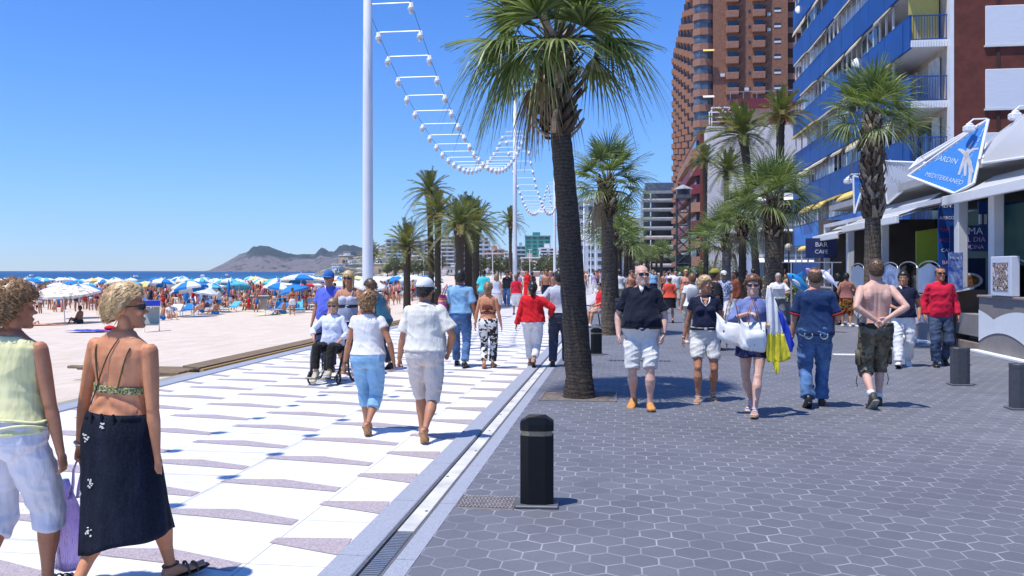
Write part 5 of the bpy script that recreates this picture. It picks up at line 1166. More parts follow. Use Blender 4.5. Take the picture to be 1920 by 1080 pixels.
# ================= THE PEOPLE OF THE PHOTOGRAPH
def surf(g,x,z,back=True,off=.006):
    hw,hd,yc=g.sec(z); hw+=off; hd+=off; q=min(.999,abs(x)/hw); y=hd*(1-q**2.35)**(1/2.35); return g.T((x,yc+(-y if back else y),z))
def over(g,x0,z0,x1,n=8,back=True,off=.006,ztop=1.40): # strap from a point up to the shoulder
    return [surf(g,lerp(x0,x1,i/n),lerp(z0,ztop,i/n),back,off) for i in range(n+1)]
def skirt(g,m,waist,hem,rw=.03,hemk=(1.25,1.6),shift=(0,0),waves=9,amp=.012,slope=0,nm='skirt',off=.014):
    mb=MB(); rings=[]; n=72; K=26; hw0,hd0,_=g.sec(.92)
    for i in range(K+1):
        f=i/K; z=lerp(waist,hem,f); 
        if z>.92: hw,hd,yc=g.sec(z); hw+=off; hd+=off
        else:
            k=(.92-z)/(.92-hem+1e-6); hw=(hw0+off)*lerp(1,hemk[0],k); hd=(hd0+off)*lerp(1,hemk[1],k); yc=-.014
        k=max(0,(.92-z)/(.92-hem+1e-6)); ring=[]
        for j in range(n):
            a=6.28318*j/n; w_=1+amp*6*k*(noise.noise(V((math.cos(a)*waves*.35,math.sin(a)*waves*.35,z*1.2)))); x=math.cos(a)*hw*w_+shift[0]*k; ring.append(g.T((x,yc+math.sin(a)*hd*w_+shift[1]*k,z+slope*x*k+.02*k*math.sin(a*3))) if z>.8 else V((x,yc+math.sin(a)*hd*w_+shift[1]*k,z+slope*x*k+.012*k*math.sin(a*4))))
        rings.append(ring)
    mb.loft(rings,cap=False); inner=[[p+ (g.T((0,0,z_))-p)*0 for p in r] for r,z_ in zip(rings,[0]*len(rings))]
    o=mb.build(nm,m,g.o,True); s=o.modifiers.new('s','SOLIDIFY'); s.thickness=.004; return o
FB=lambda n,c,**k: fabric(n,c,**k)
WT=FB('white_cotton',(.74,.73,.72)); NAVY=FB('navy_jersey',(.010,.014,.04),var=.2); JEAN=FB('blue_denim',(.045,.10,.22),var=.4,c2=(.09,.18,.36),scale=5); DJEAN=FB('dark_denim',(.02,.028,.05),var=.3)
TAN=M('tan_leather',(.42,.22,.09),.5,.2,9); LBLUE=FB('light_blue_shirt_cloth',(.22,.42,.62)); BLK_=M('black_leather',(.012,.012,.012),.4,.2,9)
# --- 1: woman in pale yellow top, left edge
def waistroll(co,n):
    if co.y<0.0 and 1.0<co.z<1.2: 
        k=math.sin((co.z-1.0)*58)*.004; return co+n*k
    return co
g=person('curly-haired woman in a pale yellow sleeveless top and white capris, at left edge',16,d=4.3,face=-8,h=1.59,sex='f',fat=.55,skinm=SK2,vox=.0055,Lf=(-.12,20),Rf=(.16,-6),Rw=(.275,.05,.80),Rp=(.5,-1,0),armk=1.08,shw=1.12,head=(-2,-38,0),curl=(.5,.65),lean=3)
shirt(g,FB('pale_yellow_ribbed_top',(.66,.64,.30),c2=(.74,.72,.42)),hem=.93,off=.013,sl=0,flare=.012,neck=1.445,nm='top',amp=.008,vox=.006)
strapband(g,[surf(g,x,z,True,.018) for x,z in ((-.13,1.12),(-.11,1.25),(-.07,1.37),(-.055,1.43))],.016,M('grey_strap',(.10,.12,.15),.8,.1,9),'bag_strap')
for dz_ in (0,.03): MB().tube([g.tring(.97+dz_,.03)[i%26] +V((0,0,.012*math.sin(i*.9+dz_*50))) for i in range(27)],.011,6,flat=.6).build('sash',FB('pale_yellow_sash',(.72,.70,.42)),g.o,True)
trousers(g,FB('lilac_white_linen',(.66,.66,.72)),waist=1.0,ln=1.30,off=.016,ease=.030,hemr=.086,nm='capri_trousers',amp=.010,vox=.0065)
hair(g,HCU,'short',4800,.030,.042,.0026,1,back=.015,front=.17,curl_=1.0,vol=1.15,sweep=(.3,-.4,-.3)); shoes(g,BLK_,kind='sandal')
# --- 2: blonde woman in bikini top and dark skirt
def backform(co,n):
    if co.y<.0 and .98<co.z<1.42 and abs(co.x)<.16:
        f=math.exp(-(co.x/.012)**2)*.007*min(1,(co.z-.98)*8)*min(1,(1.42-co.z)*8); fo=0
        if co.z<1.17: fo=.0045*math.sin((co.z+abs(co.x)*.45)*75)*min(1,abs(co.x)/.04)
        sc2=-.006*math.exp(-((abs(co.x)-.05-(1.36-co.z)*.25)/.02)**2)*math.exp(-((co.z-1.27)/.07)**2)
        return co+n*(fo+sc2)+V((0,f,0))
    return co
g2=g=person('short-haired blonde woman in a bikini top and long dark denim skirt',225,d=4.42,side=4,face=-17,h=1.585,sex='f',fat=.62,skinm=skin('sunburnt_tanned_skin',(.60,.27,.135)),vox=.005,Lf=(-.20,30),Rf=(.26,-10),Lw=(-.31,.03,.80),Rw=(.23,.02,.74),Lp=(-.5,-1,0),Rp=(.6,-1,.1),armk=1.13,shw=1.15,head=(0,-60,0),curl=(1.5,.35),lat=(.10,.13),fyaw=(8,-30),post=backform)
bk=pattern('bikini_print',[(.0,(.02,.03,.02)),(.42,(.35,.36,.12)),(.52,(.03,.04,.03)),(.6,(.55,.5,.3))],55)
MB().loft([g.tring(z,.004+.003*abs(math.sin(z*90)),n=40) for z in (1.135,1.145,1.165,1.175)]).build('bikini_band',bk,g.o,True)
mb=MB(); [mb.ell(g.T((s*.068,.105,1.24)),(.062,.055,.065)) for s in (-1,1)]; mb.build('bikini_cup',bk,g.o,True)
OLV=M('olive_strap',(.13,.13,.06),.7,.3,20)
for x0,x1 in ((-.072,-.115),(.055,.112)): strapband(g,over(g,x0,1.16,x1,10,True,.007,1.395),.0065,OLV,'bikini_strap')
strapband(g,[surf(g,lerp(-.13,.03,i/12),lerp(1.06,1.44,i/12),True,.008) for i in range(13)],.0045,M('dark_cord',(.06,.035,.02),.6,.2,20),'bag_cord')
m_,t_n,b_n=newmat('dark_denim_skirt_cloth'); vv_=coords(t_n); n_=noi(t_n,vv_,90,3); s_=nd(t_n,'ShaderNodeSeparateXYZ'); t_n.links.new(vv_,s_.inputs[0])
t_n.links.new(ramp(t_n,mth(t_n,'ADD',mth(t_n,'MULTIPLY',n_,.5),mth(t_n,'MULTIPLY',noi(t_n,coords(t_n,(1,1,.2)),8,4),.6)),[(.4,(.003,.004,.008)),(.85,(.022,.03,.055))]),b_n.inputs['Base Color']); b_n.inputs['Roughness'].default_value=.85; b_n.inputs['Specular IOR Level'].default_value=.15; bump(t_n,b_n,noi(t_n,coords(t_n,(7,7,3)),1,3),.5,.05)
sk=skirt(g,m_,1.015,.285,hemk=(1.14,1.6),shift=(.025,.05),waves=9,amp=.018,slope=.22,off=.012)
wb=MB().loft([g.tring(z,.010,n=40) for z in (.985,1.02)]).build('waistband',m_,sk,True)
for x in (-.07,.0,.075): p_=surf(g,x,1.0,True,.02); MB().bbox(p_.x-.008,p_.x+.008,p_.y-.006,p_.y+.004,p_.z-.03,p_.z+.03,.003).build('belt_loop',m_,sk)
rng=random.Random(3); FLW=M('embroidery_white',(.62,.62,.56),.7,.2,30); 
for cx,cz in ((-.03,.66),(-.03,.40),(-.15,.58),(.02,.965),(-.09,.90)):
    mb=MB()
    dg_=bpy.context.evaluated_depsgraph_get
    for i in range(11):
        a=rng.uniform(0,6.28); r_=rng.uniform(.004,.028); x=cx+r_*math.cos(a); z=cz+r_*math.sin(a)
        k_=max(0,(.92-z)/(.92-.285)); 
        if z>.92: hw,hd,yc=g.sec(z); hw+=.014; hd+=.014; sx=0; sy=0
        else: hw,hd,_=g.sec(.92); hw=(hw+.012)*lerp(1,1.14,k_); hd=(hd+.012)*lerp(1,1.6,k_); yc=-.014; sx=.025*k_; sy=.05*k_
        q=min(.97,abs(x-sx)/hw); y=yc+sy-hd*math.sqrt(1-q*q)*1.02-.004; mb.ell((x,y,z),(rng.uniform(.004,.008),.004,rng.uniform(.003,.006)),6,4)
    mb.build('embroidery',FLW,sk)
hair(g,HBL,'short',4200,.024,.062,.0024,2,back=.035,front=.172,curl_=.05,vol=1.15,sweep=(.25,-.8,-.45)); shades(g)
shoes(g,BLK_,kind='sandal',sm=M('brown_strap',(.09,.05,.03),.5,.2,9)); watch(g,0,STEEL)
# her purple carrier bag, held in the left hand
hw_=g.o.matrix_basis@ (g.wr[0]+(g.wr[0]-g.el[0]).normalized()*.09)
pb=thing('carrier_bag','translucent purple plastic carrier bag hanging from the blonde woman\'s left hand','bag',hw_)
m_,t_n,b_n=newmat('purple_plastic_film'); t_n.links.new(ramp(t_n,noi(t_n,coords(t_n,(12,12,2.5)),1.2,4),[(.3,(.50,.30,.80)),(.7,(.74,.58,.92))]),b_n.inputs['Base Color']); b_n.inputs['Roughness'].default_value=.3; b_n.inputs['Transmission Weight'].default_value=.4; b_n.inputs['Alpha'].default_value=.93; bump(t_n,b_n,noi(t_n,coords(t_n,(14,14,3)),1.4,4),.8,.04)
mb=MB(); rings=[]
for z,rx,ry in ((-.10,.018,.012),(-.16,.035,.02),(-.24,.065,.035),(-.34,.088,.05),(-.44,.102,.06),(-.52,.100,.062),(-.565,.08,.05),(-.585,.04,.03)):
    rings.append([V((-.055+(-.45-z)*.03+math.cos(a)*rx*(1+.13*noise.noise(V((math.cos(a)*2.5,math.sin(a)*2.5,z*3)))),math.sin(a)*ry*(1+.3*noise.noise(V((math.cos(a)*3,math.sin(a)*3,z*3+7)))),z)) for a in [6.2832*j/40 for j in range(40)]])
mb.loft(rings); mb.build('bag_body',m_,pb,True)
for s in (-1,1): MB().tube([(s*.005,0,0),(s*.018,s*.01,-.05),(s*.012-.01,s*.008,-.13),(s*.02-.02,0,-.2)],[.008,.012,.014,.02],8,flat=.4).build('handle',m_,pb,True)
# --- 3,4: couple holding hands
g=person('woman in light blue cropped trousers holding hands with the man in white cap',690,d=8.8,face=-7.5,h=1.45,sex='f',fat=.55,skinm=SK2,vox=.0065,Lf=(.16,-10),Rf=(-.2,52),Lw=(-.30,.02,.83),Rw=(.31,.05,.86),Lp=(-1,-.6,0),Rp=(.7,-1,0),shw=1.02,curl=(.5,1.0),armk=1.05,lat=(.07,.06))
shirt(g,WT,hem=.96,off=.018,sl=.34,slr=.02,flare=.01,nm='top',amp=.007,seed=2); trousers(g,FB('pale_blue_cotton',(.20,.40,.60),var=.15,c2=(.27,.48,.68)),waist=1.0,ln=1.45,off=.016,ease=.022,hemr=.074,amp=.008,nm='cropped_trousers')
hair(g,HCU,'short',900,.028,.045,.0075,3,back=.02,front=.17,curl_=.9,vol=1.1,sweep=(0,-.5,-.4)); shoes(g,TAN,kind='sandal'); watch(g,0)
g=person('man in a white cap, cream shirt and beige bermuda shorts, seen from behind',797,d=8.45,face=-7.5,h=1.585,fat=.75,skinm=SK2,vox=.0065,Lf=(.15,-8),Rf=(-.22,55),Lw=(-.30,.06,.85),Rw=(.235,.12,.93),Lp=(-.7,-1,0),Rp=(1,-.8,0),shw=.98,curl=(1.0,1.6),head=(0,-18,0),lat=(.07,.05))
shirt(g,FB('cream_shirt_cloth',(.70,.68,.60)),hem=.96,off=.022,sl=.78,slr=.034,flare=.012,nm='shirt',amp=.010,seed=5,collar=FB('cream_shirt_cloth',(.70,.68,.60)))
trousers(g,FB('beige_cotton',(.60,.54,.50)),waist=1.0,ln=1.04,off=.018,ease=.020,hemr=.088,amp=.010,nm='bermuda_shorts',belt=FB('beige_belt',(.5,.44,.38)))
hair(g,HBK,'short',250,.010,.03,.005,4,back=.02,front=.165); cap(g,M('white_cap_cloth',(.72,.72,.71),.8,.05,4)); shoes(g,TAN,kind='sandal')
# --- 5: wheelchair and its rider, pushers
wc=thing('wheelchair','black folding wheelchair carrying the grey-haired woman in a white blouse','wheelchair',P(624,508,12.95)-V((0,0,H)),R(172)); dF=M('wheelchair_black',(.02,.02,.022),.5,.2,8)
for s in (-1,1):
    w_=MB().tube([(s*.29,-.16+.30*math.cos(a),.30+.30*math.sin(a)) for a in [6.2832*j/24 for j in range(25)]],.016,6).build('wheel',BLACK,wc,True); mb=MB(); [mb.bar((s*.29,-.16,.30),(s*.29,-.16+.29*math.cos(a),.30+.29*math.sin(a)),.003,4) for a in [6.2832*j/12 for j in range(12)]]; mb.build('spokes',STEEL,w_)
    MB().tube([(s*.32,-.16+.26*math.cos(a),.30+.26*math.sin(a)) for a in [6.2832*j/24 for j in range(25)]],.008,6).build('push_rim',STEEL,w_,True)
    MB().tube([(s*.22,.36+.08*math.cos(a),.09+.08*math.sin(a)) for a in [6.2832*j/14 for j in range(15)]],.015,6).build('caster',BLACK,wc,True)
    mb=MB(); mb.tube([(s*.24,-.28,1.0),(s*.24,-.24,.9),(s*.24,-.22,.45),(s*.24,-.2,.2)],.012,6); mb.tube([(s*.24,-.36,.98),(s*.24,-.28,.99)],.015,6); mb.tube([(s*.24,-.22,.70),(s*.24,.1,.70),(s*.24,.14,.5)],.012,6); mb.tube([(s*.24,-.2,.46),(s*.24,.26,.46),(s*.22,.34,.2),(s*.2,.44,.12)],.012,6); mb.bar((s*.24,.22,.46),(s*.22,.34,.1),.012); mb.build('frame',dF,wc,True)
    MB().bbox(s*.14-.09,s*.14+.09,.36,.56,.10,.12,.01).build('footrest',BLACK,wc); MB().bbox(s*.24-.025,s*.24+.025,-.2,.12,.70,.73,.01).build('armrest',BLACK,wc)
MB().bbox(-.23,.23,-.22,.24,.45,.49,.02).build('seat',BLACK,wc); MB().bbox(-.23,.23,-.26,-.23,.48,.9,.012).build('backrest',BLACK,wc)
g=person('seated woman in a white blouse, black trousers and sunglasses riding in the wheelchair',624,d=12.93,face=172,h=1.5,sex='f',fat=.4,skinm=SK1,vox=.0075,seat=.60,ankles=((-.12,.52,.23),(.12,.50,.23)),Lw=(-.16,.22,.98),Rw=(.27,.20,1.05),Lp=(-1,-.5,-.4),Rp=(1,-.6,-.2),head=(-4,8,0),curl=(.8,1.3),fyaw=(3,-3))
shirt(g,FB('white_blouse_cloth',(.62,.66,.80)),hem=.92,off=.02,sl=1.55,slr=.012,amp=.008,nm='blouse',seed=8,collar=WT); trousers(g,FB('black_trouser_cloth',(.012,.011,.011)),waist=.98,ln=1.9,off=.015,ease=.02,hemr=.06); hair(g,HLB,'short',400,.024,.05,.007,8,front=.165); shades(g); shoes(g,M('cream_trainer',(.5,.45,.3),.6,.1,8),sole=WFR,kind='trainer')
g=person('blonde long-haired woman in a grey sundress and sunglasses pushing the wheelchair',653,d=13.75,face=174,h=1.655,sex='f',fat=.25,skinm=SK2,vox=.0075,Lf=(.08,0),Rf=(-.14,30),Lw=(-.26,.30,1.0),Rw=(.25,.30,1.0),head=(0,3,0),curl=(1.3,1.3),bust=.1)
skirt(g,FB('grey_blue_dress_cloth',(.30,.34,.45)),1.14,.50,hemk=(1.2,1.4),nm='dress'); MB().loft([g.tring(z,.010,n=36) for z in (1.16,1.2,1.26,1.30)]).build('dress_top',FB('grey_white_print',(.5,.52,.6)),g.o,True); mb=MB(); [mb.ell(g.T((s*.066,.105,1.25)),(.068,.055,.07)) for s in (-1,1)]; mb.build('dress_bust',FB('grey_white_print',(.5,.52,.6)),g.o,True)
MB().loft([g.tring(z,.018,n=36) for z in (1.12,1.165)]).build('black_sash',BLK_,g.o,True)
for s in (-1,1): strapband(g,over(g,s*.08,1.28,s*.10,8,False,.012),.013,FB('grey_white_print',(.5,.52,.6)),'strap')
hair(g,HBL,'long',700,.022,.06,.006,9,back=.0,front=.16,sweep=(0,-.6,-.8)); shades(g); shoes(g,TAN,kind='sandal')
g=person('man in a blue cap and royal blue polo shirt standing behind the wheelchair',617,d=14.3,face=170,h=1.66,fat=.5,skinm=SK2,vox=.008,Lf=(.12,-5),Rf=(-.14,28),Rw=(.29,.04,.85),head=(-3,0,0))
shirt(g,FB('royal_blue_polo',(.10,.14,.60)),hem=.90,off=.02,sl=.75,slr=.024,collar=WT); trousers(g,FB('navy_trousers',(.03,.04,.12)),ln=1.9); hair(g,HBK,'short',150,.008,.03,.006,10); cap(g,FB('blue_cap_cloth',(.03,.13,.42))); shades(g); shoes(g,BLK_)
g=person('curly-haired person in teal bending behind the nearest lamp post',716,d=14.4,face=60,h=1.56,sex='f',fat=.3,skinm=SK1,vox=.009,lean=24,Lf=(.1,0),Rf=(-.1,20),head=(-12,0,0))
shirt(g,FB('teal_top_cloth',(.02,.10,.17)),hem=.9,off=.018,sl=.5); trousers(g,FB('dark_grey_trousers',(.05,.05,.06)),ln=1.9); hair(g,HBR,'short',350,.028,.05,.008,11,curl_=.9,vol=1.1); shoes(g,BLK_)
# --- 9,10: couple, bare-backed woman
g=person('man in a light blue shirt and jeans with a striped bag on his shoulder',863,d=14.85,face=-7.5,h=1.66,fat=.45,skinm=SK2,vox=.0085,Lf=(.25,-8),Rf=(-.18,15),Lw=(-.20,.12,.86),Rw=(.27,.04,.86),shw=1.05,curl=(.5,1.0))
shirt(g,LBLUE,hem=.97,off=.022,sl=.8,slr=.03,amp=.012,seed=12,collar=LBLUE); trousers(g,JEAN,ln=1.92,off=.012,ease=.014,hemr=.068,amp=.010,belt=TAN); hair(g,HBK,'short',380,.022,.04,.007,12); shoes(g,BLK_)
bg_=thing('beach_bag','pink, orange and purple striped beach bag on the light-blue-shirted man\'s shoulder','bag',g.o.matrix_basis@V((-.31,-.05,1.12)),R(-7)); sp=pattern('bag_stripes',[(.0,(.62,.05,.22)),(.3,(.8,.28,.04)),(.5,(.62,.10,.30)),(.68,(.32,.05,.30)),(.85,(.85,.4,.15))],2.2,'Z')
mb=MB(); mb.loft([[V((math.cos(a)*rx,math.sin(a)*ry,z)) for a in [6.2832*j/20 for j in range(20)]] for z,rx,ry in ((-.22,.06,.10),(-.2,.085,.15),(-.05,.085,.17),(.12,.07,.16),(.17,.05,.14))]); mb.build('bag_body',sp,bg_,True); MB().tube([(0,.12,.15),(.06,.10,.30),(.07,0,.35),(.06,-.10,.30),(0,-.12,.15)],.012,6).build('strap',FB('pink_strap',(.6,.3,.35)),bg_,True)
g=person('bare-backed woman in black and white floral trousers',915,d=14.6,face=-7.5,h=1.47,sex='f',fat=.25,skinm=skin('sunburnt_tanned_skin',(.60,.27,.135)),vox=.007,Lf=(-.05,40),Rf=(.15,-10),Lw=(-.27,.06,.86),Rw=(.27,.02,.83),post=backform,lat=(.07,.07))
trousers(g,pattern('floral_black_white',[(.0,(.012,.012,.012)),(.5,(.70,.70,.68))],11,detail=3),waist=1.0,ln=1.88,off=.014,ease=.016,hemr=.076,nm='floral_trousers'); MB().loft([g.tring(z,.006,n=34) for z in (1.10,1.125)]).build('halter_band',FB('brown_red_cloth',(.12,.03,.02)),g.o,True)
MB().loft([g.tring(z,.012,n=34,f=lambda a:1 if math.sin(a)>0 else .9) for z in (1.13,1.2,1.28)]).build('halter_front',FB('brown_red_cloth',(.12,.03,.02)),g.o,True); strapband(g,[g.T((.06*math.cos(a),-.014+.062*math.sin(a),1.45)) for a in [6.2832*j/14 for j in range(15)]],.006,FB('brown_red_cloth',(.12,.03,.02)),'halter_neck')
hair(g,HLB,'bun',500,.018,.05,.006,13,back=.045,sweep=(0,-1,.2)); shoes(g,TAN,kind='sandal')
# --- 11,12
g=person('dark-haired woman in a loose red sweater and white trousers left of the big palm',999,d=14.75,face=-8,h=1.47,sex='f',fat=1.0,skinm=SK2,vox=.0085,Lf=(.2,-8),Rf=(-.14,48),Lw=(-.33,-.02,.86),Rw=(.34,.16,1.06),Rp=(1,-.8,-.1),shw=1.1,lat=(.08,.04))
RD=FB('red_sweater_cloth',(.62,.012,.02)); shirt(g,RD,hem=.92,off=.035,sl=1.92,slr=.022,flare=-.005,amp=.014,seed=15,nm='sweater'); trousers(g,WT,waist=1.0,ln=1.75,off=.018,ease=.022,hemr=.074); hair(g,HBK,'pony',500,.02,.05,.006,15); shoes(g,BLK_,kind='sandal'); 
g=person('man in pale grey polo and dark trousers, half hidden by the biggest palm trunk',1049,d=14.95,face=-8,h=1.66,fat=.3,skinm=SK1,vox=.009,Lf=(-.08,10),Rf=(.15,0),Lw=(-.16,.10,1.02),Lp=(-1,-.6,0)); shirt(g,FB('pale_grey_polo',(.50,.53,.60)),hem=.97,off=.02,sl=.75,slr=.026); trousers(g,FB('slate_trousers',(.05,.06,.09)),ln=1.97,ease=.026,hemr=.075); hair(g,HBK,'short',200,.014,.03,.007,16); shoes(g,BLK_)
# --- 13: bald man
NV=FB('navy_polo',(.006,.009,.022),var=.2)
g=person('bald man in a navy polo shirt, white shorts and tan loafers walking towards the camera',1203,d=10.45,face=171,h=1.73,fat=1.0,skinm=SK3,vox=.006,Lf=(.14,-4),Rf=(-.08,12),Lw=(-.255,.08,.88),Rw=(.275,.06,.88),Lp=(-1,-.8,0),Rp=(1,-.8,0),head=(0,20,0),shw=.97,curl=(.8,.8),fyaw=(6,-12),lat=(.10,.10))
shirt(g,NV,hem=.98,off=.024,sl=.80,slr=.032,amp=.010,seed=21,collar=NV); MB().prism([g.T((-.032,.052,1.475)),g.T((.032,.052,1.475)),g.T((.022,.092,1.43)),g.T((0,.108,1.39)),g.T((-.022,.092,1.43))],(0,.01,.004)).build('undershirt',WT,g.o,True)
trousers(g,FB('white_shorts_cloth',(.66,.65,.62)),waist=1.0,ln=.96,off=.018,ease=.022,hemr=.085,amp=.013,nm='shorts',belt=BLK_); shades(g); shoes(g,M('tan_orange_suede',(.55,.24,.06),.7,.15,9),sole=BLACK); watch(g,0)
# --- 14
g=person('blonde woman in a navy V-neck top and white shorts looking to her side',1322,d=10.95,face=171,h=1.60,sex='f',fat=.35,skinm=SK2,vox=.006,Lf=(-.12,25),Rf=(.12,-4),Lw=(-.28,.02,.84),Rw=(.29,-.03,.85),head=(0,48,0),curl=(.4,.5),lat=(.11,.10))
shirt(g,NAVY,hem=.99,off=.014,sl=.45,slr=.016,flare=.0,nm='top',amp=.006,seed=23); MB().tube([surf(g,x,z,False,.016) for x,z in ((-.06,1.43),(-.05,1.37),(0,1.31),(.05,1.37),(.06,1.43))],.010,6,flat=.5).build('white_neckline',WT,g.o,True)
MB().prism([surf(g,-.045,1.42,False,.014),surf(g,.045,1.42,False,.014),surf(g,0,1.32,False,.016)],(0,.004,0)).build('neck_opening',SK2,g.o)
trousers(g,FB('white_shorts_cloth',(.66,.65,.62)),waist=1.02,ln=.70,off=.014,ease=.018,hemr=.086,amp=.011,nm='shorts',belt=BLK_); hair(g,HBL,'short',900,.016,.05,.005,23,back=.03,sweep=(0,-1,-.3),curl_=.2); shoes(g,M('cream_sandal',(.6,.52,.4),.6,.1,9),kind='sandal'); watch(g,1,STEEL); eyes(g)
# --- 15: woman with the white bags
g=person('auburn-haired woman in a blue cardigan and short navy dress carrying two white bags',1412,d=10.05,face=150,h=1.60,sex='f',fat=.2,skinm=SK3,vox=.006,Lf=(.30,-4),Rf=(-.26,22),Lw=(-.24,.24,1.12),Rw=(-.02,.26,1.27),Lp=(-1,-.3,-.6),Rp=(1,-.1,-.5),head=(0,14,0),curl=(1.2,.9),lat=(.10,.09),palms=(None,((-.8,.3,-.1),(0,-.2,-1))))
skirt(g,FB('navy_dress_cloth',(.012,.018,.07)),1.12,.71,hemk=(1.12,1.25),nm='dress',off=.02); shirt(g,FB('blue_cardigan_cloth',(.12,.16,.36),c2=(.18,.22,.44)),hem=.90,off=.016,sl=1.35,slr=.020,flare=.012,nm='cardigan',amp=.009,seed=25)
hair(g,HAU,'short',1000,.028,.055,.006,25,back=.0,front=.165,curl_=.4,vol=1.15); shades(g); shoes(g,M('cork_sandal',(.5,.33,.2),.6,.15,9),sm=M('silver_strap',(.6,.6,.62),.4,.1,9),kind='sandal'); eyes
g15=g
BAGW=pattern('white_bag_print',[(.0,(.05,.05,.06)),(.27,(.78,.77,.74)),(.70,(.78,.77,.74)),(.74,(.25,.6,.62))],16,detail=1)
def tote(loc,rz,label,wd=.40,ht=.30,dp=.12,tilt=0,m_=BAGW):
    t_=thing('tote_bag',label,'bag',loc,rz); rings=[]
    for f in [i/16 for i in range(17)]:
        k,kd=interp([(0,.80,.45),(.06,.90,.9),(.4,1,1),(.8,.93,.6),(1,1.0,.25)],f); z=-ht+ht*f+.02*noise.noise(V((f*3,rz,2))); rings.append([V((math.copysign(abs(math.cos(a))**.6,math.cos(a))*wd/2*k,math.copysign(abs(math.sin(a))**.8,math.sin(a))*dp/2*kd*(1+.9*noise.noise(V((math.cos(a)*3.2+f*1.5,f*2.4,rz*3)))),z+.02*noise.noise(V((math.cos(a)*4,f*5,rz)))+tilt*math.cos(a)*wd/2+ (.035*math.cos(a*2)*max(0,f-.6)*2.5))) for a in [6.2832*j/32 for j in range(32)]])
    MB().loft(rings).build('bag_body',m_,t_,True); 
    for s in (-1,1): MB().tube([(-wd*.22,s*.025,-.01),(-wd*.14,s*.02,.16),(0,s*.015,.27),(wd*.14,s*.02,.16),(wd*.22,s*.025,-.01)],.009,6,flat=.5).build('handle',M('brown_handle',(.30,.15,.11),.6,.15,9),t_,True)
    return t_
tote(P(1372,600,9.85),R(-10),'white patterned tote bag, the left one on the auburn-haired woman\'s arm',.36,.28,.12,-.35)
tote(P(1412,607,9.6),R(14),'white patterned tote bag hanging in front of the short navy dress',.32,.30,.13,-.10)
def cloth(loc,label,ms,pts,name='beach_cloth',dep=.05):
    t_=thing(name,label,'cloth',loc); dep=.03
    for nm,m_,xs in pts:
        mb=MB(); rings=[]
        for z,x0,x1 in [(lerp(xs[i][0],xs[i+1][0],q/6),lerp(xs[i][1],xs[i+1][1],q/6),lerp(xs[i][2],xs[i+1][2],q/6)) for i in range(len(xs)-1) for q in range(7 if i==len(xs)-2 else 6)]:
            n=36; rings.append([V((lerp(x0,x1,.5-.5*math.cos(a)),math.sin(a)*dep*.5+.030*noise.noise(V((lerp(x0,x1,.5-.5*math.cos(a))*26,z*2.2,3)))+.012*math.sin(lerp(x0,x1,.5-.5*math.cos(a))*95+z*4),z+.01*math.sin(a*6))) for a in [6.2832*j/n for j in range(n)]])
        mb.loft(rings); mb.build(nm,m_,t_,True)
    return t_
YEL=FB('yellow_cloth',(.72,.62,.04)); ROY=FB('royal_blue_cloth',(.02,.05,.45)); 
cloth(P(1447,560,9.75),'yellow and white cloth with a blue fold hanging from the auburn-haired woman\'s left arm',None,
 [('white_fold',WT,[(.14,-.05,-.01),(.0,-.07,.03),(-.2,-.06,.10),(-.42,-.05,.13)]),('yellow_hem',YEL,[(-.40,-.055,.15),(-.55,-.06,.20),(-.68,-.06,.21),(-.72,-.055,.12)]),('blue_fold',ROY,[(-.15,.06,.11),(-.35,.12,.2),(-.52,.17,.26),(-.60,.2,.24)]),('yellow_tail',YEL,[(-.70,.0,.07),(-.80,.03,.08),(-.86,.05,.07)])])
# --- 16
g=person('heavily built man in a navy T-shirt with red cuffs and faded jeans',1528,d=10.45,face=-14,h=1.70,fat=.8,skinm=SK1,vox=.0065,Lf=(-.12,30),Rf=(.14,-6),Lw=(-.27,.06,.85),Rw=(.20,.22,1.0),Rp=(.6,-1,-.3),shw=1.02,head=(0,6,0),lat=(.09,.09),curl=(.8,.8))
shirt(g,FB('navy_blue_tee',(.014,.04,.115),var=.12),hem=.90,off=.020,sl=.74,slr=.024,flare=.004,amp=.012,seed=31,nm='t_shirt'); MB().tube([g.T((.062*math.cos(a),-.016+.066*math.sin(a),1.452)) for a in [6.2832*j/20 for j in range(21)]],.010,6).build('red_neckband',FB('dark_red_trim',(.30,.02,.03)),g.o,True)
for i in (0,1): 
    c=g.sh[i].lerp(g.el[i],.82); d_=(g.el[i]-g.sh[i]).normalized(); x=d_.orthogonal().normalized(); y=d_.cross(x); MB().tube([c-d_*.012,c+d_*.016],[.080,.080],18).build('red_cuff',FB('dark_red_trim',(.30,.02,.03)),g.o,True)
trousers(g,JEAN,waist=.99,ln=1.97,off=.016,ease=.018,hemr=.082,amp=.015,seed=32,nm='jeans'); hair(g,HBR,'short',500,.006,.018,.004,31,back=.03); shoes(g,BLK_,kind='trainer'); watch(g,0,STEEL)
for s in (-1,1): MB().tube([surf(g,s*.09+.045*math.sin(a),.90+.045*math.cos(a),True,.036) for a in [R(60+24*j) for j in range(11)]],.006,5).build('pocket_stitching',FB('stitching',(.4,.4,.36)),g.o,True)
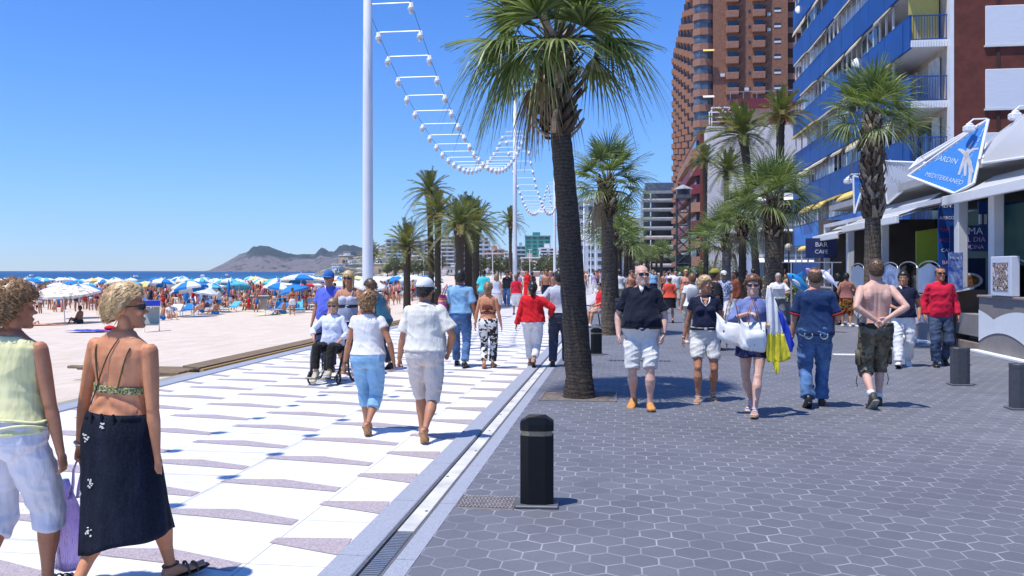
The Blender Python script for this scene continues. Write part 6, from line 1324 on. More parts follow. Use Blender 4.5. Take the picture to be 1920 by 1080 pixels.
# --- 17
def manback(co,n):
    if co.y<.02 and .98<co.z<1.42 and abs(co.x)<.2:
        f=math.exp(-(co.x/.014)**2)*.010*min(1,(1.42-co.z)*8); s=.010*math.exp(-((abs(co.x)-.10)/.045)**2)*math.exp(-((co.z-1.30)/.06)**2); e=-.006*math.exp(-((abs(co.x)-.055)/.02)**2)*math.exp(-((co.z-1.27)/.08)**2)
        return co+n*(s+e)+V((0,f,0))
    return co
g=person('shirtless young man in camouflage cargo shorts with his hands clasped behind his back',1642,d=10.45,face=-8,h=1.80,fat=.0,skinm=SK3,vox=.006,Lf=(-.16,42),Rf=(.14,-4),Lw=(-.055,-.165,1.03),Rw=(.075,-.18,1.04),Lp=(-1,-.5,0),Rp=(1,-.4,0),shw=1.05,head=(0,4,0),curl=(1.2,1.2),post=manback,lat=(.08,.07),palms=(((.75,-.05,-.55),(0,-1,0)),((-.75,-.05,-.5),(0,-1,0))))
trousers(g,pattern('camouflage_cloth',[(.0,(.05,.04,.025)),(.42,(.12,.095,.055)),(.52,(.20,.17,.11)),(.6,(.045,.045,.03))],5,detail=3),waist=.99,ln=1.22,off=.020,ease=.020,hemr=.084,amp=.013,seed=35,nm='cargo_shorts',belt=BLK_)
for s in (-1,1): p_=g.hip[(s+1)//2].lerp(g.kn[(s+1)//2],.7); MB().bbox(p_.x+s*.085-.018,p_.x+s*.085+.018,p_.y-.08,p_.y+.07,p_.z-.10,p_.z+.09,.015).build('cargo_pocket',_M['camouflage_cloth'],g.o,True)
hair(g,HBR,'short',900,.008,.024,.004,35,back=.02); shoes(g,M('dark_trainer',(.05,.045,.04),.6,.3,12),sole=M('trainer_sole',(.3,.28,.25),.6,.2,9),kind='trainer')
for i in (0,1): c=g.ank[i]+g.fup[i]*.02; MB().tube([c,c+g.fup[i]*.06],[.045,.044],12).build('sock',WT,g.o,True)
for s,i in ((-1,0),(1,1)): p_=g.kn[i]+V((s*.085,0,-.10)); MB().tube([p_,p_+V((s*.01,0,-.07)),p_+V((s*-.005,0,-.13))],.005,5).build('hem_cord',BLK_,g.o)
# --- 18,19
g=person('man in a navy pullover with white collar and white trousers, walking towards the camera',1694,d=14.9,face=158,h=1.64,fat=.4,skinm=SK2,vox=.0085,Lf=(-.24,30),Rf=(.30,-14),Lw=(-.26,.05,.9),Rw=(.12,.22,1.07),Rp=(1,-.6,-.2),head=(0,-10,0),lat=(.09,.09))
shirt(g,NAVY,hem=.90,off=.022,sl=.45,slr=.026,collar=WT,amp=.009); trousers(g,WT,ln=1.95,ease=.022,hemr=.078,amp=.012); hair(g,HBK,'short',350,.018,.03,.006,41); eyes(g); shoes(g,WFR)
RS=FB('crimson_linen_shirt',(.58,.012,.045))
g=person('close-cropped man in a long-sleeved crimson shirt, dark jeans and sunglasses',1763,d=15.0,face=170,h=1.73,fat=.15,skinm=SK2,vox=.0075,Lf=(-.16,30),Rf=(.12,-4),Lw=(-.27,.06,.88),Rw=(.27,.04,.88),head=(0,2,0))
shirt(g,RS,hem=.86,off=.026,sl=1.9,slr=.018,collar=RS,amp=.013,seed=44,flare=.008); trousers(g,FB('dark_faded_denim',(.015,.022,.045),var=.5,c2=(.06,.09,.16),scale=4),ln=1.97,ease=.024,hemr=.075,amp=.012); hair(g,HBK,'short',200,.003,.012,.004,44,back=.04,front=.2); shades(g); shoes(g,BLK_); watch(g,0)
# --- mid-distance people, each as the photo shows
g=person('grey-haired man in a white shirt and grey trousers reading a paper by the planter',1459,d=23.6,face=165,h=1.60,fat=.5,skinm=SK1,vox=.011,Lf=(.03,0),Rf=(-.03,0),Lw=(-.12,.26,1.12),Rw=(.12,.26,1.12),Lp=(-1,-.4,-.4),Rp=(1,-.4,-.4),head=(-16,0,0)); shirt(g,WT,hem=.97,off=.02,sl=.8,slr=.03); trousers(g,FB('mid_grey_trousers',(.13,.14,.16)),ln=1.95,ease=.03,hemr=.08,belt=BLK_); hair(g,HGR,'short',120,.008,.02,.008,50); shoes(g,BLK_)
t_=thing('newspaper','folded white paper in the hands of the grey-haired man in the white shirt','newspaper',g.o.matrix_basis@V((0,.34,1.14)),g.o.rotation_euler.z); MB().prism([(-.16,0,-.1),(0,.03,-.1),(.16,0,-.1),(.16,.06,.12),(0,.09,.12),(-.16,.06,.12)],(0,.004,.0)).build('sheet',M('newsprint',(.62,.62,.6),.8,.2,40),t_)
g=person('woman in a coral red top, dark skirt and white sun hat on the avenue',1255,d=27.5,face=-6,h=1.50,sex='f',fat=.7,skinm=SK1,vox=.012,Lf=(.1,-5),Rf=(-.12,35)); shirt(g,FB('coral_red_top',(.68,.09,.05)),hem=.92,off=.025,sl=.7,slr=.03); skirt(g,FB('black_skirt_cloth',(.012,.012,.02)),1.0,.55,hemk=(1.1,1.2)); hair(g,HBR,'short',60,.012,.03,.01,51); cap(g,WT,nm='sun_hat'); shoes(g,BLK_,kind='sandal')
g=person('woman in a red T-shirt and white knee shorts walking away beside the second lamp post',968,d=32.5,face=-6,h=1.53,sex='f',fat=.4,skinm=SK2,vox=.013,Lf=(.14,-5),Rf=(-.14,40)); shirt(g,FB('bright_red_tee',(.62,.015,.04)),hem=.92,off=.02,sl=.6,slr=.03); trousers(g,WT,ln=1.2,ease=.04,hemr=.09); hair(g,HAU,'short',60,.02,.04,.01,52); shoes(g,BLK_)
g=person('man in a turquoise shirt seen from behind between the date palms and the lamp post',907,d=34,face=-6,h=1.70,fat=.7,skinm=SK2,vox=.013,Lf=(.1,-5),Rf=(-.1,30)); shirt(g,FB('turquoise_shirt',(.06,.55,.60)),hem=.86,off=.03,sl=.8,slr=.03); trousers(g,FB('grey_shorts_cloth',(.25,.25,.27)),ln=1.1,ease=.04); hair(g,HBK,'short',60,.014,.03,.01,53); shoes(g,BLK_)
g=person('long-haired woman in a pale dress beside the man in turquoise',931,d=31,face=-6,h=1.56,sex='f',fat=.2,skinm=SK2,vox=.013,Lf=(.1,-5),Rf=(-.1,30)); shirt(g,FB('pale_grey_top',(.5,.52,.6)),hem=.95,off=.012,sl=.0); skirt(g,FB('pale_print_skirt',(.55,.5,.48)),1.0,.5); hair(g,HLB,'long',120,.018,.06,.012,54); shoes(g,BLK_,kind='sandal')
g=person('woman in red with tanned legs sitting on the dark bench behind the palm',1129,d=25.4,face=112,h=1.6,sex='f',fat=.5,skinm=SK1,vox=.012,seat=.60,ankles=((-.1,.46,.09),(.1,.46,.09)),Lw=(-.16,.3,1.0),Rw=(.16,.3,1.0),lean=8); shirt(g,FB('red_top_cloth',(.65,.02,.03)),hem=.92,off=.025,sl=.8,slr=.02); skirt; trousers(g,FB('beige_shorts',(.5,.42,.36)),ln=.6,ease=.03); hair(g,HBK,'short',60,.014,.03,.01,55); shoes(g,WFR)
g=person('sunburnt man in a vest and fiery floral shorts standing by the restaurant entrance',1587,d=25.5,face=-20,h=1.60,fat=.3,skinm=SK2,vox=.011,Lf=(.05,0),Rf=(-.05,0),Lw=(-.2,.2,1.0),Rw=(.2,.3,1.15)); shirt(g,FB('faded_rose_vest',(.32,.13,.11)),hem=.92,off=.015,sl=0); trousers(g,pattern('fiery_floral',[(.0,(.03,.02,.015)),(.45,(.45,.05,.02)),(.53,(.6,.35,.03)),(.6,(.03,.025,.02))],9),ln=1.05,ease=.05,hemr=.13,nm='floral_shorts'); hair(g,HBK,'short',60,.012,.03,.01,56); shoes(g,WFR)
g=person('woman with long dark hair in a dark dress beside the man in floral shorts',1570,d=26.5,face=20,h=1.58,sex='f',skinm=SK4,vox=.012,Lf=(.05,0),Rf=(-.05,0)); shirt(g,BLK_,hem=.95,off=.014,sl=.4); skirt(g,FB('dark_brown_skirt',(.03,.015,.012)),1.0,.5); hair(g,HBK,'long',160,.02,.07,.012,57); shoes(g,BLK_)
g=person('woman in a white top with a backpack walking away behind the blonde in navy',1298,d=19.5,face=-6,h=1.60,sex='f',fat=.4,skinm=SK1,vox=.010,Lf=(.1,-5),Rf=(-.1,30),Lw=(-.26,.04,.86)); shirt(g,WT,hem=.93,off=.02,sl=.5); trousers(g,FB('stone_trousers',(.4,.38,.34)),ln=1.4,ease=.03); hair(g,HAU,'short',150,.022,.04,.009,58); shoes(g,WFR); MB().bbox(-.14,.14,-.28,-.14,1.0,1.38,.05).build('backpack',M('grey_backpack',(.25,.27,.3),.8,.2,7),g.o,True)
g=person('man in black with a yellow-peaked cap standing behind the blonde woman in navy',1341,d=18,face=-80,h=1.70,fat=.3,skinm=SK2,vox=.010,Lf=(.03,0),Rf=(-.03,0)); shirt(g,FB('black_tee',(.012,.012,.014)),hem=.9,off=.022,sl=.8,slr=.02); trousers(g,FB('black_jeans',(.015,.015,.02)),ln=1.95,ease=.02); hair(g,HBK,'short',60,.01,.03,.01,59); cap(g,FB('mustard_cap',(.30,.27,.04))); shoes(g,BLK_)
g=person('person in a checked shirt, white cap and white trousers by the grey palm trunk',1357,d=24,face=150,h=1.66,fat=.2,skinm=SK2,vox=.012,Lf=(.08,0),Rf=(-.12,20)); shirt(g,pattern('blue_check',[(.0,(.1,.13,.25)),(.5,(.5,.52,.6))],22),hem=.9,off=.02,sl=.8,slr=.02); trousers(g,WT,ln=1.95,ease=.03,hemr=.08); hair(g,HBK,'short',60,.01,.03,.01,60); cap(g,WT); shoes(g,WFR)
g=person('dark-skinned person in a rust brown shirt and pale blue jeans by the hedge',1378,d=25,face=100,h=1.66,skinm=SK4,vox=.012,Lf=(.08,0),Rf=(-.1,20)); shirt(g,FB('rust_shirt',(.20,.05,.025)),hem=.9,off=.02,sl=1.8,slr=.016); trousers(g,FB('pale_jeans',(.35,.42,.52)),ln=1.95,ease=.03,hemr=.08); hair(g,HBK,'short',60,.014,.03,.01,61); shoes(g,WFR)
g=person('dark-haired diner in a blue top seated behind the menu case on the terrace',1899,d=18.5,z0=.55,face=95,h=1.6,sex='f',fat=.2,skinm=SK4,vox=.010,seat=.60,ankles=((-.1,.46,.09),(.1,.46,.09)),Lw=(-.16,.3,1.05),Rw=(.16,.3,1.05)); shirt(g,FB('cornflower_top',(.08,.16,.45)),hem=.92,off=.02,sl=.8); trousers(g,NAVY,ln=1.9); hair(g,HBK,'short',200,.028,.04,.01,62,curl_=.5); shoes(g,BLK_)
t_=thing('terrace_chair','chair under the dark-haired diner on the terrace','chair',P(1899,508,18.5)-V((0,0,H-.55)),R(95)); MB().bbox(-.22,.22,-.22,.22,.42,.46,.01).build('seat',GREYM,t_); MB().bbox(-.22,.22,-.25,-.22,.46,.9,.01).build('backrest',GREYM,t_)
for x in (-.2,.2):
    for y in (-.2,.2): MB().bar((x,y,0),(x,y,.42),.014).build('leg',STEEL,t_)
# balloons / inflatables of the stall behind the navy T-shirt
def inflat(px,py,d,label,c,sc_=1,rz=0,kind='fish'):
    t_=thing('inflatable_toy',label,'inflatable toy',P(px,py,d),rz); m_=M(c[0],c[1],.3,.15,3,coat=.4)
    MB().loft([[V((x,math.cos(a)*r_*.6,z+math.sin(a)*r_)) for a in [6.2832*j/16 for j in range(16)]] for x,z,r_ in ((-.42,.30,.01),(-.36,.26,.09),(-.18,.14,.19),(.04,.0,.22),(.24,-.14,.16),(.36,-.24,.07),(.42,-.3,.02))]).build('body',m_,t_,True)
    MB().prism([(.32,-.02,-.2),(.62,-.02,-.18),(.5,-.02,-.32),(.55,-.02,-.5),(.34,-.02,-.3)],(0,.04,0)).build('tail_fin',m_,t_); MB().prism([(-.1,-.02,.25),(.15,-.02,.40),(.12,-.02,.1)],(0,.04,0)).build('top_fin',m_,t_)
    MB().ell((-.27,-.11,.24),(.03,.02,.04)).build('eye',BLACK,t_); o=MB().ell((-.12,-.09,.02),(.2,.06,.06),12,8,Euler((0,R(38),0)).to_matrix()).build('belly_patch',WHITE,t_,True); t_.scale=(sc_,)*3; return t_
inflat(1497,531,21,'light blue and white inflatable fish behind the man in the navy T-shirt',('light_blue_vinyl',(.03,.33,.72)),.72,R(10))
inflat(1523,517,23,'lilac inflatable toy just above the blue fish',('lilac_vinyl',(.5,.38,.65)),.6,R(30)); inflat(1552,520,23,'pale silver inflatable toy right of the man\'s head in navy',('silver_vinyl',(.55,.55,.68)),.6,R(-60))
t_=thing('toy_stand','slender rack the inflatable toys hang from','rack',P(1522,508,23)-V((0,0,H)))
for x in (-.55,.55): MB().bar((x,0,0),(x,0,1.9),.02).build('post',STEEL,t_)
MB().bar((-.8,0,1.9),(.8,0,1.9),.015).build('rail',STEEL,t_)
# ================= BEACH AND PROMENADE CROWDS
rng=random.Random(77)
def xy(px,d): 
    p=P(px,508,d); v,u=VU(px,d); p.z=sandz(v if True else 0)-.02; return p,v
# parasols
def parasol(label,cols,loc,tilt=0,closed=False,Rr=1.02,group='open parasols crowding the beach',hh=2.05):
    t_=thing('beach_parasol',label,'parasol',loc,0,group); MB().tube([(0,0,-.2),(0,0,hh+.12)],.022,6).build('pole',WHITE,t_)
    if closed: MB().tube([(0,0,.75),(0,0,1.0),(0,0,1.6),(0,0,hh),(0,0,hh+.1)],[.12,.17,.12,.05,.01],10).build('folded_canopy',cols[0],t_,True); return t_
    mb=MB(); n=8; 
    for k in range(n):
        a0,a1=6.2832*k/n,6.2832*(k+1)/n; mb.cur=k%len(cols); am=(a0+a1)/2
        rows=[]
        for f,z in ((0,hh),(.5,hh-.13),(1,hh-.42)):
            rows.append([V((math.cos(a)*Rr*f*(1-(.05*f if a==am else 0)),math.sin(a)*Rr*f*(1-(.05*f if a==am else 0)),z)) for a in (a0,am,a1)])
        vs=[p for r in rows for p in r]; q=rows[2]; vs+=[p+V((0,0,-.12)) for p in q]
        mb.add(vs,[(3,4,1),(4,5,1),(3,6,7,4),(4,7,8,5),(6,9,10,7),(7,10,11,8)])
    mb.build('canopy',cols,t_); MB().ell((0,0,hh+.05),(.035,.035,.06),8,5).build('finial',WHITE,t_); t_.rotation_euler=(tilt,0,0); return t_
CB=FB('parasol_blue',(.02,.20,.55)); CW=FB('parasol_white',(.75,.76,.78)); CC=FB('parasol_cyan',(.10,.45,.62)); CY=FB('parasol_yellow',(.72,.55,.18)); CO=FB('parasol_orange',(.75,.22,.04)); CR=FB('parasol_red',(.60,.03,.06)); CG_=FB('parasol_green',(.05,.30,.16)); CF=pattern('parasol_flowered',[(.0,(.75,.74,.70)),(.56,(.7,.3,.2)),(.62,(.2,.45,.3))],5); CCR=FB('parasol_cream',(.68,.62,.48))
far=V((0,200,-60))
kinds=[('royal blue and white panelled parasol on the crowded beach',[CB,CW],30),('pale cyan and white panelled parasol on the crowded beach',[CC,CW],30),('plain pale blue parasol on the crowded beach',[CC],8),('cream parasol on the crowded beach',[CCR],14),('orange parasol on the crowded beach',[CO],2),('red parasol on the crowded beach',[CR],2),('yellow and cream parasol on the crowded beach',[CY,CCR],3),('plain blue parasol on the crowded beach',[CB],16),('white parasol on the crowded beach',[CW],30),('green parasol on the crowded beach',[CG_],2)]
# lounger
def lounger(label,m_):
    t_=thing('sun_lounger',label,'sun lounger',far,0,'sun loungers on the beach'); MB().bbox(-.3,.3,-.9,.35,.30,.35,.02).build('bed',m_,t_); MB().prism([(-.3,.36,.33),(.3,.36,.33),(.3,.88,.68),(-.3,.88,.68)],(0,-.02,.05)).build('backrest',m_,t_)
    mb=MB()
    for x in (-.3,.3): mb.bar((x,-.92,.31),(x,.4,.31),.022); mb.bar((x,.36,.31),(x,.9,.68),.02)
    mb.build('frame',WHITE,t_)
    for x in (-.3,.3):
        for y in (-.75,.3): MB().bar((x,y,.31),(x,y,0),.02).build('leg',WHITE,t_)
    return t_
LG=[lounger('blue sun lounger with white frame on the beach',CB),lounger('pale blue sun lounger on the beach',CC),lounger('white sun lounger on the beach',CW)]
# crowd prototypes
def crowdp(label,sx,skinm,top,bot,hairm_,**k):
    g=person(label,0,pos=far,face=0,sex=sx,vox=.022,det=0,group=k.pop('group'),skinm=skinm,h=k.pop('h',1.68),**{a:b for a,b in k.items() if a in('Lf','Rf','Lw','Rw','seat','ankles','lean','fat','head')})
    if top: shirt(g,top[0],hem=top[1],off=.02,sl=top[2],slr=.02,vox=.024,folds_=False)
    if bot:
        if bot[1]=='skirt': skirt(g,bot[0],1.0,bot[2])
        else: trousers(g,bot[0],ln=bot[1],ease=.03,vox=.024,waist=bot[2] if len(bot)>2 else 1.0)
    hair(g,hairm_,'short',0,.022,.03,.01,5,back=.02); return g.o
GW='people walking far down the promenade'; GBs='bathers standing on the far beach'; GBl='bathers lying on the beach'; GBt='people sitting on the beach'
walk=dict(Lf=(.18,-6),Rf=(-.18,35)); stand=dict(Lf=(.05,0),Rf=(-.05,0))
WK=[crowdp('distant walker in a lilac top and white trousers','f',SK2,(FB('crowd_lilac',(.45,.35,.55)),.92,.5),(WT,1.9),HBR,group=GW,**walk),
 crowdp('distant walker in a white shirt and beige shorts','m',SK1,(WT,.9,.75),(FB('crowd_beige',(.45,.38,.3)),1.1),HBK,group=GW,**walk),
 crowdp('distant walker in a black T-shirt and blue jeans','m',SK2,(BLK_,.9,.75),(JEAN,1.9),HBK,group=GW,**walk),
 crowdp('distant walker in a pale blue top and dark skirt','f',SK1,(LBLUE,.95,.4),(NAVY,'skirt',.55),HLB,group=GW,fat=.5,**walk),
 crowdp('distant walker in a salmon top and grey shorts','f',SK2,(FB('crowd_orange',(.62,.28,.2)),.93,.3),(FB('crowd_grey',(.3,.3,.33)),.8),HBL,group=GW,**walk),
 crowdp('distant walker in a long red dress','f',SK2,(RD,.95,.2),(RD,'skirt',.3),HBK,group=GW,**walk),
 crowdp('distant shirtless walker in navy swimming shorts','m',SK2,None,(NAVY,.8),HBR,group=GW,**walk),
 crowdp('distant walker in a white dress','f',SK1,(WT,.95,.3),(WT,'skirt',.5),HGR,group=GW,fat=.6,**walk)]
ST_=[crowdp('distant bather standing in red trunks','m',SK2,None,(RD,.6,.98),HBK,group=GBs,**stand),crowdp('distant bather standing in a dark swimsuit','f',SK2,(NAVY,.88,0),None,HBR,group=GBs,**stand),
 crowdp('distant bather standing in a white T-shirt','m',SK1,(WT,.9,.7),(CB,.6),HBK,group=GBs,**stand),crowdp('distant bather standing in a pink top','f',SK2,(FB('crowd_pink',(.7,.25,.3)),.9,.2),(NAVY,.4),HLB,group=GBs,fat=.5,**stand)]
seatk=dict(seat=.16,ankles=((-.12,.62,.09),(.14,.5,.09)),Lw=(-.25,.25,.98),Rw=(.25,.3,1.0))
SI=[crowdp('distant bather sitting on the sand in blue shorts','m',SK2,None,(CB,.6),HBK,group=GBt,**seatk),crowdp('distant bather sitting on the sand in a red swimsuit','f',SK2,(RD,.88,0),None,HBR,group=GBt,**seatk),crowdp('distant person sitting on the sand in a white top','f',SK1,(WT,.9,.4),None,HLB,group=GBt,**seatk)]
LY=[crowdp('distant sunbather lying in a dark swimsuit','f',SK2,(NAVY,.88,0),None,HBR,group=GBl,**stand),crowdp('distant sunbather lying in blue trunks','m',SK1,None,(CB,.6),HBK,group=GBl,**stand),crowdp('distant sunbather lying in an orange swimsuit','f',SK2,(_M['crowd_orange'],.88,0),None,HLB,group=GBl,**stand)]
used=set()
def put(o,loc,rz,s=1,rx=None,label=None):
    k=o.name; bs=tuple(o.scale)
    if k in used:
        o=dup(o)
    used.add(k); o.location=loc; S0=o.scale[0]; o.scale=(S0*s,)*3 if rx is None or True else o.scale
    o.rotation_euler=(rx or 0,0,rz)
    if label: o['label']=label
    return o
base={}
def put2(o,*a,**k):
    if o.name not in base: base[o.name]=tuple(o.scale)
    q=put(o,*a,**k); s=a[2] if len(a)>2 else k.get('s',1); q.scale=tuple(x*s for x in base[o.name]); return q
# beach: rows of parasols with loungers and people under them
UM=[(parasol(l,c,far),w) for l,c,w in kinds]; pool=[u for u,w in UM for _ in range(w)]
n=0; spots=[]
tries=0
while len(spots)<150 and tries<6000:
    tries+=1; d=50+92*rng.random()**1.05; px=rng.uniform(-30,820) if d>60 else rng.uniform(330,720)
    if px>700 and d<70: continue
    if px<330 and d<64: continue
    p,v=xy(px,d)
    if v<-140 or v>-13.5: continue
    if any((p-q).length<3.0 for q in spots): continue
    spots.append(p)
for i,p in enumerate(spots):
    u=rng.choice(pool); o=put2(u,p,rng.uniform(0,6),rng.uniform(.88,1.1)); o.rotation_euler=(rng.uniform(-.22,.22),rng.uniform(-.22,.22),rng.uniform(0,6))
lc=0
for i,p in enumerate(spots):
    for j in range(rng.choice((1,1,2))):
        if lc>=230: break
        q=p+V((rng.uniform(-1.9,1.9),rng.uniform(-1.9,1.9),0)); put2(rng.choice(LG[:2]+LG),q,rng.uniform(-.6,.6)+(3.14 if rng.random()<.3 else 0)); lc+=1
        if lc<105 and rng.random()<.5: put2(rng.choice(LY),q+V((0,-.75,.47)),rng.uniform(-.4,.4),1,R(-90)*1)
for k in range(50):
    p=rng.choice(spots)+V((rng.uniform(-2.2,2.2),rng.uniform(-2.2,2.2),0)); put2(rng.choice(ST_),p,rng.uniform(0,6.3),rng.uniform(.9,1.05))
for k in range(42):
    p=rng.choice(spots)+V((rng.uniform(-2,2),rng.uniform(-2,2),0)); put2(rng.choice(SI),p,rng.uniform(0,6.3))
# waterline bathers
for k in range(16):
    d=rng.uniform(110,200); px=rng.uniform(0,700); p,v=xy(px,d)
    if -152<v<-110: put2(rng.choice(ST_),p,rng.uniform(0,6))
# the rest of the far crowd, too small and dense to tell apart
mb=MB(); cm=[SK2,SK1,RD,WT,CB,NAVY,_M['crowd_orange'],HBR,FB('crowd_pink',(.7,.25,.3))]
for k in range(900):
    d=rng.uniform(56,150); px=rng.uniform(-20,800); p,v=xy(px,d)
    if not -148<v<-16: continue
    s_=rng.uniform(.9,1.05); a=rng.uniform(0,6.3); R_=Matrix.Rotation(a,3,'Z'); T_=lambda x,y,z:p+R_@V((x*s_,y*s_,z*s_)); low=rng.random()<.55; dz=-.55 if low else 0; sk_=rng.choice((0,0,1)); top=rng.choice((sk_,sk_,2,3,4,5,8)); bo=rng.choice((2,4,5,3))
    mb.cur=top; mb.tube([T_(0,0,.95+dz),T_(0,0,1.15+dz),T_(0,0,1.38+dz),T_(0,0,1.45+dz)],[.16,.14,.18,.07],7,flat=.6); mb.cur=sk_; mb.ell(T_(0,0,1.6+dz),(.085,.095,.12),7,5); mb.cur=bo; mb.tube([T_(0,0,.98+dz),T_(0,0,.8+dz)],[.165,.16],7,flat=.7); mb.cur=7; mb.ell(T_(0,-.02,1.65+dz),(.095,.10,.11),6,4); mb.cur=sk_
    for q in (-1,1):
        if low: mb.tube([T_(q*.08,0,.33),T_(q*.1,.4,.5),T_(q*.1,.6,.05)],[.08,.06,.04],5)
        else: mb.tube([T_(q*.09,0,.85),T_(q*.1,.05,.45),T_(q*.1,0,0)],[.08,.055,.04],5)
        mb.tube([T_(q*.18,0,1.38+dz),T_(q*.24,.03,1.1+dz),T_(q*.2,.15,.88+dz)],[.05,.04,.03],5)
tag(mb.build('beach_crowd',cm,None,True),kind='stuff')
# promenade walkers
ws=[]
def walkers(n,pxf,d0,d1,sp=1.1):
    c=0; t=0
    while c<n and t<5000:
        t+=1; d=d0+(d1-d0)*rng.random()**1.3; px=pxf(d)
        if px is None: continue
        p=P(px,508,d); p.z=0
        if any((p-q).length<sp for q in ws): continue
        ws.append(p); c+=1; put2(rng.choice(WK+WK[:5]+WK[6:]),p,(-A if rng.random()<.55 else 3.1)+rng.uniform(-.3,.3),rng.uniform(.92,1.05))
pathpx=lambda d:1170-rng.uniform(2.0,6.3)*1600/d
walkers(46,pathpx,38,130); walkers(24,lambda d:1170-rng.uniform(-3.0,1.0)*1600/d,34,110); walkers(22,lambda d:1170+rng.uniform(.8,9)*1600/d,36,120)
walkers(6,lambda d:1170+rng.uniform(9,11)*1600/d,30,60)
# singled-out people and things on the near sand
def setz(o,px,d,dz=0): p,v=xy(px,d); o.location=(p.x,p.y,p.z+dz)
g=person('tanned woman in white shorts standing on the sand right of the grey box',548,d=48.5,face=20,h=1.60,sex='f',skinm=SK2,vox=.014,Lf=(.1,0),Rf=(-.15,30)); setz(g.o,548,48.5); trousers(g,WT,ln=.5,ease=.03); MB().loft([g.tring(z,.01) for z in (1.20,1.28)]).build('bikini_top',RD,g.o); hair(g,HBR,'short',0,.022,.03,.01,5)
g=person('tanned person sitting on the sand in the shade of the flowered parasol',150,d=44,face=75,h=1.65,skinm=SK4,vox=.014,seat=.16,ankles=((-.12,.62,.09),(.14,.5,.09)),Lw=(-.25,.25,.98),Rw=(.25,.3,1.0)); setz(g.o,150,44); trousers(g,BLK_,ln=.7,waist=1.0); hair(g,HBK,'short',0,.02,.03,.01,5)
parasol('white flowered parasol nearest the camera on the left part of the beach',[CF],xy(122,44.5)[0],.12,Rr=1.5,group='singled-out parasols'); parasol('low blue and white parasol beside the flowered one',[CB,CW],xy(150,50)[0],.1,Rr=1.3,group='singled-out parasols')
parasol('large blue and white parasol near the woman in white shorts',[CB,CW],xy(563,58)[0],-.1,Rr=1.6,group='singled-out parasols',hh=2.5); parasol('red-topped parasol beside the large blue and white one',[CR,CW],xy(571,66)[0],0,Rr=1.4,group='singled-out parasols')
for px,d,l in ((349,56,'closed dark blue parasol, leftmost of the folded ones'),(383,60,'closed blue parasol between the other folded ones'),(429,64,'closed bright blue parasol nearest the grey box')): parasol(l,[CB],xy(px,d)[0],0,True,group='folded parasols')
t_=thing('storage_box','large grey metal storage box standing alone on the sand','storage box',xy(485,60)[0],R(20)); GBX=M('grey_box_metal',(.30,.29,.27),.55,.12,3); MB().bbox(-.7,.7,-.55,.55,0,.95,.02).build('body',GBX,t_); MB().bbox(-.73,.73,-.58,.58,.95,1.0,.01).build('lid',M('pale_lid',(.5,.5,.48),.5,.1,3),t_)
for x in (-.35,.35): MB().box(x-.3,x+.3,-.565,-.552,.08,.88).build('door_panel',GBX,t_)
def towel(px,d,w,l,m_,label,name='beach_towel'):
    t_=thing(name,label,'towel',xy(px,d)[0]+V((0,0,.05)),rng.uniform(-.3,.3)); n=14; vs=[]
    for i in range(n+1):
        for j in range(7): vs.append((lerp(-l/2,l/2,i/n),lerp(-w/2,w/2,j/6),.03+.03*noise.noise(V((i*.5,j*.6,px)))))
    MB().add(vs,[(i*7+j,(i+1)*7+j,(i+1)*7+j+1,i*7+j+1) for i in range(n) for j in range(6)]).build('cloth',m_,t_,True); return t_
towel(172,38,1.1,1.9,ROY,'rumpled royal blue towel lying alone on the sand'); MB().ell((.3,0,.12),(.25,.2,.12)).build('rolled_clothes',RD,towel(195,38.2,.5,.9,FB('red_towel',(.35,.05,.06)),'small red towel beside the rumpled royal blue one'))
towel(518,50,.9,2.6,FB('pale_yellow_towel',(.72,.66,.34)),'pale yellow towel lying alone on the sand'); towel(85,43,1.0,2.1,FB('rose_towel',(.55,.3,.22)),'rose towel under the lying sunbather at the left')
o=put2(LY[1],xy(70,43)[0]+V((0,0,.16)),R(80),1,R(-90)); o['label']='lone sunbather lying on the rose towel at the left'
for px,d,l in ((306,47,0),(318,48,2)): o=put2(SI[l],xy(px,d)[0],2.0+l); o['label']=['bather sitting in blue shorts just right of the blonde head','','bather in a white top sitting beside the folding chair'][l]
t_=thing('folding_chair','folding beach chair with a blue and white canopy right of the blonde head','beach chair',xy(284,36)[0],R(20))
MB().prism([(-.3,-.2,.35),(.3,-.2,.35),(.3,.25,.28),(-.3,.25,.28)],(0,0,.02)).build('seat',FB('grey_green_cloth',(.32,.38,.36)),t_); MB().prism([(-.3,.25,.28),(.3,.25,.28),(.3,.5,1.0),(-.3,.5,1.0)],(0,.02,0)).build('backrest',FB('grey_green_cloth',(.32,.38,.36)),t_)
MB().prism([(-.36,.55,1.05),(.36,.55,1.05),(.36,-.15,1.35),(-.36,-.15,1.35)],(0,0,.02)).build('canopy',CW,t_); MB().prism([(-.36,-.16,1.35),(.36,-.16,1.35),(.36,-.2,1.12),(-.36,-.2,1.12)],(0,-.01,0)).build('canopy_flap',ROY,t_)
for x in (-.3,.3): MB().tube([(x,-.22,0),(x,.25,.3),(x,.5,1.02),(x,.55,1.1)],.014,6).build('leg',WHITE,t_); MB().tube([(x,.5,0),(x,-.2,.36)],.014,6).build('leg',WHITE,t_)
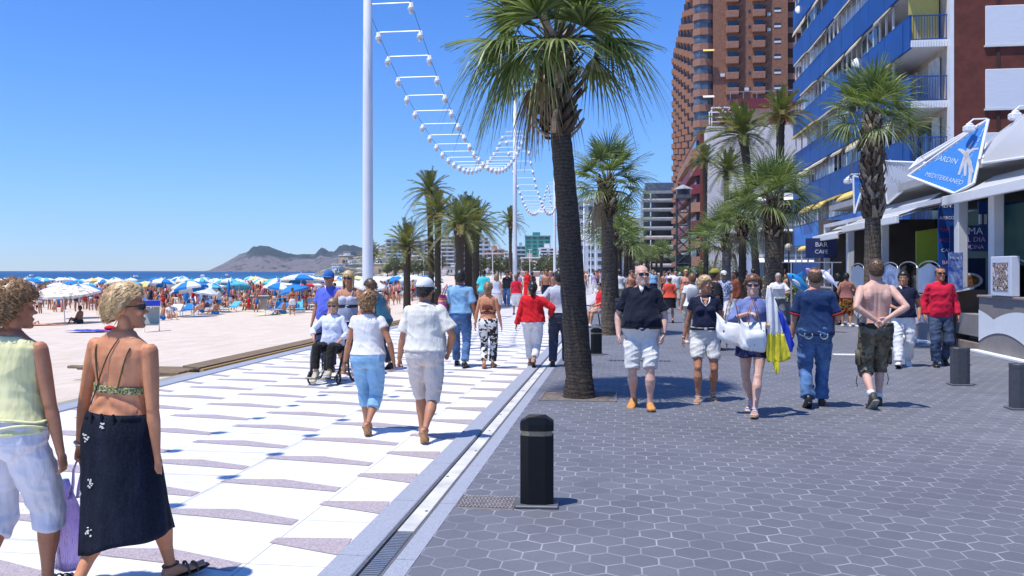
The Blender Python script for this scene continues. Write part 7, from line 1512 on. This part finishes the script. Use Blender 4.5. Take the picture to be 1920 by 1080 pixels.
# boats and buoys on the water
for i,(px,d,l) in enumerate(((381,420,'small white motor boat nearest the headland tip'),(426,520,'small white motor boat off the headland'),(256,380,'small white boat alone on the open sea'),(60,450,'tiny white boat at the far left of the sea'),(590,600,'small white boat below the headland cliffs'))):
    p=P(px,508,d); t_=thing('boat',l,'boat',(p.x,p.y,-1.72),R(20*i),'boats off the beach'); MB().loft([[V((x,y*k,z)) for x,y in ((-2.4,-.8),(1.0,-.9),(3,0),(1.0,.9),(-2.4,.8))] for z,k in ((-.2,.6),(.7,1))]).build('hull',WHITE,t_); MB().bbox(-1.2,.6,-.55,.55,.7,1.5,.1).build('cabin',WHITE,t_)
# trees in front of the bay-front blocks
mb=MB(); rg=random.Random(3)
for i in range(700):
    u=V((rg.gauss(0,1),rg.gauss(0,1),rg.gauss(0,1))).normalized()*rg.uniform(.6,1); q=V((u.x*2.2,u.y*2.2,3.4+u.z*1.7))*(1+.15*math.sin(i)); nn=V((rg.uniform(-1,1),rg.uniform(-1,1),rg.uniform(0,1))).normalized(); a=nn.orthogonal().normalized()*.3; b_=nn.cross(a).normalized()*.2; mb.add([q-a,q-b_,q+a,q+b_],[(0,1,2,3)])
t0=thing('round_tree','round dusty green tree in front of the distant bay-front buildings','tree',far,0,'trees along the distant bay front'); mb.build('crown',leafmat('dusty_leaf',(.06,.08,.04),(.15,.16,.09)),t0); MB().tube([(0,0,-1),(0,0,2.2),(.2,0,3.4)],[.22,.16,.08],7).build('trunk',BARK,t0)
fl=M('far_lamp_white',(.7,.7,.72),.5,.05,2)
for i in range(26):
    px=rng.uniform(720,1045); d=rng.uniform(240,420); p=P(px,508,d); p.z=-.5; put2(t0,p,rng.uniform(0,6),rng.uniform(.8,1.5))
for i in range(9):
    px=760+i*33+rng.uniform(-6,6); d=230+rng.uniform(0,90); p=P(px,508,d); t_=thing('mast_light','thin white mast light among the trees of the distant bay front','street lamp',(p.x,p.y,-.5),0,'mast lights on the distant bay front'); MB().tube([(0,0,0),(0,0,8)],[.16,.1],6).build('mast',fl,t_); MB().box(-.6,.6,-.1,.1,8,8.15).build('lamp_head',fl,t_)
# ---------------- haze: the air between the camera and the far shore
m_,t_n,b_n=newmat('haze_air'); t_n.nodes.remove(b_n); pv=nd(t_n,'ShaderNodeVolumePrincipled'); pv.inputs['Color'].default_value=(.72,.86,1,1); pv.inputs['Density'].default_value=.00006; pv.inputs['Anisotropy'].default_value=.3
t_n.links.new(pv.outputs[0],t_n.nodes['Material Output'].inputs['Volume']); hz=MB().box(-2700,1500,-90,5300,-8,330).build('haze',m_); tag(hz,kind='stuff')
